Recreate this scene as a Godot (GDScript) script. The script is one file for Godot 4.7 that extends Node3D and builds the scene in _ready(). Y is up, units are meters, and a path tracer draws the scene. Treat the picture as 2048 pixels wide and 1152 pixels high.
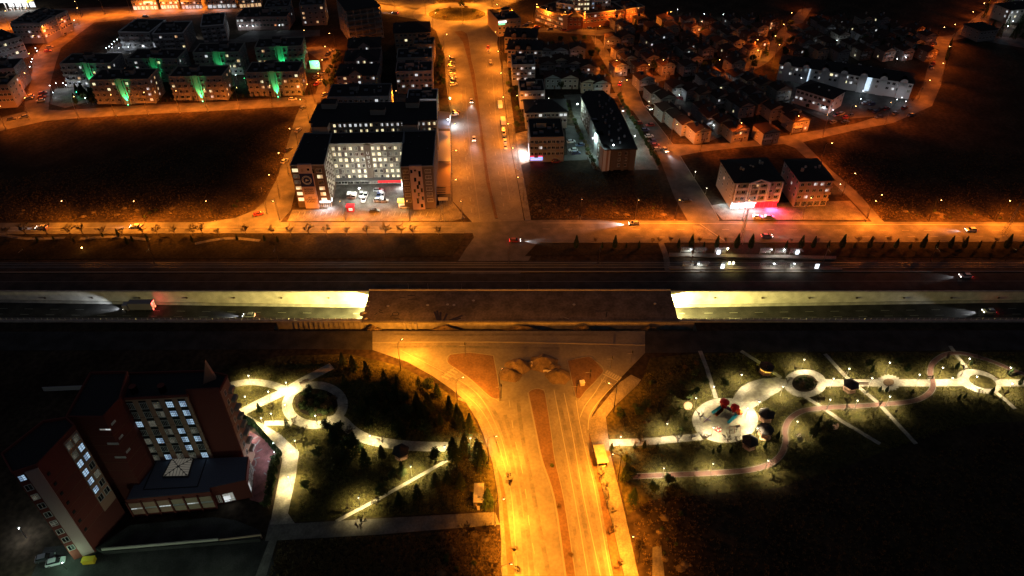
extends Node3D
# Night view from the air over a town junction. y is up, metres, the camera looks towards -z.
const FOCAL := 1420.0
const EYE := 160.0
var tilt := deg_to_rad(38.7)
var sn := sin(tilt)
var cs := cos(tilt)
var rng := RandomNumberGenerator.new()
var M := {}
var taken := {}
var cache := {}
var series := {}
var bare_polys := []   # paved ground on which no grass grows
var bare_lines := []
const UP3 := Vector3.UP

func _ready() -> void:
	rng.seed = 7
	setup_view()
	make_materials()
	build_ground()
	build_roads()
	build_underpass()
	build_parks()
	build_student_housing()
	build_red_building()
	build_blocks()
	build_houses()
	build_tram_stop()
	build_street_lamps()
	build_small_lamps()
	build_vehicles()
	build_trees()
	build_small_things()
	name_series()

func setup_view() -> void:
	var cam := Camera3D.new()
	cam.name = "camera"
	add_child(cam)
	cam.position = Vector3(0, EYE, 0)
	cam.rotation = Vector3(-tilt, 0, 0)
	cam.fov = rad_to_deg(2.0 * atan(576.0 / FOCAL))
	cam.near = 0.5
	cam.far = 4000.0
	cam.current = true
	var we := WorldEnvironment.new()
	we.name = "environment"
	var e := Environment.new()
	e.background_mode = Environment.BG_SKY
	var sky := Sky.new()
	var sm := ProceduralSkyMaterial.new()
	sm.sky_top_color = Color(0.030, 0.036, 0.050).linear_to_srgb()
	sm.sky_horizon_color = Color(0.055, 0.048, 0.048).linear_to_srgb()
	sm.ground_bottom_color = Color(0.01, 0.01, 0.01).linear_to_srgb()
	sm.ground_horizon_color = Color(0.03, 0.025, 0.024).linear_to_srgb()
	sky.sky_material = sm
	e.sky = sky
	e.tonemap_mode = Environment.TONE_MAPPER_LINEAR
	e.tonemap_exposure = 1.0
	e.sdfgi_enabled = true
	e.ssao_enabled = true
	e.ssil_enabled = true
	we.environment = e
	add_child(we)

# ---------- surveying: a mark on the photograph, taken at a height above the ground, gives the place in the world
func P(px: float, py: float, h := 0.0) -> Vector3:
	var u := (px - 1024.0) / FOCAL
	var v := (py - 576.0) / FOCAL
	var zc := (EYE - h) / (sn + v * cs)
	return Vector3(u * zc, h, -zc * (cs - v * sn))

func G(px: float, py: float, h := 0.0) -> Vector3:
	var p := P(px, py, h)
	p.y = 0.0
	return p

func pts(a: Array, h := 0.0) -> Array:
	var r := []
	for i in range(0, a.size(), 2):
		r.append(G(a[i], a[i + 1], h))
	return r

# ---------- shapes
class Geo:
	var v := PackedVector3Array()
	var n := PackedVector3Array()
	func tri(a: Vector3, b: Vector3, c: Vector3) -> void:   # counter-clockwise from outside
		var nn := (b - a).cross(c - a).normalized()
		v.append_array([a, c, b])
		n.append_array([nn, nn, nn])
	func quad(a: Vector3, b: Vector3, c: Vector3, d: Vector3) -> void:
		tri(a, b, c)
		tri(a, c, d)
	func box(c: Vector3, s: Vector3, yaw := 0.0, pitch := 0.0) -> void:
		var m := Basis(Vector3.UP, yaw) * Basis(Vector3.RIGHT, pitch)
		var x := m.x * s.x * 0.5
		var y := m.y * s.y * 0.5
		var z := m.z * s.z * 0.5
		quad(c - x - y + z, c + x - y + z, c + x + y + z, c - x + y + z)
		quad(c + x - y - z, c - x - y - z, c - x + y - z, c + x + y - z)
		quad(c + x - y + z, c + x - y - z, c + x + y - z, c + x + y + z)
		quad(c - x - y - z, c - x - y + z, c - x + y + z, c - x + y - z)
		quad(c - x + y + z, c + x + y + z, c + x + y - z, c - x + y - z)
		quad(c - x - y - z, c + x - y - z, c + x - y + z, c - x - y + z)
	func bar(a: Vector3, b: Vector3, w: float, h: float) -> void:
		var d := b - a
		var f := d.normalized()
		var r := f.cross(Vector3.UP)
		r = Vector3.RIGHT if r.length() < 0.01 else r.normalized()
		var u := r.cross(f)
		r *= w * 0.5
		u *= h * 0.5
		quad(a - r - u, a + r - u, a + r + u, a - r + u)
		quad(b + r - u, b - r - u, b - r + u, b + r + u)
		quad(a + r - u, b + r - u, b + r + u, a + r + u)
		quad(b - r - u, a - r - u, a - r + u, b - r + u)
		quad(a - r + u, a + r + u, b + r + u, b - r + u)
		quad(b - r - u, b + r - u, a + r - u, a - r - u)
	func tube(a: Vector3, b: Vector3, r0: float, r1: float, k := 6, caps := true) -> void:
		var f := (b - a).normalized()
		var s := f.cross(Vector3.UP if absf(f.y) < 0.95 else Vector3.RIGHT).normalized()
		var t := s.cross(f)
		for i in k:
			var a0 := TAU * i / k
			var a1 := TAU * (i + 1) / k
			var d0 := s * cos(a0) + t * sin(a0)
			var d1 := s * cos(a1) + t * sin(a1)
			v.append_array([a + d0 * r0, b + d1 * r1, a + d1 * r0, a + d0 * r0, b + d0 * r1, b + d1 * r1])
			n.append_array([d0, d1, d1, d0, d0, d1])
			if caps:
				tri(b, b + d1 * r1, b + d0 * r1)
				tri(a, a + d0 * r0, a + d1 * r0)
	func prism(poly: Array, y0: float, y1: float, top := true) -> void:
		var p2 := PackedVector2Array()
		for p in poly:
			p2.append(Vector2(p.x, p.z))
		var area := 0.0
		for i in p2.size():
			area += p2[i].cross(p2[(i + 1) % p2.size()])
		if top:
			var t := Geometry2D.triangulate_polygon(p2)
			for i in range(0, t.size(), 3):
				var a := Vector3(p2[t[i]].x, y1, p2[t[i]].y)
				var b := Vector3(p2[t[i + 1]].x, y1, p2[t[i + 1]].y)
				var c := Vector3(p2[t[i + 2]].x, y1, p2[t[i + 2]].y)
				if (b - a).cross(c - a).y < 0.0:
					tri(a, c, b)
				else:
					tri(a, b, c)
		if y1 - y0 > 0.03:
			for i in p2.size():
				var a := p2[i]
				var b := p2[(i + 1) % p2.size()]
				if area > 0.0:
					var q := a
					a = b
					b = q
				quad(Vector3(a.x, y0, a.y), Vector3(b.x, y0, b.y), Vector3(b.x, y1, b.y), Vector3(a.x, y1, a.y))
	func ribbon(line: Array, w: float, y0: float, y1: float) -> void:
		var l := []
		var r := []
		for i in line.size():
			var d: Vector3 = line[mini(i + 1, line.size() - 1)] - line[maxi(i - 1, 0)]
			d.y = 0.0
			var s := d.normalized().cross(Vector3.UP) * w * 0.5
			l.append(line[i] - s)
			r.append(line[i] + s)
		for i in line.size() - 1:
			var h := Vector3(0, y1, 0)
			quad(l[i] + h, r[i] + h, r[i + 1] + h, l[i + 1] + h)
			if y1 - y0 > 0.03:
				var g := Vector3(0, y0, 0)
				quad(r[i] + g, r[i + 1] + g, r[i + 1] + h, r[i] + h)
				quad(l[i + 1] + g, l[i] + g, l[i] + h, l[i + 1] + h)
	func lathe(base: Vector3, prof: Array, k := 10) -> void:
		for j in prof.size() - 1:
			for i in k:
				var a0 := TAU * i / k
				var a1 := TAU * (i + 1) / k
				var d0 := Vector3(cos(a0), 0, -sin(a0))
				var d1 := Vector3(cos(a1), 0, -sin(a1))
				var p0: Vector3 = base + d0 * prof[j][0] + Vector3(0, prof[j][1], 0)
				var p1: Vector3 = base + d1 * prof[j][0] + Vector3(0, prof[j][1], 0)
				var p2: Vector3 = base + d1 * prof[j + 1][0] + Vector3(0, prof[j + 1][1], 0)
				var p3: Vector3 = base + d0 * prof[j + 1][0] + Vector3(0, prof[j + 1][1], 0)
				if prof[j][0] > 0.001:
					tri(p0, p1, p2)
				if prof[j + 1][0] > 0.001:
					tri(p0, p2, p3)

func mesh_of(parts: Array) -> ArrayMesh:
	var am := ArrayMesh.new()
	for p in parts:
		var g: Geo = p[0]
		if g.v.is_empty():
			continue
		var a := []
		a.resize(Mesh.ARRAY_MAX)
		a[Mesh.ARRAY_VERTEX] = g.v
		a[Mesh.ARRAY_NORMAL] = g.n
		am.add_surface_from_arrays(Mesh.PRIMITIVE_TRIANGLES, a)
		am.surface_set_material(am.get_surface_count() - 1, p[1])
	return am

func numbered(called: String) -> String:
	var k: int = taken.get(called, 0)
	taken[called] = k + 1
	return called if k == 0 else "%s_%03d" % [called, k]

func put(called: String, mesh: Mesh, parent: Node3D, at := Vector3.ZERO, yaw := 0.0) -> MeshInstance3D:
	var o := MeshInstance3D.new()
	o.name = numbered(called) if parent == self else called
	o.mesh = mesh
	o.position = at
	o.rotation.y = yaw
	parent.add_child(o, true)
	return o

func geo(called: String, g: Geo, mat: Material, parent: Node3D, at := Vector3.ZERO, yaw := 0.0) -> MeshInstance3D:
	return put(called, mesh_of([[g, mat]]), parent, at, yaw)

func thing(called: String, label: String, category: String, at := Vector3.ZERO, yaw := 0.0, group := "") -> Node3D:
	var o := Node3D.new()
	o.name = numbered(called)
	o.position = at
	o.rotation.y = yaw
	add_child(o)
	tag(o, label, category, group)
	return o

func tag(o: Node3D, label: String, category := "", group := "", kind := "") -> Node3D:
	if label:
		o.set_meta("label", label)
	if category:
		o.set_meta("category", category)
	if group:
		o.set_meta("group", group)
	if kind:
		o.set_meta("kind", kind)
	return o

func structure(o: Node3D) -> Node3D:
	o.set_meta("kind", "structure")
	return o

# things of one kind in one place: labelled in order once all of them stand
func in_row(o: Node3D, template: String, group: String, key := 0.0) -> void:
	if not series.has(template):
		series[template] = []
	series[template].append([o.position.x if key == 0.0 else key, o])
	o.set_meta("group", group)

func ordinal(i: int) -> String:
	var ones := ["", "first", "second", "third", "fourth", "fifth", "sixth", "seventh", "eighth", "ninth", "tenth", "eleventh", "twelfth", "thirteenth", "fourteenth", "fifteenth", "sixteenth", "seventeenth", "eighteenth", "nineteenth"]
	var tens := ["", "", "twenty", "thirty", "forty", "fifty", "sixty", "seventy", "eighty", "ninety"]
	var round_ := ["", "", "twentieth", "thirtieth", "fortieth", "fiftieth", "sixtieth", "seventieth", "eightieth", "ninetieth"]
	if i < 20:
		return ones[i]
	if i >= 100:
		return "hundred-and-" + ordinal(i - 100) if i > 100 else "hundredth"
	return round_[i / 10] if i % 10 == 0 else tens[i / 10] + "-" + ones[i % 10]

func name_series() -> void:
	for t in series:
		var a: Array = series[t]
		a.sort_custom(func(p, q): return p[0] < q[0])
		for i in a.size():
			if a.size() == 1:
				a[i][1].set_meta("label", t.replace("%s ", "").replace(", %s", "").replace(" from the left", "").replace(" from the near end", ""))
			else:
				a[i][1].set_meta("label", t % ordinal(i + 1))

# ---------- materials
func lin(r: float, g: float, b: float) -> Color:
	return Color(r, g, b).linear_to_srgb()

func noise_tex(a: Color, b: Color, freq: float, sd: int, size := 512, oct := 5) -> NoiseTexture2D:
	var f := FastNoiseLite.new()
	f.noise_type = FastNoiseLite.TYPE_SIMPLEX_SMOOTH
	f.seed = sd
	f.frequency = freq
	f.fractal_octaves = oct
	var t := NoiseTexture2D.new()
	t.width = size
	t.height = size
	t.seamless = true
	t.noise = f
	var gr := Gradient.new()
	gr.offsets = PackedFloat32Array([0.0, 0.3, 0.7, 1.0])
	gr.colors = PackedColorArray([a, a.lerp(b, 0.3), a.lerp(b, 0.75), b])
	t.color_ramp = gr
	return t

func rough(c: Color, r := 0.85, spec := 0.3) -> StandardMaterial3D:
	var m := StandardMaterial3D.new()
	m.albedo_color = c
	m.roughness = r
	m.metallic_specular = spec
	return m

func patchy(lo: Color, hi: Color, tile: float, sd: int, r := 0.9, coarse := 60.0, dark := 0.6) -> StandardMaterial3D:
	var m := StandardMaterial3D.new()
	m.albedo_texture = noise_tex(lo, hi, 0.02, sd)
	m.uv1_triplanar = true
	m.uv1_world_triplanar = true
	m.uv1_scale = Vector3.ONE / tile
	m.roughness = r
	m.metallic_specular = 0.25
	if coarse > 0.0:
		m.detail_enabled = true
		m.detail_blend_mode = BaseMaterial3D.BLEND_MODE_MUL
		m.detail_uv_layer = BaseMaterial3D.DETAIL_UV_2
		m.uv2_triplanar = true
		m.uv2_world_triplanar = true
		m.uv2_scale = Vector3.ONE / coarse
		var dk := "coarse%.2f" % dark
		if not cache.has(dk):
			cache[dk] = noise_tex(Color(dark, dark, dark), Color.WHITE, 0.012, 91, 512, 4)
		m.detail_albedo = cache[dk]
	return m

func glow(c: Color, e: float, base := Color(0.8, 0.8, 0.8)) -> StandardMaterial3D:
	var m := StandardMaterial3D.new()
	m.albedo_color = base
	m.emission_enabled = true
	m.emission = c
	m.emission_energy_multiplier = e
	return m

func make_materials() -> void:
	M.soil = patchy(lin(0.022, 0.015, 0.009), lin(0.075, 0.053, 0.032), 24.0, 3, 1.0, 110.0, 0.6)
	M.grass = patchy(lin(0.032, 0.029, 0.010), lin(0.135, 0.112, 0.036), 17.0, 4, 1.0, 67.0, 0.6)
	M.asphalt = patchy(lin(0.095, 0.092, 0.086), lin(0.135, 0.13, 0.122), 6.0, 5, 0.85, 41.0, 0.75)
	M.asphalt_dark = patchy(lin(0.035, 0.034, 0.033), lin(0.06, 0.058, 0.055), 6.0, 6, 0.8, 41.0, 0.65)
	M.worn = patchy(lin(0.130, 0.125, 0.114), lin(0.172, 0.165, 0.152), 13.0, 15, 0.85, 53.0, 0.85)
	M.verge = patchy(lin(0.016, 0.013, 0.006), lin(0.05, 0.038, 0.018), 15.0, 38, 1.0, 61.0, 0.6)
	M.oily = patchy(lin(0.11, 0.105, 0.096), lin(0.15, 0.144, 0.132), 9.0, 36, 0.8, 23.0, 0.8)
	M.dusty = patchy(lin(0.135, 0.127, 0.115), lin(0.195, 0.183, 0.165), 9.0, 37, 0.9, 23.0, 0.8)
	M.paving = patchy(lin(0.12, 0.112, 0.10), lin(0.20, 0.187, 0.165), 8.0, 7, 0.9, 29.0, 0.75)
	M.pathway = patchy(lin(0.26, 0.24, 0.20), lin(0.44, 0.41, 0.34), 8.0, 8, 0.9, 23.0, 0.7)
	M.kerb = patchy(lin(0.13, 0.125, 0.112), lin(0.22, 0.21, 0.19), 2.0, 9, 0.9, 0.0)
	M.island = patchy(lin(0.10, 0.064, 0.039), lin(0.15, 0.096, 0.058), 11.0, 10, 0.95, 39.0, 0.85)
	M.cycle = patchy(lin(0.12, 0.062, 0.053), lin(0.19, 0.10, 0.085), 7.0, 11, 0.9, 27.0, 0.7)
	M.court = patchy(lin(0.20, 0.075, 0.07), lin(0.30, 0.12, 0.11), 4.0, 12, 0.85, 17.0, 0.7)
	M.sand = patchy(lin(0.26, 0.24, 0.18), lin(0.38, 0.35, 0.27), 2.5, 13, 1.0, 13.0, 0.75)
	M.dirt = patchy(lin(0.10, 0.075, 0.045), lin(0.26, 0.20, 0.125), 3.0, 14, 1.0, 17.0, 0.6)
	M.deck = patchy(lin(0.11, 0.092, 0.075), lin(0.19, 0.16, 0.135), 13.0, 16, 0.95, 43.0, 0.7)
	M.concrete = patchy(lin(0.30, 0.29, 0.26), lin(0.42, 0.41, 0.37), 4.0, 17, 0.9, 21.0, 0.75)
	M.wall_pale = patchy(lin(0.50, 0.48, 0.42), lin(0.62, 0.60, 0.53), 6.0, 18, 0.9, 31.0, 0.8)
	M.line = rough(lin(0.23, 0.23, 0.21), 0.8)
	M.line_worn = rough(lin(0.19, 0.183, 0.168), 0.9)
	M.cream = patchy(lin(0.26, 0.24, 0.20), lin(0.35, 0.33, 0.28), 3.0, 20, 0.95, 0.0)
	M.white = patchy(lin(0.50, 0.50, 0.49), lin(0.62, 0.62, 0.60), 3.0, 21, 0.9, 0.0)
	M.brown = patchy(lin(0.10, 0.075, 0.06), lin(0.15, 0.115, 0.09), 3.0, 22, 0.95, 0.0)
	M.clad = rough(lin(0.12, 0.10, 0.09), 0.9)
	M.pink = patchy(lin(0.34, 0.24, 0.22), lin(0.42, 0.30, 0.27), 3.0, 23, 0.95, 0.0)
	M.grey = patchy(lin(0.18, 0.18, 0.18), lin(0.26, 0.26, 0.26), 3.0, 24, 0.95, 0.0)
	M.tan = patchy(lin(0.30, 0.22, 0.15), lin(0.38, 0.28, 0.19), 3.0, 25, 0.95, 0.0)
	M.red = patchy(lin(0.115, 0.030, 0.023), lin(0.16, 0.044, 0.034), 3.0, 26, 0.9, 0.0)
	M.redcream = patchy(lin(0.30, 0.18, 0.125), lin(0.38, 0.23, 0.16), 3.0, 27, 0.9, 0.0)
	M.brick = patchy(lin(0.14, 0.06, 0.04), lin(0.22, 0.10, 0.065), 1.5, 28, 0.95, 0.0)
	M.roof = patchy(lin(0.016, 0.015, 0.016), lin(0.045, 0.040, 0.040), 4.0, 29, 0.9, 0.0)
	M.rooftile = patchy(lin(0.03, 0.018, 0.014), lin(0.075, 0.042, 0.032), 2.0, 30, 0.9, 0.0)
	M.roofgrey = patchy(lin(0.09, 0.10, 0.12), lin(0.14, 0.15, 0.18), 4.0, 31, 0.6, 0.0)
	M.rooftop_pale = patchy(lin(0.28, 0.30, 0.33), lin(0.40, 0.42, 0.46), 4.0, 32, 0.6, 0.0)
	M.metal = rough(lin(0.25, 0.25, 0.25), 0.45, 0.5)
	M.metal.metallic = 0.6
	M.pole = rough(lin(0.22, 0.22, 0.21), 0.5, 0.5)
	M.black = rough(lin(0.02, 0.02, 0.02), 0.7)
	M.rubber = rough(lin(0.02, 0.02, 0.02), 0.9)
	M.frame = rough(lin(0.55, 0.54, 0.50), 0.6)
	M.framedark = rough(lin(0.05, 0.05, 0.05), 0.6)
	M.glass = rough(lin(0.012, 0.014, 0.018), 0.12, 0.6)
	M.bark = patchy(lin(0.05, 0.035, 0.025), lin(0.12, 0.09, 0.065), 0.6, 33, 1.0, 0.0)
	M.barkpale = patchy(lin(0.14, 0.11, 0.08), lin(0.26, 0.21, 0.16), 0.6, 34, 1.0, 0.0)
	M.needle = leaf(lin(0.022, 0.036, 0.014))
	M.needle2 = leaf(lin(0.035, 0.048, 0.018))
	M.leafm = leaf(lin(0.045, 0.060, 0.020))
	M.dry = leaf(lin(0.085, 0.060, 0.028))
	M.lawn_blade = leaf(lin(0.085, 0.078, 0.026))
	M.rock = patchy(lin(0.16, 0.15, 0.13), lin(0.32, 0.30, 0.27), 1.5, 35, 1.0, 0.0)
	M.win_yellow = glow(lin(1.0, 0.90, 0.52), 1.15)
	M.win_warm = glow(lin(1.0, 0.62, 0.30), 0.8)
	M.win_white = glow(lin(0.92, 0.96, 1.0), 0.75)
	M.win_cool = glow(lin(0.50, 0.74, 1.0), 0.62)
	M.win_dim = glow(lin(0.75, 0.72, 0.55), 0.10, Color(0.1, 0.1, 0.1))
	M.win_orange = glow(lin(1.0, 0.36, 0.12), 0.8)
	M.win_dark = M.glass
	M.cur_yellow = glow(lin(1.0, 0.74, 0.36), 0.42)
	M.cur_warm = glow(lin(1.0, 0.45, 0.18), 0.35)
	M.cur_white = glow(lin(0.85, 0.80, 0.72), 0.26)
	M.cur_cool = glow(lin(0.40, 0.62, 0.95), 0.34)
	M.cur_dim = glow(lin(0.75, 0.70, 0.5), 0.04, Color(0.1, 0.1, 0.1))
	M.cur_orange = glow(lin(1.0, 0.3, 0.1), 0.3)
	M.cur_dark = rough(lin(0.05, 0.048, 0.045), 0.8)
	M.lamp_sodium = glow(lin(1.0, 0.55, 0.16), 22.0)
	M.lamp_warm = glow(lin(1.0, 0.92, 0.66), 14.0)
	M.lamp_white = glow(lin(0.85, 0.93, 1.0), 18.0)
	M.lamp_green = glow(lin(0.05, 1.0, 0.35), 8.0)
	M.sign_red = glow(lin(1.0, 0.02, 0.03), 1.3, lin(0.25, 0.01, 0.01))
	M.sign_white = glow(lin(0.85, 0.92, 1.0), 2.4)
	M.sign_yellow = glow(lin(1.0, 0.72, 0.10), 1.6)
	M.sign_green = glow(lin(0.05, 1.0, 0.40), 1.5)
	M.sign_blue = glow(lin(0.25, 0.40, 1.0), 1.5)
	M.sign_orange = glow(lin(1.0, 0.30, 0.04), 1.6, lin(0.3, 0.08, 0.01))
	M.head = glow(lin(1.0, 0.97, 0.9), 14.0)
	M.tail = glow(lin(1.0, 0.02, 0.03), 5.0)
	M.solar = rough(lin(0.09, 0.095, 0.105), 0.35, 0.5)
	M.pane_added_glow = glow(lin(0.75, 0.68, 0.55), 0.13, Color(0.35, 0.34, 0.32))  # added glow stands in for window light reflected off the skylight glass
	M.stair_glow = glow(lin(0.62, 0.82, 1.0), 1.0)
	M.flood = glow(lin(0.85, 0.92, 1.0), 60.0)
	M.shelter_glass = StandardMaterial3D.new()
	M.shelter_glass.transparency = BaseMaterial3D.TRANSPARENCY_ALPHA
	M.shelter_glass.albedo_color = Color(0.8, 0.85, 0.85, 0.25)
	M.shelter_glass.roughness = 0.08
	M.tail_off = rough(lin(0.25, 0.01, 0.01), 0.3)
	M.head_off = rough(lin(0.5, 0.5, 0.5), 0.2)

func leaf(c: Color) -> StandardMaterial3D:
	var m := rough(c, 0.9, 0.2)
	m.backlight_enabled = true
	m.backlight = c
	return m

# ---------- ground helpers
func smooth(line: Array, k := 6) -> Array:
	var r := []
	for i in line.size() - 1:
		var a: Vector3 = line[maxi(i - 1, 0)]
		var b: Vector3 = line[i]
		var c: Vector3 = line[i + 1]
		var d: Vector3 = line[mini(i + 2, line.size() - 1)]
		for j in k:
			r.append(b.cubic_interpolate(c, a, d, float(j) / k))
	r.append(line[-1])
	return r

func slab(called: String, poly: Array, y: float, mat: Material, y0 := 0.0) -> MeshInstance3D:
	var g := Geo.new()
	g.prism(poly, y0 if y > 0.05 else y, y)
	var o := geo(called, g, mat, self)
	structure(o)
	if called in ["park_path", "playground_paving", "flower_bed", "paved_pad", "footpath", "rest_area", "road", "pavement", "sports_court", "forecourt"]:
		var pv := PackedVector2Array()
		for p in poly:
			pv.append(Vector2(p.x, p.z))
		bare_polys.append(pv)
	return o

func lane(called: String, px: Array, w: float, y: float, mat: Material, sm := true) -> MeshInstance3D:
	var g := Geo.new()
	var l := pts(px)
	l = smooth(l) if sm else l
	g.ribbon(l, w, 0.0, y)
	bare_lines.append([l, w * 0.5 + 0.35])
	var o := geo(called, g, mat, self)
	structure(o)
	return o

func ellipse(px: float, py: float, rx: float, ry: float, k := 28, turn := 0.0) -> Array:
	var r := []
	for i in k:
		var a := TAU * i / k
		var d := Vector2(cos(a) * rx, sin(a) * ry).rotated(turn)
		r.append(G(px + d.x, py + d.y))
	return r

func paved(p: Vector3) -> bool:
	var q := Vector2(p.x, p.z)
	for poly in bare_polys:
		if Geometry2D.is_point_in_polygon(q, poly):
			return true
	for b in bare_lines:
		var l: Array = b[0]
		for i in l.size() - 1:
			var c := Geometry2D.get_closest_point_to_segment(q, Vector2(l[i].x, l[i].z), Vector2(l[i + 1].x, l[i + 1].z))
			if c.distance_to(q) < b[1]:
				return true
	return false
# ================= ground and roads
const ZN := -197.1
const ZS := -182.2
const XL := -51.0
const XR := 56.6

func build_ground() -> void:
	var g := Geo.new()
	g.prism([Vector3(-900, 0, ZN - 0.4), Vector3(900, 0, ZN - 0.4), Vector3(900, 0, -1900), Vector3(-900, 0, -1900)], 0, 0.0)
	structure(geo("ground", g, M.soil, self))
	g = Geo.new()
	g.prism([Vector3(-900, 0, ZS + 1.2), Vector3(-80, 0, ZS + 1.2), Vector3(-80, 0, -176.6), Vector3(62, 0, -176.6), Vector3(62, 0, ZS + 1.2), Vector3(900, 0, ZS + 1.2), Vector3(900, 0, 140), Vector3(-900, 0, 140)], 0, 0.0)
	structure(geo("ground", g, M.soil, self))

func stripe(px: Array, w := 0.18, m: Material = null, y := 0.046, sm := true) -> void:
	var g := Geo.new()
	var l := pts(px)
	g.ribbon(smooth(l) if sm else l, w, y, y)
	structure(geo("road_marking", g, m if m else M.line, self))

func dashes(px: Array, on := 3.0, off := 6.0, w := 0.18, y := 0.046, m: Material = null) -> void:
	var l := smooth(pts(px))
	var g := Geo.new()
	var run := 0.0
	for i in l.size() - 1:
		var a: Vector3 = l[i]
		var b: Vector3 = l[i + 1]
		var d := a.distance_to(b)
		var t := 0.0
		while t < d:
			var ph := fmod(run + t, on + off)
			if ph < on:
				var e := minf(d, t + on - ph)
				g.ribbon([a.lerp(b, t / d), a.lerp(b, e / d)], w, y, y)
				t = e + 0.01
			else:
				t += on + off - ph
		run += d
	structure(geo("road_marking", g, m if m else M.line, self))

func kerb(px: Array, closed := false, w := 0.22, h := 0.17) -> void:
	var l := pts(px)
	if closed:
		l.append(l[0])
	var g := Geo.new()
	g.ribbon(smooth(l, 4), w, 0.0, h)
	structure(geo("kerb", g, M.kerb, self))

func build_roads() -> void:
	# --- main road towards the camera
	slab("road", pts([1004, 1260, 1002, 1152, 1003, 1049, 999, 989, 990, 926, 973, 875, 960, 842, 938, 808, 905, 780, 865, 752, 815, 724, 745, 700, 745, 662, 1290, 662, 1290, 706, 1245, 752, 1222, 775, 1200, 803, 1184, 830, 1178, 864, 1180, 921, 1197, 989, 1227, 1152, 1250, 1260]), 0.03, M.worn)
	slab("road", pts([-200, 664, 745, 662, 745, 700, 640, 698, -200, 702]), 0.03, M.asphalt_dark)
	slab("road", pts([1290, 662, 2300, 660, 2300, 698, 1290, 706]), 0.031, M.asphalt_dark)
	# pavements beside it
	slab("pavement", pts([988, 1260, 1007, 1152, 1000, 1049, 996, 989, 985, 926, 967, 870, 955, 842, 932, 805, 915, 800, 917, 795, 940, 803, 964, 838, 977, 872, 992, 926, 1003, 989, 1008, 1049, 1016, 1152, 1020, 1260]), 0.15, M.paving)
	slab("verge", pts([1016, 1152, 1008, 1049, 1003, 989, 994, 935, 1003, 955, 1011, 989, 1018, 1049, 1030, 1152, 1036, 1260, 1022, 1260]), 0.12, M.island)
	slab("verge", pts([1178, 868, 1184, 890, 1190, 921, 1207, 989, 1222, 1040, 1247, 1152, 1268, 1260, 1254, 1260, 1228, 1152, 1198, 989, 1181, 921]), 0.12, M.island)
	slab("pavement", pts([1178, 866, 1182, 838, 1195, 820, 1240, 765, 1262, 750, 1282, 760, 1275, 770, 1227, 815, 1212, 835, 1215, 864, 1222, 914, 1250, 1029, 1277, 1152, 1300, 1260, 1270, 1260, 1248, 1152, 1223, 1040, 1208, 989, 1191, 921, 1185, 890]), 0.15, M.paving)
	# islands
	var med := pts([1056, 786, 1064, 780, 1074, 778, 1084, 780, 1090, 787, 1102, 864, 1110, 921, 1128, 1000, 1151, 1152, 1167, 1260, 1148, 1260, 1131, 1152, 1109, 1000, 1084, 921, 1072, 864])
	slab("median_strip", med, 0.16, M.island)
	kerb([1056, 786, 1064, 780, 1074, 778, 1084, 780, 1090, 787, 1102, 864, 1110, 921, 1128, 1000, 1151, 1152, 1167, 1260])
	kerb([1056, 786, 1072, 864, 1084, 921, 1109, 1000, 1131, 1152, 1148, 1260], false, 0.45)
	slab("traffic_island", pts([987, 712, 1001, 795, 990, 798, 975, 790, 945, 762, 915, 740, 895, 725, 900, 710, 940, 706]), 0.16, M.island)
	kerb([987, 712, 1001, 795, 990, 798, 975, 790, 945, 762, 915, 740, 895, 725, 900, 710, 940, 706], true)
	slab("traffic_island", pts([1135, 722, 1152, 795, 1160, 797, 1172, 782, 1207, 743, 1190, 722, 1177, 714]), 0.16, M.island)
	kerb([1135, 722, 1152, 795, 1160, 797, 1172, 782, 1207, 743, 1190, 722, 1177, 714], true)
	kerb([745, 686, 980, 684, 1290, 690], false, 0.5)
	# markings on it
	dashes([1018, 800, 1030, 880, 1048, 960, 1060, 1060, 1078, 1152], 3, 5, 0.2, 0.046, M.line_worn)
	stripe([1108, 780, 1124, 864, 1150, 1000, 1176, 1152])
	stripe([1128, 786, 1144, 864, 1166, 989, 1201, 1152])
	stripe([1152, 800, 1160, 850, 1177, 925, 1190, 980, 1221, 1152], 0.16)
	stripe([920, 780, 958, 815, 985, 860, 1006, 920, 1024, 1000, 1034, 1152], 0.2, M.line_worn)
	stripe([800, 700, 870, 735, 925, 765, 965, 800, 1000, 870, 1016, 930], 0.18, M.line_worn)
	stripe([1160, 835, 1170, 812, 1190, 785, 1213, 748], 0.2)
	stripe([1176, 860, 1180, 830, 1200, 800, 1237, 761], 0.18)
	stripe([1206, 748, 1236, 762], 0.5, M.line, 0.047, false)
	for i in 7:
		var t := i / 6.0
		stripe([lerpf(1216, 1242, t), lerpf(741, 754, t), lerpf(1211, 1237, t), lerpf(747, 760.5, t)], 0.55, M.line, 0.047, false)
	for i in 4:
		stripe([883 + i * 6, 752 - i * 4.5, 897 + i * 6, 759 - i * 4.5], 0.5, M.line_worn, 0.047, false)
	stripe([884, 756, 944, 708], 0.3, M.line_worn, 0.048, false)
	var word := TextMesh.new()
	word.text = "YAYA"
	word.font_size = 64
	word.pixel_size = 0.025
	word.depth = 0.01
	word.material = M.line
	var w := put("road_marking", word, self, P(1213, 764, 0.05))
	w.rotation = Vector3(-PI / 2, 0, 0)
	w.rotate_y(deg_to_rad(-32))
	structure(w)
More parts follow.
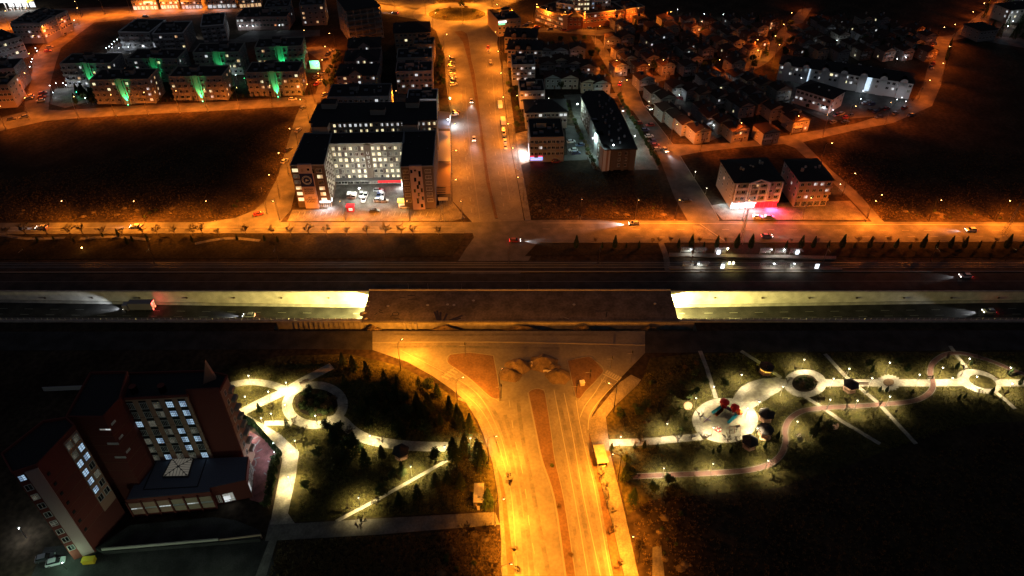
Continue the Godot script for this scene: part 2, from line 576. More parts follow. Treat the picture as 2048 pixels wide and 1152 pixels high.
	# dusty and oily wheel tracks worn into the lanes
	for q in [[1036, 800, 1046, 880, 1062, 960, 1080, 1060, 1100, 1160], [1010, 830, 1030, 900, 1046, 980, 1055, 1060, 1066, 1160], [940, 772, 975, 805, 1000, 845, 1018, 900, 1030, 960, 1046, 1060, 1052, 1160], [850, 726, 900, 752, 945, 785, 978, 830], [1116, 800, 1134, 870, 1158, 989, 1190, 1160], [1136, 800, 1154, 870, 1178, 989, 1210, 1160], [1170, 812, 1190, 788, 1222, 755], [780, 668, 900, 670, 1040, 669, 1200, 670], [780, 695, 900, 693, 1000, 696, 1120, 697]]:
		stripe(q, 1.1, M.oily, 0.04)
	for q in [[968, 830, 992, 880, 1008, 940, 1022, 1010, 1030, 1160], [880, 748, 930, 778, 962, 812, 984, 855, 1000, 905], [1100, 800, 1114, 870, 1138, 989, 1163, 1160], [1168, 850, 1178, 920, 1196, 989, 1222, 1150], [800, 690, 900, 688, 985, 688], [820, 708, 870, 728, 912, 752], [925, 180, 934, 300, 950, 430], [992, 140, 1002, 250, 1028, 400], [912, 190, 918, 300, 925, 400]]:
		stripe(q, 0.8, M.dusty, 0.041)
	# dirt crossing paths at the lower left and right
	slab("footpath", pts([587, 1047, 675, 1042, 990, 1024, 1000, 1049, 750, 1070, 640, 1076, 530, 1082, 540, 1040, 575, 1028]), 0.07, M.paving)
	slab("footpath", pts([1305, 1095, 1322, 1090, 1342, 1260, 1304, 1260]), 0.06, M.paving)
	slab("footpath", pts([540, 1076, 556, 1074, 530, 1160, 508, 1160]), 0.06, M.paving)
	# --- roads north of the underpass: service road, tram bed, the long avenue
	slab("road", pts([-300, 548, 2350, 546, 2350, 578, -300, 581]), 0.03, M.asphalt_dark)
	kerb([-300, 545, 740, 544, 1340, 543, 2350, 543], false, 0.5)
	stripe([-300, 564, 2350, 562], 0.15, M.line_worn)
	slab("road", pts([-300, 447, -100, 446, 400, 444.5, 905, 444, 938, 444, 945, 466, 930, 466.5, 400, 466, -300, 470]), 0.03, M.asphalt)
	slab("verge", pts([-300, 471, 400, 467.5, 925, 467.5, 930, 474, 905, 512, 700, 517, -300, 520]), 0.10, M.verge)
	kerb([-300, 470, 400, 466.5, 928, 466.5])
	stripe([-300, 457, 400, 454.5, 905, 454], 0.2, M.line_worn)
	dashes([-300, 462, 400, 460, 905, 460], 3, 6)
	slab("road", pts([938, 444, 1085, 440, 1400, 442, 1800, 444, 2350, 446, 2350, 481, 1540, 484, 1080, 484, 1040, 548, 900, 548, 930, 500, 948, 475, 945, 466]), 0.031, M.asphalt)
	slab("verge", pts([1075, 486, 1540, 486, 2350, 482.5, 2350, 518, 1700, 514, 1340, 508, 1050, 512]), 0.10, M.verge)
	kerb([1080, 485, 1540, 485, 2350, 481.5])
	stripe([1085, 446, 1400, 447, 2350, 452], 0.25)
	dashes([1270, 474, 1700, 474, 2350, 470], 3, 6)
	dashes([1085, 458, 1400, 459, 2350, 463], 3, 6)
	stripe([1400, 448, 1450, 482], 0.4, M.line_worn, 0.047, false)
	slab("traffic_island", pts([1385, 452, 1400, 452, 1440, 480, 1392, 478]), 0.14, M.paving)
	# --- the avenue running north to the roundabout
	slab("road", pts([945, 445, 905, 402, 903, 300, 900, 220, 892, 170, 889, 110, 872, 62, 855, 48, 985, 44, 1000, 50, 994, 85, 1002, 130, 1008, 200, 1020, 290, 1034, 360, 1048, 441]), 0.032, M.worn)
	slab("median_strip", pts([909, 64, 924, 62, 934, 68, 938, 84, 943, 120, 950, 150, 963, 250, 979, 360, 996, 437, 990, 437, 972, 360, 958, 250, 945, 165, 936, 120, 926, 84, 917, 72]), 0.17, M.island)
	kerb([924, 62, 934, 68, 938, 84, 943, 120, 950, 150, 963, 250, 979, 360, 996, 437])
	stripe([930, 175, 941, 300, 960, 440], 0.2, M.line_worn)
	stripe([985, 150, 994, 250, 1020, 400], 0.2, M.line_worn)
	dashes([922, 175, 930, 300, 944, 430], 3, 6)
	dashes([972, 120, 983, 250, 1010, 430], 3, 6)
	slab("pavement", pts([1008, 120, 1016, 130, 1022, 200, 1034, 290, 1050, 370, 1062, 440, 1050, 441, 1035, 360, 1021, 290, 1009, 200, 1003, 130]), 0.15, M.paving)
	slab("pavement", pts([900, 250, 902, 300, 904, 402, 930, 436, 905, 442, 575, 443, 585, 420, 860, 418, 878, 410, 876, 250]), 0.15, M.paving)
	for i in 9:
		stripe([600 + i * 11, 424, 596 + i * 11, 432], 0.18, M.line, 0.165, false)
	for i in 11:
		stripe([752 + i * 13, 424, 748 + i * 13, 433], 0.18, M.line, 0.165, false)
	# roundabout and the roads out of it
	var ring := ellipse(914, 29, 88, 24, 36)
	slab("road", ring, 0.034, M.worn)
	slab("roundabout_island", ellipse(914, 29, 58, 14, 30), 0.18, M.grass)
	var kr := ellipse(914, 29, 58, 14, 30)
	kr.append(kr[0])
	var kg := Geo.new()
	kg.ribbon(kr, 0.5, 0.0, 0.26)
	structure(geo("kerb", kg, M.kerb, self))
	slab("road", pts([840, 22, 780, 8, 700, 2, 700, -30, 840, -30, 880, 8]), 0.033, M.asphalt)
	slab("road", pts([840, 40, 770, 28, 745, 22, 750, 8, 850, 18]), 0.033, M.asphalt)
	slab("road", pts([985, 22, 1070, -10, 1130, -40, 1060, -60, 940, 5]), 0.033, M.asphalt)
	slab("road", pts([995, 40, 1040, 50, 1075, 55, 1200, 60, 1290, 48, 1290, 58, 1200, 72, 1130, 66, 1050, 62, 998, 60]), 0.033, M.asphalt)
	# streets of the north-west
	slab("road", pts([410, 445, 470, 436, 510, 420, 530, 402, 556, 352, 574, 290, 592, 232, 606, 205, 632, 200, 634, 214, 617, 268, 600, 330, 590, 385, 582, 420, 560, 445]), 0.034, M.asphalt)
	slab("road", pts([-60, 262, 0, 236, 70, 218, 125, 221, 250, 212, 512, 200, 640, 188, 642, 204, 600, 212, 425, 222, 300, 228, 160, 236, 90, 242, 0, 262, -60, 285]), 0.035, M.asphalt)
	slab("road", pts([604, 96, 640, 92, 676, 98, 668, 130, 661, 160, 654, 196, 628, 198, 636, 172, 646, 140, 644, 125]), 0.036, M.asphalt)
	slab("road", pts([48, 222, 50, 200, 62, 162, 67, 112, 92, 82, 130, 66, 165, 42, 190, 44, 160, 66, 122, 96, 112, 125, 102, 162, 97, 222]), 0.036, M.asphalt)
	slab("road", pts([-100, 30, 0, 22, 125, 17, 250, 13, 487, 7, 520, 4, 520, 18, 487, 23, 325, 34, 190, 45, 130, 53, 0, 62, -100, 75]), 0.035, M.asphalt)
	# streets of the north-east
	slab("road", pts([1182, 72, 1197, 108, 1214, 135, 1225, 175, 1242, 208, 1266, 222, 1300, 270, 1326, 335, 1350, 397, 1376, 442, 1440, 444, 1416, 400, 1385, 352, 1360, 312, 1400, 304, 1470, 296, 1568, 288, 1590, 296, 1640, 342, 1694, 392, 1746, 446, 1770, 446, 1713, 383, 1662, 340, 1606, 284, 1712, 260, 1786, 246, 1864, 212, 1882, 170, 1893, 112, 1900, 82, 1930, 76, 2048, 96, 2200, 112, 2200, 90, 2048, 78, 1935, 66, 2040, 2, 2080, -20, 2020, -20, 1972, 18, 1932, 48, 1905, 70, 1873, 74, 1858, 125, 1846, 170, 1828, 200, 1810, 216, 1711, 247, 1598, 267, 1500, 282, 1400, 290, 1345, 288, 1330, 268, 1290, 215, 1274, 176, 1310, 165, 1340, 158, 1340, 150, 1300, 152, 1262, 158, 1252, 158, 1234, 140, 1222, 110, 1200, 80]), 0.034, M.asphalt)
	slab("road", pts([1525, 95, 1545, 70, 1570, 52, 1600, 18, 1625, 15, 1600, 55, 1575, 80, 1550, 110, 1535, 125, 1500, 145, 1440, 165, 1400, 175, 1392, 170, 1440, 150]), 0.035, M.asphalt)
	kerb([1274, 176, 1290, 215, 1330, 268, 1345, 288])
	kerb([1360, 312, 1385, 352, 1416, 400, 1438, 440])
	slab("forecourt", pts([1440, 408, 1700, 402, 1735, 440, 1445, 440, 1420, 412]), 0.12, M.paving)
	slab("forecourt", pts([1028, 268, 1054, 262, 1066, 322, 1040, 330]), 0.12, M.pathway)
	# yards with light paving
	slab("courtyard", pts([655, 412, 660, 378, 662, 358, 806, 358, 812, 418, 762, 420, 748, 424, 690, 423, 655, 422]), 0.17, M.paving)
	slab("courtyard", pts([1140, 195, 1170, 190, 1180, 260, 1215, 345, 1186, 338, 1150, 260]), 0.1, M.paving)
	slab("courtyard", pts([1128, 190, 1250, 186, 1252, 196, 1130, 200]), 0.11, M.paving)
	slab("courtyard", pts([1240, 215, 1256, 215, 1318, 340, 1270, 340]), 0.1, M.paving)
	slab("courtyard", pts([1340, 200, 1372, 186, 1470, 262, 1420, 282]), 0.1, M.paving)
	slab("courtyard", pts([1560, 162, 1600, 158, 1820, 196, 1830, 210, 1760, 232, 1650, 242, 1560, 200]), 0.1, M.asphalt)
	slab("courtyard", pts([780, 182, 812, 184, 812, 222, 780, 222]), 0.1, M.paving)
	slab("courtyard", pts([210, 108, 240, 84, 470, 78, 500, 62, 640, 60, 640, 72, 500, 84, 380, 104]), 0.1, M.asphalt)
	slab("courtyard", pts([1050, 325, 1175, 320, 1165, 255, 1130, 250, 1135, 310]), 0.1, M.asphalt)
	slab("courtyard", pts([100, 208, 110, 178, 170, 172, 190, 200, 130, 216]), 0.1, M.paving)
	# footpaths in the dark verge
	lane("footpath", [390, 488, 430, 480, 470, 477, 520, 482], 1.6, 0.13, M.paving)
	lane("footpath", [160, 478, 230, 474, 300, 480], 1.6, 0.13, M.paving)
	lane("footpath", [1322, 486, 1332, 512, 1336, 545], 2.2, 0.13, M.paving, false)
	lane("footpath", [0, 470, 60, 478, 130, 476], 1.6, 0.13, M.paving)

func trench_depth(x: float) -> float:
	var a := absf(x)
	if a < 62.0:
		return -6.5
	if a < 200.0:
		return lerpf(-6.5, -3.8, (a - 62.0) / 138.0)
	return lerpf(-3.8, -0.02, clampf((a - 200.0) / 220.0, 0.0, 1.0))

func build_underpass() -> void:
	var xs := []
	for i in 61:
		xs.append(-450.0 + 15.0 * i)
	var road := Geo.new()
	var far := Geo.new()
	var near := Geo.new()
	var plinth := Geo.new()
	for i in xs.size() - 1:
		var a: float = xs[i]
		var b: float = xs[i + 1]
		var da := trench_depth(a)
		var db := trench_depth(b)
		road.quad(Vector3(a, da, ZS + 0.3), Vector3(b, db, ZS + 0.3), Vector3(b, db, ZN - 0.3), Vector3(a, da, ZN - 0.3))
		far.quad(Vector3(a, da, ZN), Vector3(b, db, ZN), Vector3(b, 0.35, ZN), Vector3(a, 0.35, ZN))
		near.quad(Vector3(b, db, ZS), Vector3(a, da, ZS), Vector3(a, 0.55, ZS), Vector3(b, 0.55, ZS))
		plinth.quad(Vector3(a, da + 0.9, ZN + 0.25), Vector3(b, db + 0.9, ZN + 0.25), Vector3(b, db + 0.9, ZN), Vector3(a, da + 0.9, ZN))
		plinth.quad(Vector3(a, da, ZN + 0.6), Vector3(b, db, ZN + 0.6), Vector3(b, db + 0.9, ZN + 0.25), Vector3(a, da + 0.9, ZN + 0.25))
	structure(geo("underpass_road", road, M.asphalt_dark, self))
	var wall := thing("retaining_wall", "long pale concrete wall along the far side of the sunken road", "wall")
	geo("wall_face", far, M.wall_pale, wall)
	geo("barrier_foot", plinth, M.concrete, wall)
	var g := Geo.new()
	g.box(Vector3(0, 0.3, ZN - 0.35), Vector3(900, 0.5, 0.7))
	geo("coping", g, M.concrete, wall)
	for sx in [-1.0, 1.0]:
		for k in 8:
			var x: float = sx * (68.0 + 17.0 * k) + (2.0 if sx < 0.0 else 5.0)
			g = Geo.new()
			g.tube(Vector3(x, -2.4, ZN), Vector3(x, -2.4, ZN + 0.25), 0.42, 0.38, 10)
			geo("wall_fitting", g, M.brown, wall)
	var wn := thing("retaining_wall", "concrete wall along the near side of the sunken road", "wall")
	geo("wall_face", near, M.wall_pale, wn)
	g = Geo.new()
	g.box(Vector3(-225 + XL * 0.5 - 0.3, 0.2, ZS + 0.6), Vector3(450 + XL + 0.6, 0.7, 1.2))
	g.box(Vector3(225 + XR * 0.5, 0.2, ZS + 0.6), Vector3(450 - XR, 0.7, 1.2))
	geo("coping", g, M.concrete, wn)
	g = Geo.new()
	g.quad(Vector3(-80, -3.2, ZS + 1.2), Vector3(62, -3.2, ZS + 1.2), Vector3(62, 0.0, ZS + 1.2), Vector3(-80, 0.0, ZS + 1.2))
	geo("outer_face", g, M.concrete, wn)
	for s in 2:
		var r := thing("guard_railing", ["steel guard railing above the sunken road left of the deck", "steel guard railing above the sunken road right of the deck"][s], "railing")
		var x0: float = [-186.0, XR + 1.5][s]
		g = Geo.new()
		g.box(Vector3(x0 + 66.5, 1.25, ZS + 0.3), Vector3(133, 0.09, 0.08))
		g.box(Vector3(x0 + 66.5, 0.95, ZS + 0.3), Vector3(133, 0.06, 0.06))
		geo("rail", g, M.metal, r)
		var pm := Geo.new()
		pm.box(Vector3(0, 0.9, 0), Vector3(0.14, 0.75, 0.1))
		var pmesh := mesh_of([[pm, M.frame]])
		for k in 67:
			put("post", pmesh, r, Vector3(x0 + k * 2.0, 0, ZS + 0.3))
	# lane marks on the sunken road
	for row in [-193.2, -190.2]:
		g = Geo.new()
		var x := -300.0
		while x < 300.0:
			var d := trench_depth(x + 1.5) + 0.02
			g.quad(Vector3(x, trench_depth(x) + 0.02, row + 0.08), Vector3(x + 3.0, trench_depth(x + 3.0) + 0.02, row + 0.08), Vector3(x + 3.0, trench_depth(x + 3.0) + 0.02, row - 0.08), Vector3(x, trench_depth(x) + 0.02, row - 0.08))
			x += 9.0
		structure(geo("road_marking", g, M.line, self))
	# the deck over it
	var dk := thing("bridge_deck", "broad earth-brown concrete deck between the two bright underpass mouths", "bridge")
	g = Geo.new()
	g.prism([Vector3(XL, 0, ZN - 0.1), Vector3(XR, 0, ZN - 0.1), Vector3(XR, 0, ZS + 1.0), Vector3(XL, 0, ZS + 1.0)], -1.1, 0.62)
	g.quad(Vector3(XL, -1.1, ZN), Vector3(XR, -1.1, ZN), Vector3(XR, -1.1, ZS), Vector3(XL, -1.1, ZS))
	geo("slab", g, M.deck, dk)
	g = Geo.new()
	g.box(Vector3((XL + XR) * 0.5, 0.5, ZS + 1.35), Vector3(XR - XL, 0.5, 0.7))
	geo("edge_beam", g, M.paving, dk)
	g = Geo.new()
	g.box(Vector3((XL + XR) * 0.5, 0.72, ZN - 0.5), Vector3(XR - XL, 0.75, 0.4))
	geo("edge_beam", g, M.concrete, dk)
	for i in 4:
		g = Geo.new()
		var xb: float = XL + [14.0, 21.0, 33.0, 57.0][i]
		g.tube(Vector3(xb, 0.6, ZN - 0.9), Vector3(xb, 3.4, ZN - 0.9), 0.05, 0.04, 5)
		geo("rod", g, M.metal, dk)
	# paint marks on the deck
	var marks := Geo.new()
	var at := P(791, 628, 0.62)
	for i in 18:
		var a0 := TAU * i / 18.0
		var a1 := TAU * (i + 1) / 18.0
		marks.ribbon([at + Vector3(cos(a0) * 1.1, 0.012, sin(a0) * 0.95), at + Vector3(cos(a1) * 1.1, 0.012, sin(a1) * 0.95)], 0.3, 0, 0)
	for q in [[786, 636, 800, 638], [789, 640, 798, 642], [781, 634, 786, 629], [757, 623, 766, 626], [758, 619, 764, 622], [749, 630, 755, 625], [800, 595, 812, 596], [815, 591, 830, 591], [816, 599, 834, 598], [1192, 622, 1220, 622], [1214, 624, 1212, 634]]:
		var qa := P(q[0], q[1], 0.632)
		var qb := P(q[2], q[3], 0.632)
		marks.ribbon([qa, qb], 0.35, 0, 0)
	geo("paint_mark", marks, M.black, dk)
	marks = Geo.new()
	for q in [[869, 623, 875, 640], [874, 621, 878, 642], [881, 624, 880, 644], [894, 627, 886, 644], [897, 641, 925, 631], [898, 643, 922, 636]]:
		marks.ribbon([P(q[0], q[1], 0.634), P((q[0] + q[2]) * 0.5 + 0.4, (q[1] + q[3]) * 0.5, 0.634), P(q[2], q[3], 0.634)], 0.75, 0, 0)
	geo("paint_mark", marks, rough(lin(0.02, 0.02, 0.045), 0.8), dk)
	marks = Geo.new()
	marks.ribbon([P(1120, 634, 0.64), P(1128, 634, 0.64), P(1138, 638, 0.64)], 0.25, 0, 0)
	geo("paint_mark", marks, M.line, dk)
	for q in [[776, 612], [855, 610], [895, 609], [908, 610], [947, 601], [1148, 609], [1310, 607]]:
		var p := P(q[0], q[1], 0.62)
		g = Geo.new()
		g.lathe(p, [[0.0, 0.0], [0.55, 0.0], [0.5, 0.08], [0.15, 0.1], [0.0, 0.12]], 8)
		geo("drain_cover", g, M.metal, dk)
	# torn left edge: heaps of rubble at the mouth
	for q in [[724, 628, 1.6], [731, 615, 1.1], [727, 640, 1.3], [735, 606, 0.8]]:
		var hp := heap(P(q[0], q[1], 0.0) + Vector3(0.8, 0.3, 0.0), q[2], q[2] * 0.55, 31 + int(q[0]), M.rock, "rubble_heap")
		in_row(hp, "%s rubble heap from the left at the torn deck edge", "rubble at the left underpass mouth")
	# open ditch south of the deck
	g = Geo.new()
	g.quad(Vector3(-80, -3.2, -176.6), Vector3(62, -3.2, -176.6), Vector3(62, -3.2, ZS + 1.2), Vector3(-80, -3.2, ZS + 1.2))
	g.quad(Vector3(62, -3.2, -176.6), Vector3(-80, -3.2, -176.6), Vector3(-80, 0, -176.6), Vector3(62, 0, -176.6))
	structure(geo("ditch", g, M.dirt, self))
	var ribs := thing("ribbed_wall", "ribbed concrete wall face in the ditch beside the deck's left end", "wall", Vector3(0, 0, ZS + 1.25))
	for k in 15:
		g = Geo.new()
		g.box(Vector3(-74.0 + k * 1.7, -1.5, 0.15), Vector3(0.22, 3.0, 0.3))
		geo("rib", g, M.concrete, ribs)
	for k in 3:
		g = Geo.new()
		g.box(Vector3(-36.5 + k * 1.9, -1.2, 0.5), Vector3(0.9, 3.0, 0.9))
		geo("pillar", g, M.concrete, ribs)
	var ramps := [[-47, 5, 3.4], [-23, 9, 3.3], [3, 14, 3.2], [24, 8, 3.1], [47, 7, 3.2], [-84, 6, 2.0]]
	for i in ramps.size():
		var rp: Array = ramps[i]
		var hp := heap(Vector3(rp[0], -3.2, -178.9), rp[1], rp[2], 50 + i, M.dirt, "earth_ramp", 2.6)
		in_row(hp, "%s earth ramp from the left filling the ditch by the deck", "earth ramps in the ditch")
	# earth heaps on the closed lanes
	for q in [[1037, 732, 4.6, 2.3], [1021, 750, 4.2, 1.7], [1086, 727, 5.4, 2.6], [1117, 752, 4.6, 2.2], [1105, 737, 3.2, 1.4]]:
		var hp2 := heap(P(q[0], q[1]), q[2], q[3], int(q[0]), M.dirt, "earth_heap")
		in_row(hp2, "%s heap of loose earth from the left, on the closed carriageway", "earth heaps on the closed road")
	# tunnel lamps under the deck
	for s in [-1.0, 1.0]:
		var edge: float = XL if s < 0.0 else XR
		for k in 3:
			var lx: float = edge - s * (1.6 + 7.0 * k)
			var tl := thing("tunnel_lamp", "", "lamp", Vector3(lx, -1.45, -191.5))
			var gg := Geo.new()
			gg.box(Vector3.ZERO, Vector3(0.46, 0.16, 0.4))
			geo("lamp_lens", gg, M.lamp_warm, tl)
			in_row(tl, "%s tunnel lamp from the left under the deck", "tunnel lamps under the deck")
			var o := OmniLight3D.new()
			o.name = "lamp_light"
			o.light_color = lin(1.0, 0.82, 0.24)
			o.light_energy = [2800.0, 700.0, 300.0][k]
			o.light_size = 0.2
			o.omni_range = 200.0
			o.shadow_enabled = true
			tl.add_child(o)
		# floodlights in the mouth, aimed out along the sunken road
		var fl := thing("tunnel_floodlight", ["floodlight in the left underpass mouth shining along the wall", "floodlight in the right underpass mouth shining along the wall"][0 if s < 0.0 else 1], "lamp", Vector3(edge - s * 1.2, -1.6, -186.0))
		var g2 := Geo.new()
		g2.box(Vector3.ZERO, Vector3(0.44, 0.3, 0.44))
		geo("lamp_lens", g2, M.lamp_warm, fl)
		spot(fl, Vector3.ZERO, Vector3(s * 1.0, -0.10, -0.14), lin(1.0, 0.82, 0.24), 5500.0, 34.0, 1.0, 0.2)

func heap(at: Vector3, r: float, h: float, sd: int, mat: Material, called: String, rz := 0.0) -> MeshInstance3D:
	var f := FastNoiseLite.new()
	f.seed = sd
	f.frequency = 0.5
	var g := Geo.new()
	var k := 16
	var rows := 6
	var zr := rz if rz > 0.0 else r * 0.85
	var grid := []
	for j in rows + 1:
		var row := []
		for i in k:
			var a := TAU * i / k
			var t := 1.0 - float(j) / rows
			var w := 1.0 + 0.28 * f.get_noise_2d(cos(a) * 3.0, sin(a) * 3.0)
			var y := h * (0.5 + 0.5 * cos(PI * t)) * (1.0 + 0.35 * f.get_noise_3d(cos(a) * t * 4.0, sin(a) * t * 4.0, 9.0))
			row.append(Vector3(cos(a) * r * t * w, y - (0.15 if j == 0 else 0.0), -sin(a) * zr * t * w))
		grid.append(row)
	for j in rows:
		for i in k:
			var n := (i + 1) % k
			g.tri(grid[j][i], grid[j][n], grid[j + 1][n])
			if j < rows - 1:
				g.tri(grid[j][i], grid[j + 1][n], grid[j + 1][i])
	var o := geo(called, g, mat, self, at)
	tag(o, "", "earth heap" if mat == M.dirt else "rubble")
	return o

func spot(parent: Node3D, at: Vector3, dir: Vector3, col: Color, e: float, ang := 70.0, blend := 0.7, size := 0.15) -> SpotLight3D:
	var l := SpotLight3D.new()
	l.name = "lamp_light"
	l.light_color = col
	l.light_energy = e
	l.spot_angle = ang
	l.spot_angle_attenuation = blend
	l.spot_range = 300.0
	l.spot_attenuation = 2.0
	l.light_size = size
	l.shadow_enabled = true
	parent.add_child(l)
	l.position = at
	var d := dir.normalized()
	l.basis = Basis.looking_at(d, Vector3.UP if absf(d.y) < 0.95 else Vector3.FORWARD)
	return l

func omni(parent: Node3D, at: Vector3, col: Color, e: float, size := 0.12) -> OmniLight3D:
	var l := OmniLight3D.new()
	l.name = "lamp_light"
	l.light_color = col
	l.light_energy = e
	l.light_size = size
	l.omni_range = 200.0
	l.omni_attenuation = 2.0
	l.shadow_enabled = true
	parent.add_child(l)
	l.position = at
	return l
# ================= parks
func disc(px: float, py: float, rx: float, ry: float, y: float, mat: Material, called: String, turn := 0.0) -> void:
	slab(called, ellipse(px, py, rx, ry, 32, turn), y, mat)

func ring_path(cx: float, cy: float, rx: float, ry: float, w: float, y: float, mat: Material, called: String, a0 := 0.0, a1 := TAU) -> void:
	var l := []
	for i in 33:
		var a := lerpf(a0, a1, i / 32.0)
		l.append(G(cx + cos(a) * rx, cy + sin(a) * ry))
	var g := Geo.new()
	g.ribbon(l, w, 0.0, y)
	bare_lines.append([l, w * 0.5 + 0.35])
	structure(geo(called, g, mat, self))

func build_parks() -> void:
	# ground of the two parks
	slab("lawn", pts([458, 735, 560, 712, 700, 708, 800, 732, 862, 764, 935, 812, 964, 870, 984, 930, 995, 990, 992, 1020, 680, 1040, 590, 1044, 577, 1026, 598, 906, 530, 850, 470, 820]), 0.02, M.grass)
	slab("lawn", pts([1284, 762, 1300, 716, 1400, 706, 1700, 704, 2300, 704, 2300, 830, 1900, 850, 1700, 930, 1560, 975, 1300, 1000, 1255, 1030, 1226, 914, 1216, 864, 1213, 836, 1229, 815]), 0.02, M.grass)
	# left park
	lane("park_path", [452, 772, 500, 764, 545, 770, 582, 784], 2.6, 0.07, M.pathway)
	lane("park_path", [474, 830, 520, 806, 575, 780, 610, 760, 664, 732], 3.2, 0.072, M.pathway)
	ring_path(630, 810, 56, 40, 3.0, 0.074, M.pathway, "park_path")
	lane("park_path", [655, 842, 680, 840, 705, 862, 740, 880, 800, 890, 850, 893, 895, 894], 3.4, 0.076, M.pathway)
	lane("park_path", [528, 847, 556, 846, 584, 848], 1.8, 0.07, M.pathway, false)
	lane("park_path", [672, 1043, 757, 998, 778, 986, 900, 918], 1.0, 0.07, M.pathway, false)
	slab("park_path", pts([477, 832, 493, 829, 530, 851, 562, 870, 598, 904, 592, 950, 576, 1027, 590, 1047, 540, 1050, 556, 968, 565, 918, 545, 888, 515, 856]), 0.078, M.pathway)
	slab("flower_bed", ellipse(632, 806, 42, 27, 26), 0.22, M.soil)
	# right park
	lane("park_path", [1210, 886, 1300, 883, 1405, 873], 2.5, 0.07, M.pathway)
	disc(1450, 841, 66, 45, 0.075, M.pathway, "playground_paving")
	disc(1450, 838, 48, 32, 0.10, M.sand, "playground_sand")
	var cr := pts([1464, 802, 1470, 788, 1482, 774, 1500, 764, 1525, 757, 1552, 755, 1572, 760, 1575, 766, 1560, 782, 1500, 820, 1480, 826])
	slab("park_path", cr, 0.073, M.pathway)
	slab("rest_area", pts([1484, 800, 1492, 786, 1512, 773, 1545, 763, 1566, 765, 1560, 772, 1500, 806, 1490, 808]), 0.12, M.sand)
	disc(1610, 767, 43, 28, 0.076, M.pathway, "park_path")
	disc(1609, 767, 25, 17, 0.25, M.soil, "flower_bed")
	lane("park_path", [1648, 766, 1700, 766, 1760, 766], 3.0, 0.07, M.pathway, false)
	lane("park_path", [1795, 766, 1860, 766, 1925, 765], 3.0, 0.07, M.pathway, false)
	var cog := []
	for i in 40:
		var a := TAU * i / 40.0
		var k := 1.0 + (0.14 if i % 2 == 0 else -0.06)
		cog.append(G(1777 + cos(a) * 23 * k, 766 + sin(a) * 16 * k))
	slab("park_path", cog, 0.077, M.pathway)
	disc(1777, 765, 11, 7, 0.22, M.island, "flower_bed")
	disc(1958, 763, 46, 22, 0.076, M.pathway, "park_path", 0.28)
	disc(1965, 764, 28, 12, 0.2, M.grass, "flower_bed", 0.28)
	lane("park_path", [1995, 766, 2048, 766, 2200, 770], 3.0, 0.07, M.pathway, false)
	for q in [[1400, 702, 1413, 735, 1432, 797], [1482, 702, 1520, 726, 1562, 756], [1590, 782, 1640, 812, 1684, 843, 1760, 888], [1650, 708, 1690, 752, 1755, 805, 1832, 888], [1900, 692, 1915, 713, 1934, 738], [1992, 785, 2010, 800, 2030, 818]]:
		lane("park_path", q, 1.3, 0.071, M.pathway, false)
	var cyc := [1265, 953, 1340, 950, 1430, 946, 1500, 940, 1536, 930, 1560, 912, 1571, 885, 1570, 860, 1580, 838, 1606, 822, 1650, 816, 1720, 812, 1800, 806, 1840, 798, 1862, 782, 1866, 764, 1860, 745, 1868, 724, 1895, 708, 1930, 708, 1975, 720, 2030, 742, 2080, 760]
	lane("cycle_path", cyc, 1.45, 0.074, M.cycle)
	var l := smooth(pts(cyc))
	for s in [-1.0, 1.0]:
		var e := []
		for i in l.size():
			var d: Vector3 = (l[mini(i + 1, l.size() - 1)] - l[maxi(i - 1, 0)]).normalized()
			e.append(l[i] + d.cross(Vector3.UP) * s * 0.8)
		var g := Geo.new()
		g.ribbon(e, 0.16, 0.0, 0.1)
		structure(geo("kerb", g, M.kerb, self))
	# red sports court beside the tall building
	slab("sports_court", pts([486, 864, 500, 862, 530, 880, 556, 912, 548, 925, 540, 962, 535, 1010, 500, 1000, 488, 960, 494, 915]), 0.05, M.court)
	for q in [[506, 878, 516, 873], [514, 904, 525, 898], [508, 918, 520, 915], [535, 922, 547, 928], [528, 946, 540, 954], [503, 930, 510, 942], [520, 880, 512, 890]]:
		stripe(q, 0.35, M.line_worn, 0.066, false)
	stripe([500, 925, 505, 918, 512, 922, 510, 932, 502, 932, 500, 925], 0.3, M.line_worn, 0.067)
	# gazebos
	for q in [[1497, 892, 0.3], [1530, 838, 0.1], [1528, 869, 0.8], [1698, 779, 0.2], [803, 912, 0.5], [1530, 744, 0.0]]:
		gazebo(P(q[0], q[1]), q[2], q[0] == 1530 and q[1] == 744)
	build_playground()
	# stone pads beside the gazebos
	for q in [[1500, 897, 8, 5], [1533, 843, 8, 5], [1530, 876, 12, 6], [1700, 784, 7, 4], [1668, 852, 10, 8], [1376, 812, 9, 8]]:
		disc(q[0], q[1], q[2], q[3], 0.09, M.redcream, "paved_pad")
	# shelters at the kerb
	shelter(P(1200, 920), 0.12, Vector3(3.0, 2.7, 6.2), "yellow-lit bus shelter on the pavement right of the main road", 1)
	shelter(P(958, 998), 0.0, Vector3(2.6, 2.7, 6.0), "bus shelter under a fir left of the main road", -1)

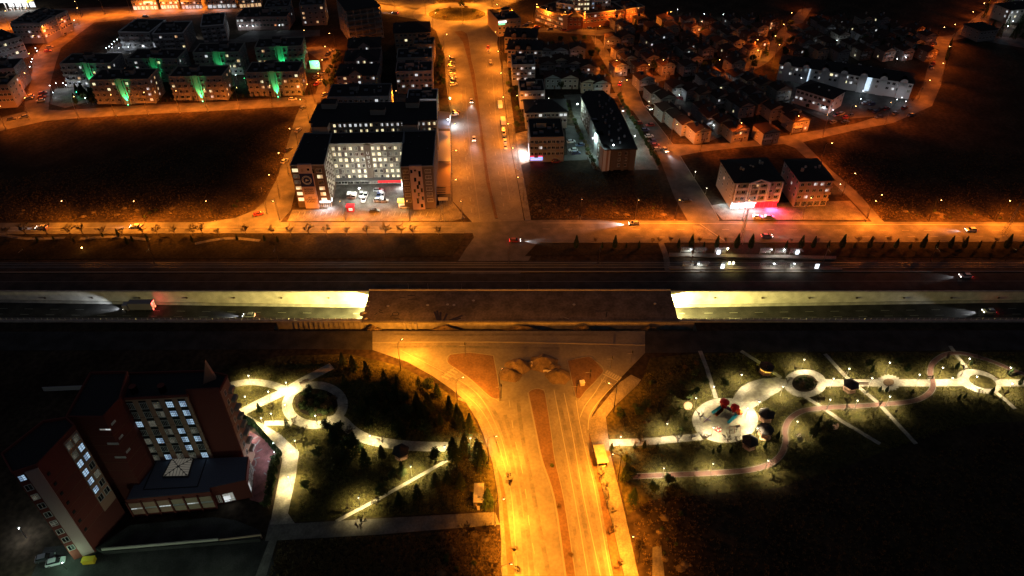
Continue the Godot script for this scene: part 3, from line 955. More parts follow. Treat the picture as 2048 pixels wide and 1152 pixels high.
func gazebo(at: Vector3, turn: float, lit := false) -> void:
	var t := thing("gazebo", "", "gazebo", at, turn)
	in_row(t, "%s six-sided park gazebo from the left" if not lit else "yellow-lit round kiosk beside the diagonal park path", "park gazebos")
	var g := Geo.new()
	g.lathe(Vector3.ZERO, [[0, 0], [2.0, 0], [2.0, 0.25], [0, 0.26]], 6)
	geo("floor_base", g, M.redcream, t)
	for i in 6:
		var a := TAU * i / 6
		g = Geo.new()
		g.box(Vector3(cos(a) * 1.8, 1.3, -sin(a) * 1.8), Vector3(0.14, 2.2, 0.14), a)
		geo("post", g, M.tan, t)
	g = Geo.new()
	g.lathe(Vector3.ZERO, [[2.5, 2.35], [2.45, 2.5], [0.5, 3.5], [0.45, 3.75], [0.0, 4.1]], 6)
	geo("roof", g, M.win_yellow if false else M.roof, t)
	for i in 5:
		var a := TAU * (i + 0.5) / 6
		g = Geo.new()
		g.box(Vector3(cos(a) * 1.5, 0.62, -sin(a) * 1.5), Vector3(0.12, 0.8, 1.5), a)
		geo("bench_panel", g, M.redcream, t)
	if lit:
		g = Geo.new()
		g.tube(Vector3(0, 2.0, 0), Vector3(0, 2.25, 0), 0.2, 0.2, 8)
		geo("lamp_bulb", g, M.sign_yellow, t)
		omni(t, Vector3(0, 2.1, 0), lin(1.0, 0.85, 0.15), 16.0)

func shelter(at: Vector3, turn: float, s: Vector3, label: String, open: int) -> void:
	var t := thing("bus_shelter", label, "bus shelter", at, turn)
	var g := Geo.new()
	g.box(Vector3(0, s.y, 0), Vector3(s.x, 0.22, s.z))
	geo("roof", g, M.concrete, t)
	for sx in [-1.0, 1.0]:
		for sz in [-1.0, 1.0]:
			g = Geo.new()
			g.box(Vector3(sx * (s.x * 0.5 - 0.15), s.y * 0.5 - 0.05, sz * (s.z * 0.5 - 0.15)), Vector3(0.12, s.y - 0.1, 0.12))
			geo("post", g, M.metal, t)
	g = Geo.new()
	g.box(Vector3(open * (s.x * 0.5 - 0.25), 1.3, 0), Vector3(0.06, 2.2, s.z - 0.6))
	geo("back_panel", g, M.glass, t)
	g = Geo.new()
	g.box(Vector3(open * (s.x * 0.5 - 0.7), 0.5, 0), Vector3(0.5, 0.1, s.z - 1.2))
	geo("bench", g, M.tan, t)
	g = Geo.new()
	g.box(Vector3(0, 1.1, s.z * 0.5 + 0.5), Vector3(0.7, 1.6, 0.25))
	geo("advert_board", g, M.cream, t)
	g = Geo.new()
	g.box(Vector3(0.2, s.y + 0.2, 1.0), Vector3(0.7, 0.2, 0.5))
	geo("roof_box", g, M.cream, t)

func build_playground() -> void:
	var red := rough(lin(0.33, 0.012, 0.015), 0.45)
	var blue := rough(lin(0.02, 0.22, 0.30), 0.4)
	var orange := rough(lin(0.42, 0.10, 0.015), 0.45)
	var purple := rough(lin(0.10, 0.04, 0.09), 0.5)
	var t := thing("climbing_frame", "large playground climbing frame with red roofs and blue slides", "playground")
	for q in [[1445, 820, 3.4, 1.5], [1466, 828, 2.9, 1.4], [1476, 833, 1.9, 1.0]]:
		var p := P(q[0], q[1])
		var g := Geo.new()
		g.box(p + Vector3(0, 1.5, 0), Vector3(1.5, 0.12, 1.5))
		geo("platform", g, purple, t)
		for sx in [-1, 1]:
			for sz in [-1, 1]:
				g = Geo.new()
				g.tube(p + Vector3(sx * 0.7, 0, sz * 0.7), p + Vector3(sx * 0.7, q[2], sz * 0.7), 0.07, 0.07, 6)
				geo("post", g, purple, t)
		for k in 4:
			g = Geo.new()
			var a := PI / 2 * k
			g.box(p + Vector3(cos(a) * 0.72, 2.0, sin(a) * 0.72), Vector3(0.06, 0.7, 1.3), -a)
			geo("side_panel", g, [purple, red, orange, purple][k], t)
		g = Geo.new()
		g.lathe(p + Vector3(0, q[2], 0), [[q[3], 0.0], [q[3] * 0.95, 0.15], [q[3] * 0.8, 0.6], [q[3] * 0.3, 1.1], [0.0, 1.3]], 8)
		geo("roof", g, orange if q[0] == 1476 else red, t)
	var bg := Geo.new()
	bg.bar(P(1445, 820) + Vector3(0.7, 1.5, 0), P(1466, 828) + Vector3(-0.6, 1.5, 0), 1.1, 0.15)
	geo("bridge_walk", bg, purple, t)
	for q in [[1441, 821, 1424, 827, blue], [1472, 836, 1456, 847, blue], [1444, 826, 1432, 832, orange]]:
		var a := P(q[0], q[1]) + Vector3(0, 1.55, 0)
		var b := P(q[2], q[3]) + Vector3(0, 0.2, 0)
		var g := Geo.new()
		g.bar(a, b, 0.75, 0.1)
		var s := (b - a).normalized().cross(Vector3.UP).normalized() * 0.38
		g.bar(a + s + Vector3(0, 0.14, 0), b + s + Vector3(0, 0.14, 0), 0.08, 0.25)
		g.bar(a - s + Vector3(0, 0.14, 0), b - s + Vector3(0, 0.14, 0), 0.08, 0.25)
		if q[4] == orange:
			g.tube(a + Vector3(0, 0.3, 0), b + Vector3(0, 0.3, 0), 0.5, 0.5, 10)
		geo("slide", g, q[4], t)
	var mg := thing("merry_go_round", "small red and white roundabout toy in the playground sand", "roundabout toy", P(1436, 860))
	var g := Geo.new()
	g.lathe(Vector3.ZERO, [[0, 0.1], [1.0, 0.1], [1.0, 0.3], [0, 0.32]], 12)
	geo("platform", g, red, mg)
	for i in 4:
		var a := TAU * i / 4 + 0.4
		g = Geo.new()
		g.lathe(Vector3(cos(a) * 0.62, 0.3, sin(a) * 0.62), [[0.25, 0], [0.27, 0.3], [0.0, 0.36]], 8)
		geo("seat", g, M.white, mg)
	g = Geo.new()
	g.tube(Vector3(0, 0.3, 0), Vector3(0, 1.0, 0), 0.06, 0.06, 6)
	geo("pole", g, M.metal, mg)
	var sw := thing("swing_set", "orange framed swing set at the near side of playground sand", "swing", P(1467, 862), 0.15)
	for sx in [-1.6, 0.0, 1.6]:
		for sz in [-1, 1]:
			g = Geo.new()
			g.tube(Vector3(sx, 0, sz * 0.9), Vector3(sx, 2.1, 0), 0.07, 0.07, 5)
			geo("leg", g, orange, sw)
	g = Geo.new()
	g.tube(Vector3(-1.6, 2.1, 0), Vector3(1.6, 2.1, 0), 0.07, 0.07, 6)
	geo("top_bar", g, orange, sw)
	for sx in [-0.8, 0.8]:
		g = Geo.new()
		g.box(Vector3(sx, 0.5, 0), Vector3(0.5, 0.06, 0.25))
		g.box(Vector3(sx - 0.22, 1.3, 0), Vector3(0.03, 1.6, 0.03))
		g.box(Vector3(sx + 0.22, 1.3, 0), Vector3(0.03, 1.6, 0.03))
		geo("seat", g, M.black, sw)
	var ss := thing("seesaw", "violet seesaw at the left edge of playground sand", "seesaw", P(1414, 841), 0.7)
	g = Geo.new()
	g.bar(Vector3(-1.6, 0.4, 0), Vector3(1.6, 0.9, 0), 0.25, 0.1)
	geo("plank", g, purple, ss)
	g = Geo.new()
	g.bar(Vector3(0, 0.3, -1.3), Vector3(0, 0.9, 1.3), 0.22, 0.1)
	geo("plank", g, rough(lin(0.15, 0.15, 0.3), 0.5), ss)
	g = Geo.new()
	g.lathe(Vector3.ZERO, [[0.3, 0], [0.12, 0.6], [0, 0.62]], 8)
	geo("pivot", g, M.metal, ss)
# ================= buildings
func win_mesh(w: float, h: float, kind: String) -> ArrayMesh:
	var v := rng.randi() % 4   # how far the curtain is drawn
	var key := "w%.2f_%.2f_%s%d" % [w, h, kind, v]
	if not cache.has(key):
		var f := Geo.new()
		var p := Geo.new()
		var t := 0.09
		f.box(Vector3(0, h * 0.5, 0.03), Vector3(w, t, 0.14))
		f.box(Vector3(0, -h * 0.5, 0.05), Vector3(w + 0.16, t, 0.2))
		f.box(Vector3(-w * 0.5, 0, 0.03), Vector3(t, h, 0.13))
		f.box(Vector3(w * 0.5, 0, 0.03), Vector3(t, h, 0.13))
		f.box(Vector3(0, 0, 0.03), Vector3(0.07, h, 0.09))
		if w > 1.6:
			f.box(Vector3(-w * 0.25, 0, 0.03), Vector3(0.05, h, 0.09))
			f.box(Vector3(w * 0.25, 0, 0.03), Vector3(0.05, h, 0.09))
		if kind == "cool" or kind == "dim":
			f.box(Vector3(0, h * 0.17, 0.03), Vector3(w, 0.07, 0.09))
			f.box(Vector3(0, -h * 0.17, 0.03), Vector3(w, 0.07, 0.09))
		p.quad(Vector3(-w * 0.5, -h * 0.5, 0.025), Vector3(w * 0.5, -h * 0.5, 0.025), Vector3(w * 0.5, h * 0.5, 0.025), Vector3(-w * 0.5, h * 0.5, 0.025))
		var cu := Geo.new()
		if v > 0:
			var x0 := [0.0, -w * 0.5, 0.0, w * 0.12][v] as float
			var x1 := [0.0, -w * 0.02, w * 0.5, w * 0.5][v] as float
			cu.quad(Vector3(x0, -h * 0.5, 0.032), Vector3(x1, -h * 0.5, 0.032), Vector3(x1, h * 0.5, 0.032), Vector3(x0, h * 0.5, 0.032))
			if v == 3:
				cu.quad(Vector3(-w * 0.5, h * 0.1, 0.032), Vector3(x0, h * 0.1, 0.032), Vector3(x0, h * 0.5, 0.032), Vector3(-w * 0.5, h * 0.5, 0.032))
		cache[key] = mesh_of([[f, M.framedark if kind == "cool" else M.frame], [p, M["win_" + kind]], [cu, M["cur_" + kind]]])
	return cache[key]

# one window on the wall that runs from a to b as seen from outside
func window(parent: Node3D, a: Vector3, b: Vector3, along: float, y: float, w: float, h: float, kind: String, called := "window") -> void:
	var d := b - a
	d.y = 0.0
	var yaw := atan2(-d.z, d.x)
	var p := a + d.normalized() * along
	p.y = y
	put(called, win_mesh(w, h, kind), parent, p - parent.position, yaw)

func pick(p: float, kinds: Array) -> String:
	if rng.randf() < p:
		return kinds[rng.randi() % kinds.size()]
	return "dark"

func wall_windows(parent: Node3D, a: Vector3, b: Vector3, cols: int, floors: int, y0: float, fh: float, w: float, h: float, p: float, kinds: Array, skip := []) -> void:
	var len_ := Vector2(b.x - a.x, b.z - a.z).length()
	for r in floors:
		for c in cols:
			if skip.has(c):
				continue
			window(parent, a, b, len_ * (c + 0.5) / cols, y0 + fh * r, w, h, pick(p, kinds))

# box-like building: front-left and front-right roof corners (on the photograph, at height h), depth d
func block(called: String, label: String, o: Dictionary) -> Node3D:
	var h: float = o.h
	var a := G(o.fl[0], o.fl[1], h)
	var b := G(o.fr[0], o.fr[1], h)
	var d := (b - a).normalized()
	var back: Vector3 = Vector3.UP.cross(d) * o.d   # away from the front
	var t := thing(called, label, o.get("cat", "apartment building"), a, 0.0, o.get("group", ""))
	var wall: Material = M[o.get("wall", "cream")]
	var corners := [a, b, b + back, a + back]
	var loc := []
	for c in corners:
		loc.append(c - a)
	var g := Geo.new()
	g.prism(loc, 0.0, h)
	geo("wall", g, wall, t)
	roof_on(t, loc, h, o)
	var fh: float = o.get("fh", 3.0)
	var fl: int = o.get("floors", int((h - 1.0) / fh))
	var y0: float = h - 1.7 - fh * (fl - 1)
	var p: float = o.get("lit", 0.12)
	var kinds: Array = o.get("kinds", ["white", "yellow", "warm"])
	var cols: int = o.get("cols", int(a.distance_to(b) / 4.0))
	wall_windows(t, a, b, cols, fl, y0, fh, o.get("ww", 1.5), 1.35, p, kinds, o.get("skip", []))
	var sc: int = o.get("side", int(o.d / 4.5))
	if o.get("right", a.x < 0.0):
		wall_windows(t, b, b + back, sc, fl, y0, fh, 1.3, 1.3, p, kinds)
	if o.get("left", a.x > 0.0):
		wall_windows(t, a + back, a, sc, fl, y0, fh, 1.3, 1.3, p, kinds)
	# balconies on the front
	for c in o.get("balconies", []):
		for r in fl:
			var bw: float = a.distance_to(b) / cols * 0.9
			var x: float = a.distance_to(b) * (c + 0.5) / cols
			var bl := Geo.new()
			var bp: Vector3 = d * x - back.normalized() * 0.65
			var yaw := atan2(-d.z, d.x)
			bl.box(bp + Vector3(0, y0 + fh * r - 1.35, 0), Vector3(bw, 0.16, 1.3), yaw)
			bl.box(bp - back.normalized() * 0.6 + Vector3(0, y0 + fh * r - 0.85, 0), Vector3(bw, 0.9, 0.1), yaw)
			geo("balcony", bl, M[o.get("trim", "white")], t)
	if o.has("ground"):
		var n: int = o.ground
		for c in n:
			window(t, a, b, a.distance_to(b) * (c + 0.5) / n, 1.5, a.distance_to(b) / n * 0.8, 2.3, o.get("shop", "dark"), "shop_window")
	return t

func roof_on(t: Node3D, loc: Array, h: float, o: Dictionary) -> void:
	var kind: String = o.get("roof", "flat")
	var a: Vector3 = loc[0]
	var b: Vector3 = loc[1]
	var c: Vector3 = loc[2]
	var e: Vector3 = loc[3]
	var x := (b - a).normalized()
	var z := (e - a).normalized()
	var mat: Material = M[o.get("roofmat", "roof")]
	var g := Geo.new()
	var roof: MeshInstance3D
	if kind == "flat":
		var i := 0.35
		g.prism([a + x * i + z * i, b - x * i + z * i, c - x * i - z * i, e + x * i - z * i], h, h + 0.06)
		roof = geo("roof", g, mat, t)
		g = Geo.new()
		for q in [[a, b, z], [b, c, -x], [c, e, -z], [e, a, x]]:
			var mid: Vector3 = (q[0] + q[1]) * 0.5 + q[2] * 0.17
			g.bar(q[0] + q[2] * 0.17 + Vector3(0, h + 0.3, 0), q[1] + q[2] * 0.17 + Vector3(0, h + 0.3, 0), 0.34, 0.6)
		geo("parapet", g, M[o.get("trim", o.get("wall", "cream"))], t)
		if o.get("hut", true):
			g = Geo.new()
			var m: Vector3 = a.lerp(b, 0.35 + 0.3 * rng.randf()) + z * o.d * 0.6
			g.box(m + Vector3(0, h + 1.25, 0), Vector3(4.5, 2.5, 3.5), atan2(-x.z, x.x))
			var hut := geo("stair_hut", g, M[o.get("wall", "cream")], t)
			g = Geo.new()
			g.box(m + Vector3(0, h + 2.6, 0), Vector3(4.9, 0.2, 3.9), atan2(-x.z, x.x))
			geo("hut_roof", g, mat, hut)
	else:
		var ov := 0.7
		var A := a - x * ov - z * ov + Vector3(0, h, 0)
		var B := b + x * ov - z * ov + Vector3(0, h, 0)
		var C := c + x * ov + z * ov + Vector3(0, h, 0)
		var E := e - x * ov + z * ov + Vector3(0, h, 0)
		var w := a.distance_to(b)
		var dd := a.distance_to(e)
		var rise: float = o.get("rise", minf(w, dd) * 0.2)
		var up := Vector3(0, rise, 0)
		var k := 0.5 * minf(w, dd) if kind == "hip" else 0.0
		if w >= dd:
			var r0 := A.lerp(E, 0.5) + x * k + up
			var r1 := B.lerp(C, 0.5) - x * k + up
			g.quad(A, B, r1, r0)
			g.quad(C, E, r0, r1)
			g.tri(B, C, r1)
			g.tri(E, A, r0)
		else:
			var r0 := A.lerp(B, 0.5) + z * k + up
			var r1 := E.lerp(C, 0.5) - z * k + up
			g.quad(B, C, r1, r0)
			g.quad(E, A, r0, r1)
			g.tri(A, B, r0)
			g.tri(C, E, r1)
		g.quad(A, E, C, B)
		roof = geo("roof", g, mat, t)
	for i in o.get("chimneys", 2):
		g = Geo.new()
		var u := 0.15 + 0.7 * rng.randf()
		var v := 0.25 + 0.5 * rng.randf()
		var hb := h + (0.0 if kind == "flat" else 0.6)
		g.box(a.lerp(b, u) + (e - a) * v + Vector3(0, hb + 0.9, 0), Vector3(0.7, 1.8, 0.7))
		geo("chimney", g, M[o.get("wall", "cream")], roof)
	if kind == "flat":
		for i in 4:
			g = Geo.new()
			var m := a.lerp(b, 0.12 + 0.22 * i + 0.06 * rng.randf()) + (e - a) * (0.2 + 0.3 * rng.randf()) + Vector3(0, h, 0)
			g.box(m + Vector3(0, 0.75, 0.3), Vector3(2.0, 0.08, 1.6), 0.0, 0.7)
			g.tube(m + Vector3(-1.0, 1.5, -0.4), m + Vector3(1.0, 1.5, -0.4), 0.28, 0.28, 8)
			g.box(m + Vector3(0, 0.7, -0.4), Vector3(1.6, 1.3, 0.08))
			geo("solar_heater", g, M.solar, roof)

# ---------- the large student housing complex
func build_student_housing() -> void:
	var H := 19.6
	var t := thing("student_housing", "large grey dormitory block with two front wings round a lit courtyard", "dormitory")
	var wings := [
		[[580, 332, 648, 331, 664, 268, 609, 268], H, "brown"],
		[[801, 335, 866, 333, 872, 262, 808, 264], H + 0.03, "brown"],
		[[658, 289, 808, 287, 809, 264, 663, 268], H - 0.1, "cream"]]
	for w in wings:
		var poly := pts(w[0], w[1])
		var g := Geo.new()
		g.prism(poly, 0.0, w[1])
		geo("wall", g, M[w[2]], t)
		var ctr := Vector3.ZERO
		for p in poly:
			ctr += p / poly.size()
		var inner := []
		for p in poly:
			inner.append(ctr + (p - ctr) * 0.97)
		g = Geo.new()
		g.prism(inner, w[1], w[1] + 0.12)
		geo("roof", g, M.roof, t)
		g = Geo.new()
		for i in poly.size():
			var a: Vector3 = poly[i]
			var b: Vector3 = poly[(i + 1) % poly.size()]
			g.bar(a + Vector3(0, w[1] + 0.25, 0), b + Vector3(0, w[1] + 0.25, 0), 0.35, 0.5)
		geo("parapet", g, M.grey, t)
	for q in [[644, 262, 5.5], [822, 258, 5.5]]:
		var g := Geo.new()
		var p := G(q[0], q[1], H)
		g.box(p + Vector3(0, H + 1.6, 0), Vector3(6.5, 3.2, 5.0))
		geo("stair_hut", g, M.cream, t)
		g = Geo.new()
		g.box(p + Vector3(0, H + 3.3, 0), Vector3(6.9, 0.25, 5.4))
		geo("hut_roof", g, M.roof, t)
	for i in 16:
		var g := Geo.new()
		g.tube(G(600 + i * 17, 300 - (i % 3) * 12, H) + Vector3(0, H, 0), G(600 + i * 17, 300 - (i % 3) * 12, H) + Vector3(0, H + 0.8, 0), 0.25, 0.3, 6)
		if absf(600.0 + i * 17 - 735.0) > 70.0 or i % 3 == 2:
			geo("roof_vent", g, M.grey, t)
	# courtyard facade with windows and dark panels
	var a := G(658, 289, H)
	var b := G(808, 287, H)
	var L := a.distance_to(b)
	var fr := (b - a).normalized().cross(UP3)
	for r in 6:
		var y := 17.6 - r * 2.72
		for c in 13:
			if c == 6:
				continue
			var x := L * (c + 0.6) / 13.2
			window(t, a, b, x, y, 1.25, 1.5, ["yellow", "yellow", "dark", "yellow", "dim", "yellow", "dark", "yellow"][(r * 5 + c * 7 + (r * c) % 3) % 8])
			if (r * 3 + c * 5) % 4 == 0:
				var g := Geo.new()
				var p := a + (b - a).normalized() * (x + 1.45) + fr * 0.05
				g.box(p + Vector3(0, y - 0.1, 0), Vector3(1.3, 2.55, 0.1), atan2(-(b - a).z, (b - a).x))
				geo("cladding_panel", g, M.clad, t)
		var sl := Geo.new()
		sl.bar(a + fr * 0.06 + Vector3(0, y - 1.42, 0), b + fr * 0.06 + Vector3(0, y - 1.42, 0), 0.12, 0.09)
		geo("string_course", sl, M.grey, t)
	var cg := Geo.new()
	var mid := a.lerp(b, 6.6 / 13.2) + fr * 0.2
	cg.box(mid + Vector3(0, 11.0, 0), Vector3(2.7, 16.6, 0.4), atan2(-(b - a).z, (b - a).x))
	var column := geo("sign_column", cg, M.brown, t)
	var letters := ["U", "M", "S", "U"]
	for i in 4:
		var tm := TextMesh.new()
		tm.text = letters[i]
		tm.font_size = 64
		tm.pixel_size = 0.028
		tm.depth = 0.12
		tm.material = M.white
		put("letter", tm, column, mid + fr * 0.28 + Vector3(0, 15.6 - i * 2.1, 0), atan2(-(b - a).z, (b - a).x))
	# ground floor shops of the courtyard
	var canopy := Geo.new()
	canopy.bar(a + fr * 1.4 + Vector3(0, 3.3, 0), b + fr * 1.4 + Vector3(0, 3.3, 0), 2.8, 0.35)
	geo("canopy", canopy, M.grey, t)
	for c in 12:
		window(t, a, b, L * (c + 0.5) / 12.4, 1.6, 2.6, 2.4, "dark" if c < 6 else "dim", "shop_window")
	sign_board(t, a, b, 0.60, 0.92, 3.0, 0.9, 2.9, M.sign_red)
	sign_board(t, a, b, 0.92, 0.995, 1.7, 2.6, 2.9, M.sign_white)
	sign_board(t, a, b, 0.915, 1.0, 3.6, 0.5, 3.0, M.sign_yellow)
	# inner side of the left wing
	var wl0 := G(648, 331, H)
	var wl1 := G(659, 289, H)
	for r in 6:
		for c in 5:
			window(t, wl0, wl1, wl0.distance_to(wl1) * (c + 0.5) / 5.0, 17.6 - r * 2.72, 1.2, 1.5, ["dim", "yellow", "dark", "dim", "yellow"][(r * 2 + c * 3) % 5])
			if (r + c) % 2 == 0:
				var g := Geo.new()
				var dd := (wl1 - wl0).normalized()
				g.box(wl0 + dd * (wl0.distance_to(wl1) * (c + 0.95) / 5.0) + dd.cross(UP3) * 0.05 + Vector3(0, 17.5 - r * 2.72, 0), Vector3(1.0, 2.5, 0.1), atan2(-dd.z, dd.x))
				geo("cladding_panel", g, M.cream, t)
	var wr0 := G(808, 287, H)
	var wr1 := G(801, 335, H)
	for r in 6:
		for c in 4:
			window(t, wr0, wr1, wr0.distance_to(wr1) * (c + 0.5) / 4.0, 17.6 - r * 2.72, 1.2, 1.5, ["dark", "yellow", "dim", "dark"][(r * 2 + c * 3) % 4])
	# wing fronts: windows either side of a pale panel
	var fronts := [[580, 332, 648, 331], [801, 335, 866, 333]]
	for k in 2:
		var q: Array = fronts[k]
		var fa := G(q[0], q[1], H)
		var fb := G(q[2], q[3], H)
		var fl := fa.distance_to(fb)
		var fd := (fb - fa).normalized()
		var fn := fd.cross(UP3)
		var yaw := atan2(-fd.z, fd.x)
		var g := Geo.new()
		var pm: Vector3 = fa + fd * fl * [0.43, 0.46][k] + fn * 0.5
		var pw: float = fl * [0.40, 0.38][k]
		g.box(pm + Vector3(0, 10.3, 0), Vector3(pw, 20.6, 1.0), yaw)
		var panel := geo("front_panel", g, M.pink, t)
		for r in 6:
			var y := 17.6 - r * 2.72
			if k == 0:
				window(t, fa, fb, fl * 0.12, y, 2.3, 1.6, ["yellow", "dim", "dim", "yellow", "yellow", "yellow"][r])
				window(t, fa, fb, fl * 0.82, y - 0.3, 2.2, 1.6, ["dark", "yellow", "dark", "yellow", "yellow", "yellow"][r])
			else:
				window(t, fa, fb, fl * 0.14, y, 2.2, 1.6, ["dark", "dark", "yellow", "yellow", "yellow", "yellow"][r])
				window(t, fa, fb, fl * 0.83, y, 2.3, 1.6, ["yellow", "yellow", "dark", "dark", "yellow", "dark"][r])
		var slots: Array = [[[0.25, 18.4, 0.6, 1.0], [-0.2, 18.0, 0.6, 1.6], [0.6, 17.6, 0.5, 1.8]], [[-0.35, 18.2, 0.5, 1.5], [-0.05, 18.6, 0.5, 0.8], [0.3, 17.0, 0.6, 2.6], [-0.1, 14.4, 0.6, 1.8], [0.2, 12.8, 0.6, 1.8], [0.06, 11.0, 0.6, 1.8], [-0.22, 9.2, 0.6, 1.6], [0.36, 9.4, 0.6, 1.9], [0.08, 7.4, 0.6, 1.7], [0.38, 5.6, 0.6, 1.7], [-0.05, 4.4, 0.6, 2.6], [0.26, 2.0, 0.7, 1.7]]][k]
		for s in slots:
			g = Geo.new()
			g.box(pm + fd * s[0] * pw + fn * 0.51 + Vector3(0, s[1], 0), Vector3(s[2] * 1.5, s[3], 0.08), yaw)
			geo("slot_window", g, M.redcream if k == 0 and s[0] < 0.0 else M.glass, panel)
		if k == 0:
			var board := Geo.new()
			board.box(pm + fn * 0.56 + Vector3(0, 13.6, 0), Vector3(pw * 0.98, 6.0, 0.1), yaw)
			var crest := geo("banner_panel", board, rough(lin(0.012, 0.016, 0.07), 0.7), t)
			board = Geo.new()
			board.box(pm + fn * 0.56 + Vector3(0, 6.0, 0), Vector3(pw * 0.98, 9.0, 0.1), yaw)
			var banner := geo("banner_panel", board, M.pink, t)
			var em := Geo.new()
			var ec := pm + fn * 0.63 + Vector3(0, 13.6, 0)
			for i in 24:
				for rr in [1.9, 1.5]:
					em.bar(ec + fd * cos(TAU * i / 24) * rr + Vector3(0, sin(TAU * i / 24) * rr, 0), ec + fd * cos(TAU * (i + 1) / 24) * rr + Vector3(0, sin(TAU * (i + 1) / 24) * rr, 0), 0.06, 0.12)
			for i in 5:
				em.bar(ec + fd * (0.25 * i - 0.55) + Vector3(0, -0.6 + 0.1 * i, 0), ec + fd * (0.25 * i - 0.3) + Vector3(0, 0.5 - 0.12 * i, 0), 0.06, 0.16)
			geo("emblem", em, M.white, crest)
			var words := ["BOSNA", "HERSEK", "KONYA", "", "KIZ", "ÖĞRENCİ", "YURDU"]
			for i in words.size():
				if words[i] == "":
					continue
				var tm := TextMesh.new()
				tm.text = words[i]
				tm.font_size = 48
				tm.pixel_size = 0.022
				tm.depth = 0.05
				tm.material = M.black
				put("lettering", tm, banner, pm + fn * 0.64 + Vector3(0, 9.4 - i * 1.0, 0), yaw)
			sign_board(t, fa, fb, 0.68, 1.0, 2.9, 0.8, 0.6, M.sign_white)
			sign_board(t, wl0, wl1, 0.0, 0.12, 2.9, 0.8, 0.4, M.sign_white)
			for c in 3:
				window(t, fa, fb, fl * (0.70 + 0.12 * c), 1.2, 1.6, 2.1, "dim", "shop_window")
	# low shop canopy between the wing and the avenue
	var low := thing("shop_row", "low row of shops with pale blue-lit roof beside the avenue", "shop")
	for q in [[[876, 262, 900, 262, 901, 322, 873, 322], 4.2, "rooftop_pale"], [[874, 325, 901, 325, 901, 372, 872, 372], 4.0, "tan"], [[876, 222, 900, 224, 900, 258, 876, 258], 4.4, "roofgrey"]]:
		var g := Geo.new()
		g.prism(pts(q[0], q[1]), 0.0, q[1])
		geo("flat_roof", g, M[q[2]], low)
	for k in 5:
		var g := Geo.new()
		g.bar(G(872, 384 + k * 4.5) + Vector3(0, 3.2, 0), G(892, 384 + k * 4.5) + Vector3(0, 3.2, 0), 0.3, 0.3)
		geo("pergola_beam", g, M.framedark, low)
	sign_board(low, G(899, 262), G(900, 246), 0.0, 1.0, 3.6, 1.6, 0.3, M.sign_white)
	area_light(low, G(903, 254) + Vector3(0, 3.6, 0), Vector3(1, -0.7, 0.1), lin(0.85, 0.93, 1.0), 260.0, Vector2(6, 1))
	omni(low, G(897, 262) + Vector3(0, 6.2, 0), lin(0.75, 0.87, 1.0), 42.0, 0.3)
	var gs := Geo.new()
	gs.tube(G(897, 262) + Vector3(0, 6.0, 0), G(897, 262) + Vector3(0, 6.4, 0), 0.2, 0.2, 8)
	geo("lamp_bulb", gs, M.lamp_white, low)
	var gr := thing("pharmacy_sign", "green glowing sign on a post beside the avenue shops", "sign", G(901, 214))
	gs = Geo.new()
	gs.tube(Vector3.ZERO, Vector3(0, 4.5, 0), 0.08, 0.08, 6)
	geo("post", gs, M.pole, gr)
	gs = Geo.new()
	gs.box(Vector3(0, 5.0, 0), Vector3(1.2, 0.4, 0.25))
	gs.box(Vector3(0, 5.0, 0.01), Vector3(0.4, 1.2, 0.25))
	geo("sign_cross", gs, M.sign_green, gr)
	omni(gr, Vector3(0, 5.0, 0.5), lin(0.05, 1.0, 0.4), 14.0)
	# street-lit canopy box by the entrance
	# courtyard lights
	area_light(t, a.lerp(b, 0.955) + fr * 3.2 + Vector3(0, 2.2, 0), fr + Vector3(0, -0.6, 0), lin(0.95, 0.97, 1.0), 150.0, Vector2(4, 2))
	area_light(t, a.lerp(b, 0.76) + fr * 3.3 + Vector3(0, 3.0, 0), fr + Vector3(0, -0.9, 0), lin(1.0, 0.10, 0.10), 16.0, Vector2(9, 0.8))
	var fl2 := G(648, 331, H) + Vector3(-2.0, 2.8, 1.2)
	area_light(t, fl2, Vector3(0.1, -0.8, 1.0), lin(0.7, 0.83, 1.0), 140.0, Vector2(5, 0.8))
	# the second block behind
	var t2 := thing("student_housing", "rear grey dormitory block with a long row of lit windows", "dormitory")
	var bp := pts([620, 246, 873, 240, 873, 204, 636, 209], 19.0)
	var g3 := Geo.new()
	g3.prism(bp, 0.0, 19.0)
	geo("wall", g3, M.cream, t2)
	g3 = Geo.new()
	g3.prism([bp[0] + Vector3(-0.4, 0, 0.4), bp[1] + Vector3(0.4, 0, 0.4), bp[2], bp[3]], 19.0, 19.5)
	geo("roof", g3, M.roof, t2)
	for q in [[660, 216, 6.5], [826, 214, 6.0], [757, 228, 6.5]]:
		g3 = Geo.new()
		var p := G(q[0], q[1], 19.0)
		g3.box(p + Vector3(0, 20.8, 0), Vector3(q[2], 2.8, 4.5))
		geo("stair_hut", g3, M.cream, t2)
		g3 = Geo.new()
		g3.box(p + Vector3(0, 22.3, 0), Vector3(q[2] + 0.5, 0.25, 5.0))
		geo("hut_roof", g3, M.roof, t2)
	var L2: float = bp[0].distance_to(bp[1])
	for r in 6:
		for c in 24:
			var kd := "dark"
			if r == 0 and c > 4 and c != 11 and c != 12 and c < 22:
				kd = "white"
			elif [2, 3, 5][(c + r) % 3] > 2 and c > 3:
				kd = "yellow" if (c * 7 + r * 3) % 5 != 0 else "dim"
			window(t2, bp[0], bp[1], L2 * (c + 0.5) / 24.0, 17.4 - r * 2.8, 1.1, 1.4, kd)

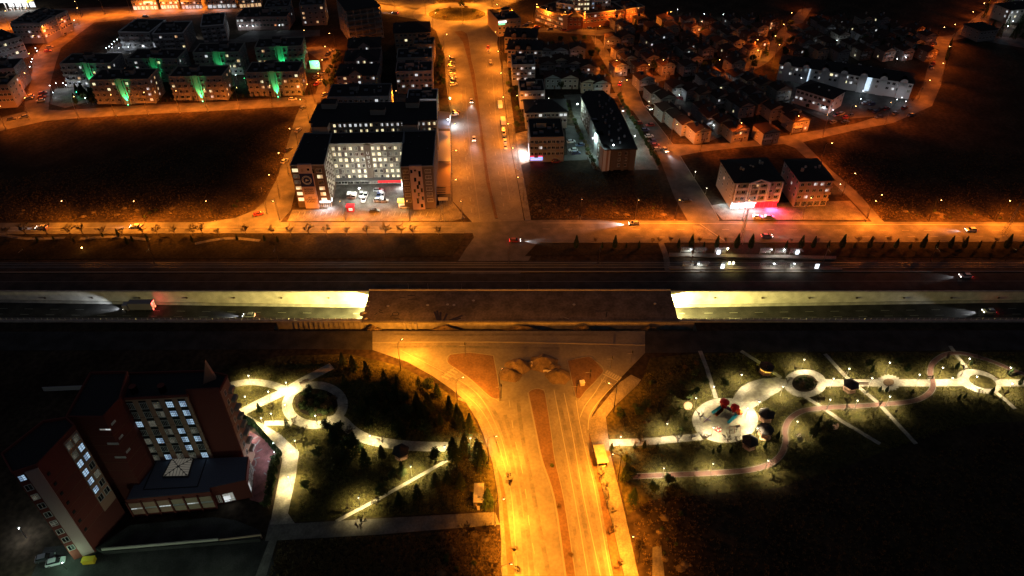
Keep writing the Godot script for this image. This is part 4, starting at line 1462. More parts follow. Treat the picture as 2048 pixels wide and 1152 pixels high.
func sign_board(t: Node3D, a: Vector3, b: Vector3, u0: float, u1: float, y: float, h: float, out: float, mat: Material) -> void:
	var d := b - a
	d.y = 0.0
	var f := d.normalized()
	var n := f.cross(UP3)
	var g := Geo.new()
	var c := a + d * (u0 + u1) * 0.5 + n * out
	c.y = y
	g.box(c - t.position, Vector3(d.length() * (u1 - u0), h, 0.18), atan2(-f.z, f.x))
	geo("lit_sign", g, mat, t)

func area_light(parent: Node3D, at: Vector3, dir: Vector3, col: Color, e: float, size: Vector2) -> void:
	var l := AreaLight3D.new()
	l.name = "sign_light"
	l.light_color = col
	l.light_energy = e
	l.area_size = size
	l.area_normalize_energy = true
	l.shadow_enabled = true
	parent.add_child(l)
	l.position = at - parent.position
	l.basis = Basis.looking_at(dir.normalized(), Vector3.UP)

# ---------- the tall red building in the foreground
func build_red_building() -> void:
	var t := thing("red_building", "tall dark red and cream building with blue-lit windows beside the park", "building")
	var A := pts([26, 948, 47, 941, 75, 932, 150, 853, 134, 838, 88, 845, 5, 910], 34.0)
	var B := pts([134, 836, 207, 836, 240, 800, 255, 746, 182, 748], 33.0)
	var C := pts([240, 800, 375, 793, 375, 786, 440, 782, 455, 753, 412, 744, 255, 749], 31.0)
	for q in [[A, 34.0, "red"], [B, 33.0, "red"], [C, 31.0, "redcream"]]:
		var g := Geo.new()
		g.prism(q[0], 0.0, q[1])
		geo("wall", g, M[q[2]], t)
		var ctr := Vector3.ZERO
		for p in q[0]:
			ctr += p / q[0].size()
		var inner := []
		for p in q[0]:
			inner.append(ctr + (p - ctr) * 0.96)
		g = Geo.new()
		g.prism(inner, q[1], q[1] + 0.08)
		geo("roof", g, M.roof, t)
		g = Geo.new()
		for i in q[0].size():
			g.bar(q[0][i] + Vector3(0, q[1] + 0.3, 0), q[0][(i + 1) % q[0].size()] + Vector3(0, q[1] + 0.3, 0), 0.3, 0.7)
		geo("parapet", g, M.red, t)
		for fl in range(2, 9):
			g = Geo.new()
			for i in q[0].size():
				var w0: Vector3 = q[0][i]
				var w1: Vector3 = q[0][(i + 1) % q[0].size()]
				if w0.distance_to(w1) > 0.5:
					g.bar(w0 + Vector3(0, q[1] - fl * 3.3, 0), w1 + Vector3(0, q[1] - fl * 3.3, 0), 0.09, 0.12)
			geo("floor_band", g, M.brick, t)
	# front stripe of the left tower
	var g := Geo.new()
	var f0: Vector3 = A[1]
	var f1: Vector3 = A[2]
	var fn := (f1 - f0).normalized().cross(UP3)
	g.bar(f0.lerp(f1, 0.0) + fn * 0.12 + Vector3(0, 17, 0), f0.lerp(f1, 0.98) + fn * 0.12 + Vector3(0, 17, 0), 0.25, 33.0)
	geo("pale_stripe", g, M.pink, t)
	var w0: Vector3 = A[0]
	for r in 9:
		window(t, w0, A[1], w0.distance_to(A[1]) * 0.5, 32.0 - r * 3.4, 1.3, 1.8, ["cool", "dark", "dim", "dark", "dark", "dim", "dark", "dark", "dark"][r])
	# side of the left tower: two window columns near its back
	var s0: Vector3 = A[2]
	var s1: Vector3 = A[3]
	var sl := s0.distance_to(s1)
	var sn2 := (s1 - s0).normalized().cross(UP3)
	g = Geo.new()
	g.bar(s0.lerp(s1, 0.62) + sn2 * 0.06 + Vector3(0, 20, 0), s0.lerp(s1, 0.99) + sn2 * 0.06 + Vector3(0, 20, 0), 0.14, 26.0)
	geo("facade_panel", g, M.redcream, t)
	for r in 7:
		window(t, s0 + sn2 * 0.12, s1 + sn2 * 0.12, sl * 0.70, 31.4 - r * 3.3, 1.5, 2.0, ["dim", "dim", "cool", "cool", "cool", "cool", "dark"][r])
		window(t, s0 + sn2 * 0.12, s1 + sn2 * 0.12, sl * 0.89, 31.4 - r * 3.3, 1.5, 2.0, ["dim", "cool", "cool", "dark", "dim", "dark", "dark"][r])
		g = Geo.new()
		g.box(s0.lerp(s1, 0.09) + sn2 * 0.1 + Vector3(0, 30.0 - r * 3.6, 0), Vector3(0.7, 0.8, 0.15), atan2(-(s1 - s0).z, (s1 - s0).x))
		geo("vent", g, M.black, t)
	# glowing slit windows in the link block
	var b0: Vector3 = B[0]
	var b1: Vector3 = B[1]
	for r in 3:
		window(t, b0, b1, b0.distance_to(b1) * 0.88, 29.0 - r * 5.2, 2.6, 0.5, ["white", "dim", "dim"][r])
		window(t, b1, B[2], 1.6, 29.6 - r * 5.2, 1.3, 0.5, "dim")
	# window grid of the right wing
	var c0: Vector3 = C[0]
	var c1: Vector3 = C[1]
	var cl := c0.distance_to(c1)
	var cd := (c1 - c0).normalized()
	var cn := cd.cross(UP3)
	var lit := [
		"dark", "dark", "dim", "cool", "cool",
		"dark", "dark", "dim", "cool", "cool",
		"cool", "dim", "dark", "dark", "cool",
		"dark", "dark", "dim", "cool", "dim",
		"dim", "cool", "dim", "cool", "cool",
		"dim", "dark", "dark", "cool", "dark",
		"dim", "cool", "dim", "dim", "cool"]
	for c in 5:
		g = Geo.new()
		g.box(c0 + cd * cl * (0.11 + 0.195 * c) + cn * 0.02 + Vector3(0, 18.6, 0), Vector3(1.75, 23.4, 0.08), atan2(-cd.z, cd.x))
		geo("window_strip", g, M.black, t)
		for r in 7:
			window(t, c0 + cn * 0.05, c1 + cn * 0.05, cl * (0.11 + 0.195 * c), 28.6 - r * 3.3, 1.65, 2.1, lit[r * 5 + c])
	# plain red slab and cream end wall
	g = Geo.new()
	var r0: Vector3 = C[2]
	var r1: Vector3 = C[3]
	var rn := (r1 - r0).normalized().cross(UP3)
	g.bar(r0 + rn * 0.2 + Vector3(0, 16.2, 0), r1 + rn * 0.2 + Vector3(0, 16.2, 0), 0.4, 32.4)
	geo("red_slab", g, M.red, t)
	var e0: Vector3 = C[3]
	var e1: Vector3 = C[4]
	for r in 8:
		window(t, e0, e1, e0.distance_to(e1) * 0.35, 28.5 - r * 3.3, 0.9, 1.7, "dark")
		g = Geo.new()
		g.box(e0.lerp(e1, 0.8) + (e1 - e0).normalized().cross(UP3) * 0.5 + Vector3(0, 27.4 - r * 3.3, 0), Vector3(2.2, 0.9, 1.0), atan2(-(e1 - e0).z, (e1 - e0).x))
		geo("balcony", g, M.cream, t)
	# pointed fin on the roof and two vent drums
	g = Geo.new()
	var fb := G(407, 766, 31.0) + Vector3(0, 31, 0)
	var fc := G(433, 756, 31.0) + Vector3(0, 31, 0)
	var ft := fb.lerp(fc, 0.62) + Vector3(0.2, 6.6, 0)
	var th := Vector3(0.1, 0, 0.5)
	g.tri(fb + th, fc + th, ft + th)
	g.tri(fc - th, fb - th, ft - th)
	g.quad(fb - th, fb + th, ft + th, ft - th)
	g.quad(fc + th, fc - th, ft - th, ft + th)
	geo("roof_fin", g, M.redcream, t)
	for q in [[270, 785], [327, 783]]:
		g = Geo.new()
		g.tube(G(q[0], q[1], 31.0) + Vector3(0, 31, 0), G(q[0], q[1], 31.0) + Vector3(0, 33.2, 0), 0.9, 0.9, 10)
		geo("vent_drum", g, M.red, t)
	# low podium with the skylight
	var ph := 7.4
	var pd := pts([250, 1000, 420, 984, 420, 976, 492, 960, 497, 913, 290, 921], ph)
	g = Geo.new()
	g.prism(pd, 0.0, ph)
	geo("podium_wall", g, M.red, t)
	g = Geo.new()
	var pc := Vector3.ZERO
	for p in pd:
		pc += p / pd.size()
	var pin := []
	for p in pd:
		pin.append(pc + (p - pc) * 0.975)
	g.prism(pin, ph, ph + 0.1)
	geo("podium_roof", g, M.roofgrey, t)
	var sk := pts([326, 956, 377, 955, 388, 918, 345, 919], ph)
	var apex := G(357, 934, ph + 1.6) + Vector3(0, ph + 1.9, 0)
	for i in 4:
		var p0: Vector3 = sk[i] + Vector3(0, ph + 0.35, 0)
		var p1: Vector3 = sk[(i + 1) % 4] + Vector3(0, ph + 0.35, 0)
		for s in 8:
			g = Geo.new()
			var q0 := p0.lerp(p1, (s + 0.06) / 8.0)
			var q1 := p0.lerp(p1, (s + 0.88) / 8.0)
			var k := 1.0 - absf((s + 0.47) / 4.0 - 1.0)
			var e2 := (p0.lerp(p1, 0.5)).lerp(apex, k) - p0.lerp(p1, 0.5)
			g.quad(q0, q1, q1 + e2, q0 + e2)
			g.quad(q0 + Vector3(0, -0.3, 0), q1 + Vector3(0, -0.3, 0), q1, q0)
			geo("glowing_skylight_pane", g, M.pane_added_glow, t)  # panes glow to imitate light falling from the windows above, not a lamp
		g = Geo.new()
		g.bar(p0, apex, 0.16, 0.16)
		g.bar(p0, p1, 0.2, 0.6)
		geo("skylight_frame", g, M.framedark, t)
	var ol := pts([287, 980, 395, 974, 414, 916, 315, 918], ph)
	g = Geo.new()
	for i in 4:
		g.bar(ol[i] + Vector3(0, ph + 0.16, 0), ol[(i + 1) % 4] + Vector3(0, ph + 0.16, 0), 0.22, 0.14)
	geo("roof_seam", g, M.black, t)
	# podium front: ribbon window in six bays
	var d0: Vector3 = pd[0]
	var d1: Vector3 = pd[1]
	var dl := d0.distance_to(d1)
	var dd := (d1 - d0).normalized()
	var dn := dd.cross(UP3)
	for i in 6:
		var x := dl * (i + 0.5) / 6.0
		for yy in [4.9, 2.2]:
			g = Geo.new()
			g.box(d0 + dd * x + dn * 0.06 + Vector3(0, yy, 0), Vector3(dl / 6.0 * 0.86, 1.9, 0.12), atan2(-dd.z, dd.x))
			geo("facade_panel", g, M.redcream if i < 3 else M.tan, t)
		window(t, d0, d1, x, 3.55, dl / 6.0 * 0.84, 0.4, ["white", "dim", "white", "dim", "white", "dim"][i])
		g = Geo.new()
		g.box(d0 + dd * dl * i / 6.0 + dn * 0.2 + Vector3(0, 3.3, 0), Vector3(0.3, 6.6, 0.4), atan2(-dd.z, dd.x))
		geo("pier", g, M.red, t)
	# entrance with the bright stair window
	var n0: Vector3 = pd[2]
	var n1: Vector3 = pd[3]
	window(t, n0, n1, n0.distance_to(n1) * 0.38, 2.6, 2.6, 2.6, "white")
	window(t, n0, n1, n0.distance_to(n1) * 0.12, 2.4, 0.9, 3.0, "dim")
	window(t, n0, n1, n0.distance_to(n1) * 0.38, 0.9, 2.6, 0.6, "white")
	area_light(t, n0.lerp(n1, 0.38) + (n1 - n0).normalized().cross(UP3) * 0.4 + Vector3(0, 2.6, 0), (n1 - n0).normalized().cross(UP3) + Vector3(0, -0.4, 0), lin(0.85, 0.93, 1.0), 5.0, Vector2(2.4, 2.4))
	var m0: Vector3 = pd[3]
	var m1: Vector3 = pd[4]
	for i in 4:
		window(t, m0, m1, m0.distance_to(m1) * (i + 0.5) / 4.0, 3.6, 1.3, 3.4, ["white", "dim", "dark", "dim"][i])
	# small row of openings low on the back yard wall
	for i in 5:
		var p0 := G(200 + i * 6, 1052 - i * 12)
		g = Geo.new()
		g.box(p0 + Vector3(0, 1.4, 0), Vector3(0.25, 1.8, 0.9), 0.3)
		geo("yard_window", g, M.win_dim, t)
	# terrace walls in front
	var ter := thing("terrace", "low terrace with pale edge wall in front of the red building", "terrace")
	g = Geo.new()
	g.prism(pts([190, 1096, 260, 1050, 425, 1034, 470, 1040, 520, 1060, 520, 1078, 205, 1104], 1.2), 0.0, 1.2)
	geo("terrace_floor", g, M.asphalt_dark, ter)
	g = Geo.new()
	g.bar(G(208, 1106) + Vector3(0, 1.0, 0), G(440, 1086) + Vector3(0, 1.0, 0), 0.3, 2.0)
	geo("edge_wall", g, M.cream, ter)
	g = Geo.new()
	g.bar(G(442, 1086) + Vector3(0, 0.8, 0), G(525, 1076) + Vector3(0, 0.8, 0), 0.3, 1.6)
	geo("edge_wall", g, M.tan, ter)
	var yard := thing("garden_wall", "low wall behind the tall red building's car park", "wall")
	g = Geo.new()
	g.bar(G(88, 782) + Vector3(0, 0.8, 0), G(180, 778) + Vector3(0, 0.8, 0), 0.3, 1.6)
	geo("wall_face", g, M.grey, yard)
	slab("drive", pts([90, 1095, 130, 1090, 240, 1106, 540, 1080, 560, 1200, 40, 1200]), 0.05, M.asphalt_dark)
	var ycb := thing("recycling_box", "yellow container at the foot of the red building's tower", "container", G(180, 1124), 0.1)
	g = Geo.new()
	g.prism([Vector3(-1.4, 0, -0.7), Vector3(1.4, 0, -0.7), Vector3(1.4, 0, 0.7), Vector3(-1.4, 0, 0.7)], 0.1, 1.3)
	geo("bin_body", g, rough(lin(0.45, 0.30, 0.02), 0.6), ycb)
	g = Geo.new()
	g.bar(Vector3(-1.45, 1.4, 0), Vector3(1.45, 1.4, 0), 1.5, 0.14)
	geo("lid", g, rough(lin(0.5, 0.35, 0.03), 0.6), ycb)
# ================= town blocks
func build_blocks() -> void:
	# --- north-west
	block("apartment_block", "grey apartment block with a dark roof at the top left corner avenue", {fl = [20, 49], fr = [79, 48], h = 12, d = 22, wall = "grey", cols = 8, lit = 0.18, kinds = ["white"], trim = "grey"})
	block("apartment_block", "grey block turned to the side street below the top left avenue", {fl = [80, 48], fr = [111, 33], h = 12.1, d = 20, wall = "grey", cols = 6, lit = 0.15, kinds = ["white"]})
	block("apartment_block", "ribbed grey block at the bend below the bright petrol station", {fl = [112, 33], fr = [135, 22], h = 12.2, d = 20, wall = "grey", cols = 5, lit = 0.05, kinds = ["white"]})
	block("apartment_block", "dark apartment block at the left edge with two lit windows", {fl = [-20, 92], fr = [42, 74], h = 12, d = 22, wall = "grey", cols = 8, lit = 0.1, kinds = ["white", "yellow"]})
	block("apartment_block", "dark apartment block at the left edge above the road corner", {fl = [-30, 142], fr = [28, 138], h = 12, d = 15, wall = "grey", cols = 7, lit = 0.12, kinds = ["white"]})
	block("apartment_block", "tan apartment block at the left edge nearest the road corner", {fl = [-34, 174], fr = [15, 171], h = 12, d = 14, wall = "tan", cols = 6, lit = 0.05})
	block("apartment_block", "white framed block, leftmost of three above the green-lit compound", {fl = [236, 65], fr = [299, 66], h = 11, d = 24, wall = "grey", trim = "white", cols = 6, balconies = [0, 2, 3, 5], lit = 0.05})
	block("apartment_block", "white framed block, middle of three above the green-lit compound", {fl = [304, 69], fr = [366, 67], h = 11, d = 22, wall = "grey", trim = "white", cols = 6, balconies = [0, 2, 3, 5], lit = 0.08})
	block("apartment_block", "white framed block beside the white floodlight, rightmost of three", {fl = [401, 54], fr = [448, 50], h = 11, d = 24, wall = "grey", trim = "white", cols = 5, balconies = [0, 2, 4], lit = 0.08})
	block("school_building", "long low building with orange-lit front behind the white blocks", {fl = [471, 36], fr = [574, 35], h = 8, d = 20, wall = "pink", cols = 14, lit = 0.15, kinds = ["orange", "white"], cat = "school", floors = 2})
	block("apartment_block", "dark far block with white lights at the top edge left of construction frame", {fl = [528, 16], fr = [578, 14], h = 11, d = 15, wall = "grey", lit = 0.12, kinds = ["white"]})
	block("apartment_block", "dark far block with lit windows just left of the construction frame", {fl = [598, 12], fr = [648, 10], h = 13, d = 15, wall = "grey", lit = 0.2, kinds = ["white", "warm"]})
	var gb := [["119,129,222,128", "leftmost rear"], ["253,119,355,119", "middle rear"], ["385,107,478,105", "third rear"], ["179,162,297,160", "leftmost front"], ["336,155,444,154", "middle front"], ["490,147,597,145", "rightmost front"], ["509,97,604,93", "rightmost rear"]]
	for q in gb:
		var n: PackedStringArray = q[0].split(",")
		var t := block("apartment_block", "balconied block with a green-lit stair tower, %s of the green compound" % q[1], {fl = [float(n[0]), float(n[1])], fr = [float(n[2]), float(n[3])], h = 13, d = 15, wall = "grey", trim = "cream", cols = 9, skip = [4], balconies = [0, 1, 2, 6, 7, 8], lit = 0.16, kinds = ["white", "warm", "yellow"], group = "blocks of the green-lit compound"})
		var a := G(float(n[0]), float(n[1]), 13)
		var b := G(float(n[2]), float(n[3]), 13)
		var c := a.lerp(b, 0.5)
		var fn := (b - a).normalized().cross(UP3)
		var g := Geo.new()
		g.box(c - a + fn * 0.4 + Vector3(0, 7.1, 0), Vector3(2.4, 14.2, 0.8), atan2(-(b - a).z, (b - a).x))
		geo("stair_tower", g, M.cream, t)
		for s in [-1.0, 1.0]:
			g = Geo.new()
			g.bar(c - a + (b - a).normalized() * 1.9 * s + fn * 0.3 + Vector3(0, 7.0, 0), c - a + (b - a).normalized() * 2.3 * s + fn * 0.3 + Vector3(0, 7.0, 0), 0.6, 14.0)
			geo("stair_fin", g, M.cream, t)
		g = Geo.new()
		var lp := c - a + fn * 1.9 + Vector3(1.2, 0.5, 0)
		g.box(lp, Vector3(0.45, 0.3, 0.3))
		geo("lamp_lens", g, M.lamp_green, t)
		spot(t, lp, -fn * 0.28 + Vector3(-0.06, 1.0, 0), lin(0.02, 1.0, 0.28), 420.0, 26.0, 0.8)
	# concrete frame under construction
	var cf := thing("construction_frame", "unfinished concrete frame building with open floors below the roundabout road", "building site")
	var fa := G(692, 20, 20.0)
	var fb := G(760, 11, 20.0)
	var fd := (fb - fa).normalized()
	var bk := UP3.cross(fd)
	var w := fa.distance_to(fb)
	for f in 7:
		var g := Geo.new()
		var y := 0.3 + f * 3.25
		g.prism([fa - fd * 0.5 - bk * 0.5, fb + fd * 0.5 - bk * 0.5, fb + bk * 26.0, fa + bk * 26.0], y - 0.3, y)
		geo("floor_slab", g, M.concrete if f < 6 else M.roof, cf)
		if f < 6:
			for c in 6:
				g = Geo.new()
				g.box(fa + fd * w * c / 5.0 + Vector3(0, y + 1.6, 0), Vector3(0.5, 2.95, 0.5))
				geo("column", g, M.concrete, cf)
			g = Geo.new()
			g.bar(fa + bk * 4.0 + Vector3(0, y + 1.6, 0), fb + bk * 4.0 + Vector3(0, y + 1.6, 0), 0.2, 2.95)
			geo("inner_wall", g, M.grey, cf)
			for c in 6:
				g = Geo.new()
				g.box(fa + bk * (26.0 * (c + 0.7) / 6.0) + Vector3(0, y + 1.6, 0), Vector3(0.4, 2.95, 2.6), atan2(-fd.z, fd.x))
				geo("side_wall", g, M.grey, cf)
	# --- centre, west of the avenue
	for q in [[672, 151, 751, 150, "pink", "nearest"], [688, 122, 756, 120, "pink", "middle"], [696, 96, 760, 93, "pink", "farthest"]]:
		var t := block("apartment_block", "pinkish gable-fronted apartment house, %s of three in the column" % q[5], {fl = [q[0], q[1]], fr = [q[2], q[3]], h = 12, d = 16, wall = q[4], roof = "hip", roofmat = "roof", cols = 7, lit = 0.12, kinds = ["white", "warm"], group = "gable-fronted houses"})
		var a := G(q[0], q[1], 12)
		var b := G(q[2], q[3], 12)
		var g := Geo.new()
		var d := (b - a).normalized()
		var m := (b - a) * 0.5
		var n := d.cross(UP3) * 0.8
		g.quad(m - d * 3.4 + n, m + d * 3.4 + n, m + d * 3.4 + n + Vector3(0, 12.6, 0), m - d * 3.4 + n + Vector3(0, 12.6, 0))
		g.tri(m - d * 3.4 + n + Vector3(0, 12.6, 0), m + d * 3.4 + n + Vector3(0, 12.6, 0), m + n + Vector3(0, 15.0, 0))
		g.quad(m + d * 3.4 + n, m + d * 3.4, m + d * 3.4 + Vector3(0, 12.6, 0), m + d * 3.4 + n + Vector3(0, 12.6, 0))
		g.quad(m - d * 3.4, m - d * 3.4 + n, m - d * 3.4 + n + Vector3(0, 12.6, 0), m - d * 3.4 + Vector3(0, 12.6, 0))
		geo("gable", g, M.pink, t)
		for r in 4:
			for c in 2:
				window(t, a + n, b + n, a.distance_to(b) * 0.5 + (c - 0.5) * 3.4, 11.4 - r * 3.0, 1.3, 1.3, pick(0.25, ["white", "yellow"]))
		g = Geo.new()
		g.quad(m + n * 1.4 - d * 4.0 + Vector3(0, 12.4, 0), m + n * 1.4 + Vector3(0, 15.3, 0), m - n * 6 + Vector3(0, 15.3, 0), m - n * 6 - d * 4.0 + Vector3(0, 12.4, 0))
		g.quad(m + n * 1.4 + Vector3(0, 15.3, 0), m + n * 1.4 + d * 4.0 + Vector3(0, 12.4, 0), m - n * 6 + d * 4.0 + Vector3(0, 12.4, 0), m - n * 6 + Vector3(0, 15.3, 0))
		geo("gable_roof", g, M.roof, t)
	block("apartment_block", "orange-tinted apartment block with three lit windows south of the roundabout", {fl = [788, 66], fr = [860, 63], h = 12, d = 18, wall = "tan", roof = "hip", cols = 8, lit = 0.1, kinds = ["white", "yellow"]})
	block("apartment_block", "small dark-roofed block behind the avenue's parked cars", {fl = [826, 90], fr = [866, 90], h = 11, d = 12, wall = "tan", roof = "flat", cols = 4, lit = 0.05})
	block("apartment_block", "dark apartment block, second behind the rear dormitory row by the avenue", {fl = [793, 118], fr = [864, 116], h = 12, d = 15, wall = "cream", cols = 8, lit = 0.06, chimneys = 4})
	block("apartment_block", "pale apartment block with ribbed balconies by the avenue", {fl = [791, 145], fr = [864, 143], h = 12, d = 14, wall = "pink", trim = "pink", cols = 8, balconies = [0, 1, 2, 6, 7], lit = 0.12, kinds = ["white"], chimneys = 5})
	block("apartment_block", "balconied block directly behind the rear dormitory, left of the lit court", {fl = [654, 196], fr = [778, 194], h = 13, d = 16, wall = "grey", trim = "grey", cols = 12, balconies = [0, 1, 2, 4, 7, 9, 10], lit = 0.14, kinds = ["white", "warm", "cool"], chimneys = 5})
	block("apartment_block", "flat-roofed block directly behind the dormitory, right of the lit court", {fl = [813, 201], fr = [874, 200], h = 11, d = 13, wall = "grey", cols = 6, lit = 0.0, trim = "white"})
	# --- centre, east of the avenue
	var r0 := block("corner_building", "corner building with a green and blue lit sign by the roundabout", {fl = [996, 42], fr = [1042, 37], h = 10, d = 24, wall = "tan", cols = 6, lit = 0.15, kinds = ["warm"], right = true, cat = "shop building"})
	sign_board(r0, G(996, 42, 10), G(1042, 37, 10), 0.02, 0.36, 9.2, 1.1, 0.3, M.sign_white)
	sign_board(r0, G(996, 42, 10), G(1042, 37, 10), 0.02, 0.30, 7.9, 0.9, 0.3, M.sign_green)
	area_light(r0, G(993, 62) + Vector3(-1, 4.0, 1), Vector3(-1, -0.6, 0.4), lin(0.8, 0.9, 1.0), 90.0, Vector2(3, 2))
	var gs := Geo.new()
	gs.box(G(996, 60) - r0.position + Vector3(-1.2, 3.2, 0), Vector3(0.3, 2.6, 3.6))
	geo("lit_sign", gs, M.sign_white, r0)
	for q in [[1009, 73, 1072, 75, "tan", "with arched dormers next to the corner shop", 10.0, "hip", 9], [1015, 98, 1083, 100, "tan", "with arched dormers, second from the corner shop", 11.0, "hip", 9], [1025, 131, 1071, 130, "grey", "with eight white windows, third from the corner shop", 11.5, "flat", 6], [1040, 184, 1090, 183, "cream", "with one lit bay, fourth from the corner shop", 9.5, "flat", 6], [1052, 225, 1135, 223, "cream", "with a long dark roof, fifth from the corner shop", 9.0, "hip", 10]]:
		var t := block("apartment_block", "apartment block %s" % q[5], {fl = [q[0], q[1]], fr = [q[2], q[3]], h = q[6], d = 15, wall = q[4], roof = q[7], cols = q[8], lit = 0.28 if q[4] == "grey" else 0.1, kinds = ["white"], left = true, chimneys = 4, group = "blocks along the avenue's east side"})
		if q[1] < 110:
			for u in [0.3, 0.62]:
				var a := G(q[0], q[1], q[6])
				var b := G(q[2], q[3], q[6])
				var g := Geo.new()
				var m: Vector3 = (b - a) * u + Vector3(0, q[6], 0)
				g.tube(m + Vector3(0, 0.8, 0.4), m + Vector3(0, 0.8, -3.0), 1.5, 1.5, 12)
				geo("dormer", g, M.tan, t)
	var r6 := block("apartment_block", "apartment block over white and red lit corner shop beside the avenue", {fl = [1060, 277], fr = [1129, 276], h = 12, d = 20, wall = "cream", cols = 8, lit = 0.05, kinds = ["white"], left = true, chimneys = 3, balconies = [1, 3, 6], trim = "tan"})
	var r6a := G(1060, 277, 12)
	var r6b := G(1129, 276, 12)
	sign_board(r6, r6a, r6b, 0.0, 0.40, 3.1, 0.4, 0.4, M.sign_red)
	sign_board(r6, r6a, r6b, 0.02, 0.38, 1.9, 1.7, 0.3, M.sign_blue)
	sign_board(r6, r6a + Vector3(0, 0, -14), r6a, 0.0, 1.0, 2.6, 2.6, 0.3, M.sign_white)
	area_light(r6, r6a + Vector3(-1.4, 3.4, -6.0), Vector3(-1, -0.75, 0.2), lin(0.9, 0.93, 1.0), 420.0, Vector2(9, 2.2))
	area_light(r6, r6a.lerp(r6b, 0.2) + Vector3(0, 2.8, 1.2), Vector3(0, -0.9, 1), lin(1.0, 0.08, 0.08), 25.0, Vector2(5, 0.6))
	# long dark block with lit walkways
	var lb := thing("apartment_block", "long dark-roofed block between two pale green-lit walkways", "apartment building")
	var poly := pts([1208, 299, 1273, 297, 1252, 248, 1228, 202, 1206, 184, 1172, 185, 1163, 196, 1184, 240], 10.5)
	var g2 := Geo.new()
	g2.prism(poly, 0.0, 10.5)
	geo("wall", g2, M.brown, lb)
	g2 = Geo.new()
	var ctr := Vector3.ZERO
	for p in poly:
		ctr += p / poly.size()
	var big := []
	for p in poly:
		big.append(ctr + (p - ctr) * 1.03)
	g2.prism(big, 10.5, 11.0)
	geo("roof", g2, M.roof, lb)
	for i in 26:
		g2 = Geo.new()
		var pp: Vector3 = poly[0].lerp(poly[5], 0.08 + 0.033 * i) + Vector3(4.0 + 7.0 * rng.randf(), 11.0, 0)
		g2.box(pp + Vector3(0, 0.5, 0), Vector3(0.8, 1.0, 0.8))
		geo("chimney", g2, M.roofgrey, lb)
	for k in 3:
		g2 = Geo.new()
		var q0: Vector3 = poly[7].lerp(poly[0], [0.05, 0.5, 0.95][k])
		g2.box(q0 + Vector3(1.0, 5.5, 0), Vector3(3.2, 11.0, 4.6), 0.25)
		geo("stair_bay", g2, M.white if k == 2 else M.grey, lb)
	wall_windows(lb, poly[6], poly[7], 6, 3, 2.0, 3.0, 1.5, 1.4, 0.15, ["white"])
	wall_windows(lb, poly[7], poly[0], 7, 3, 2.0, 3.0, 1.5, 1.4, 0.15, ["white"])
	for k in 4:
		g2 = Geo.new()
		var fx: Vector3 = poly[0].lerp(poly[1], [0.06, 0.3, 0.62, 0.9][k])
		g2.box(fx + Vector3(0, 5.2, 0.4), Vector3([2.6, 1.2, 1.2, 2.6][k], 10.4, 0.9))
		geo("facade_rib", g2, M.redcream if k == 0 else M.brown, lb)
	wall_windows(lb, poly[0], poly[1], 5, 3, 2.4, 2.9, 1.1, 1.5, 0.0, [])
	for q in [[1155, 208, 8.5], [1186, 276, 8.5], [1227, 290, 12.6], [1246, 222, 8.0], [1270, 272, 8.0]]:
		var lp := G(q[0], q[1], q[2]) + Vector3(0, q[2], 0)
		g2 = Geo.new()
		g2.box(lp, Vector3(0.45, 0.35, 0.45))
		geo("lamp_lens", g2, M.lamp_white, lb)
		omni(lb, lp + Vector3(0, -0.05, 0), lin(0.62, 0.92, 0.86), 110.0 if q[2] < 12.0 else 14.0)
	# right-hand pair of apartment houses over shops
	var s1 := block("apartment_block", "white framed apartment house above bright white and red shops", {fl = [1471, 365], fr = [1566, 361], h = 12.5, d = 19, wall = "cream", trim = "white", roof = "hip", rise = 2.2, cols = 7, balconies = [0, 1, 3, 4, 6], lit = 0.06, kinds = ["warm"], left = true, floors = 3, chimneys = 7})
	var s1a := G(1471, 365, 12.5)
	var s1b := G(1566, 361, 12.5)
	var bay := Geo.new()
	var bd := (s1b - s1a).normalized()
	var bn := bd.cross(UP3) * 1.5
	var bm := (s1b - s1a) * 0.5
	for sx in [-1.0, -0.03, 1.0]:
		bay.box(bm + bd * 3.6 * sx + bn + Vector3(0, 8.2, 0), Vector3(0.5, 8.4, 0.5), atan2(-bd.z, bd.x))
	for yy in [4.2, 7.0, 9.8, 12.4]:
		bay.box(bm + bn + Vector3(0, yy, 0), Vector3(7.6, 0.4, 0.6), atan2(-bd.z, bd.x))
	bay.bar(bm - bd * 4.0 + bn + Vector3(0, 12.5, 0), bm + bn + Vector3(0, 14.0, 0), 0.7, 0.4)
	bay.bar(bm + bd * 4.0 + bn + Vector3(0, 12.5, 0), bm + bn + Vector3(0, 14.0, 0), 0.7, 0.4)
	geo("gabled_bay_frame", bay, M.white, s1)
	for k in 4:
		var fr := Geo.new()
		fr.box((s1b - s1a) * [0.02, 0.28, 0.72, 0.98][k] + bn * 0.9 + Vector3(0, 8.2, 0), Vector3(0.45, 8.4, 0.5), atan2(-bd.z, bd.x))
		geo("balcony_frame", fr, M.white, s1)
	shop_front(s1, s1a, s1b, 0.0, 0.52, M.sign_white)
	shop_front(s1, s1a, s1b, 0.54, 1.0, M.sign_red)
	sign_board(s1, s1a, s1b, 0.56, 0.98, 3.6, 0.5, 1.0, M.sign_orange)
	sign_board(s1, s1a, s1b, 0.06, 0.20, 3.7, 0.6, 1.0, M.sign_orange)
	area_light(s1, s1a.lerp(s1b, 0.24) + Vector3(0, 3.2, 1.7), Vector3(0, -0.75, 1), lin(0.80, 0.95, 1.0), 330.0, Vector2(12, 1.5))
	area_light(s1, s1a + Vector3(-1.6, 3.0, -3.0), Vector3(-1, -0.7, 0.3), lin(0.75, 0.95, 1.0), 90.0, Vector2(5, 1.5))
	area_light(s1, s1a.lerp(s1b, 0.74) + Vector3(0, 3.2, 1.7), Vector3(0, -0.75, 1), lin(1.0, 0.02, 0.05), 1700.0, Vector2(11, 1.0))
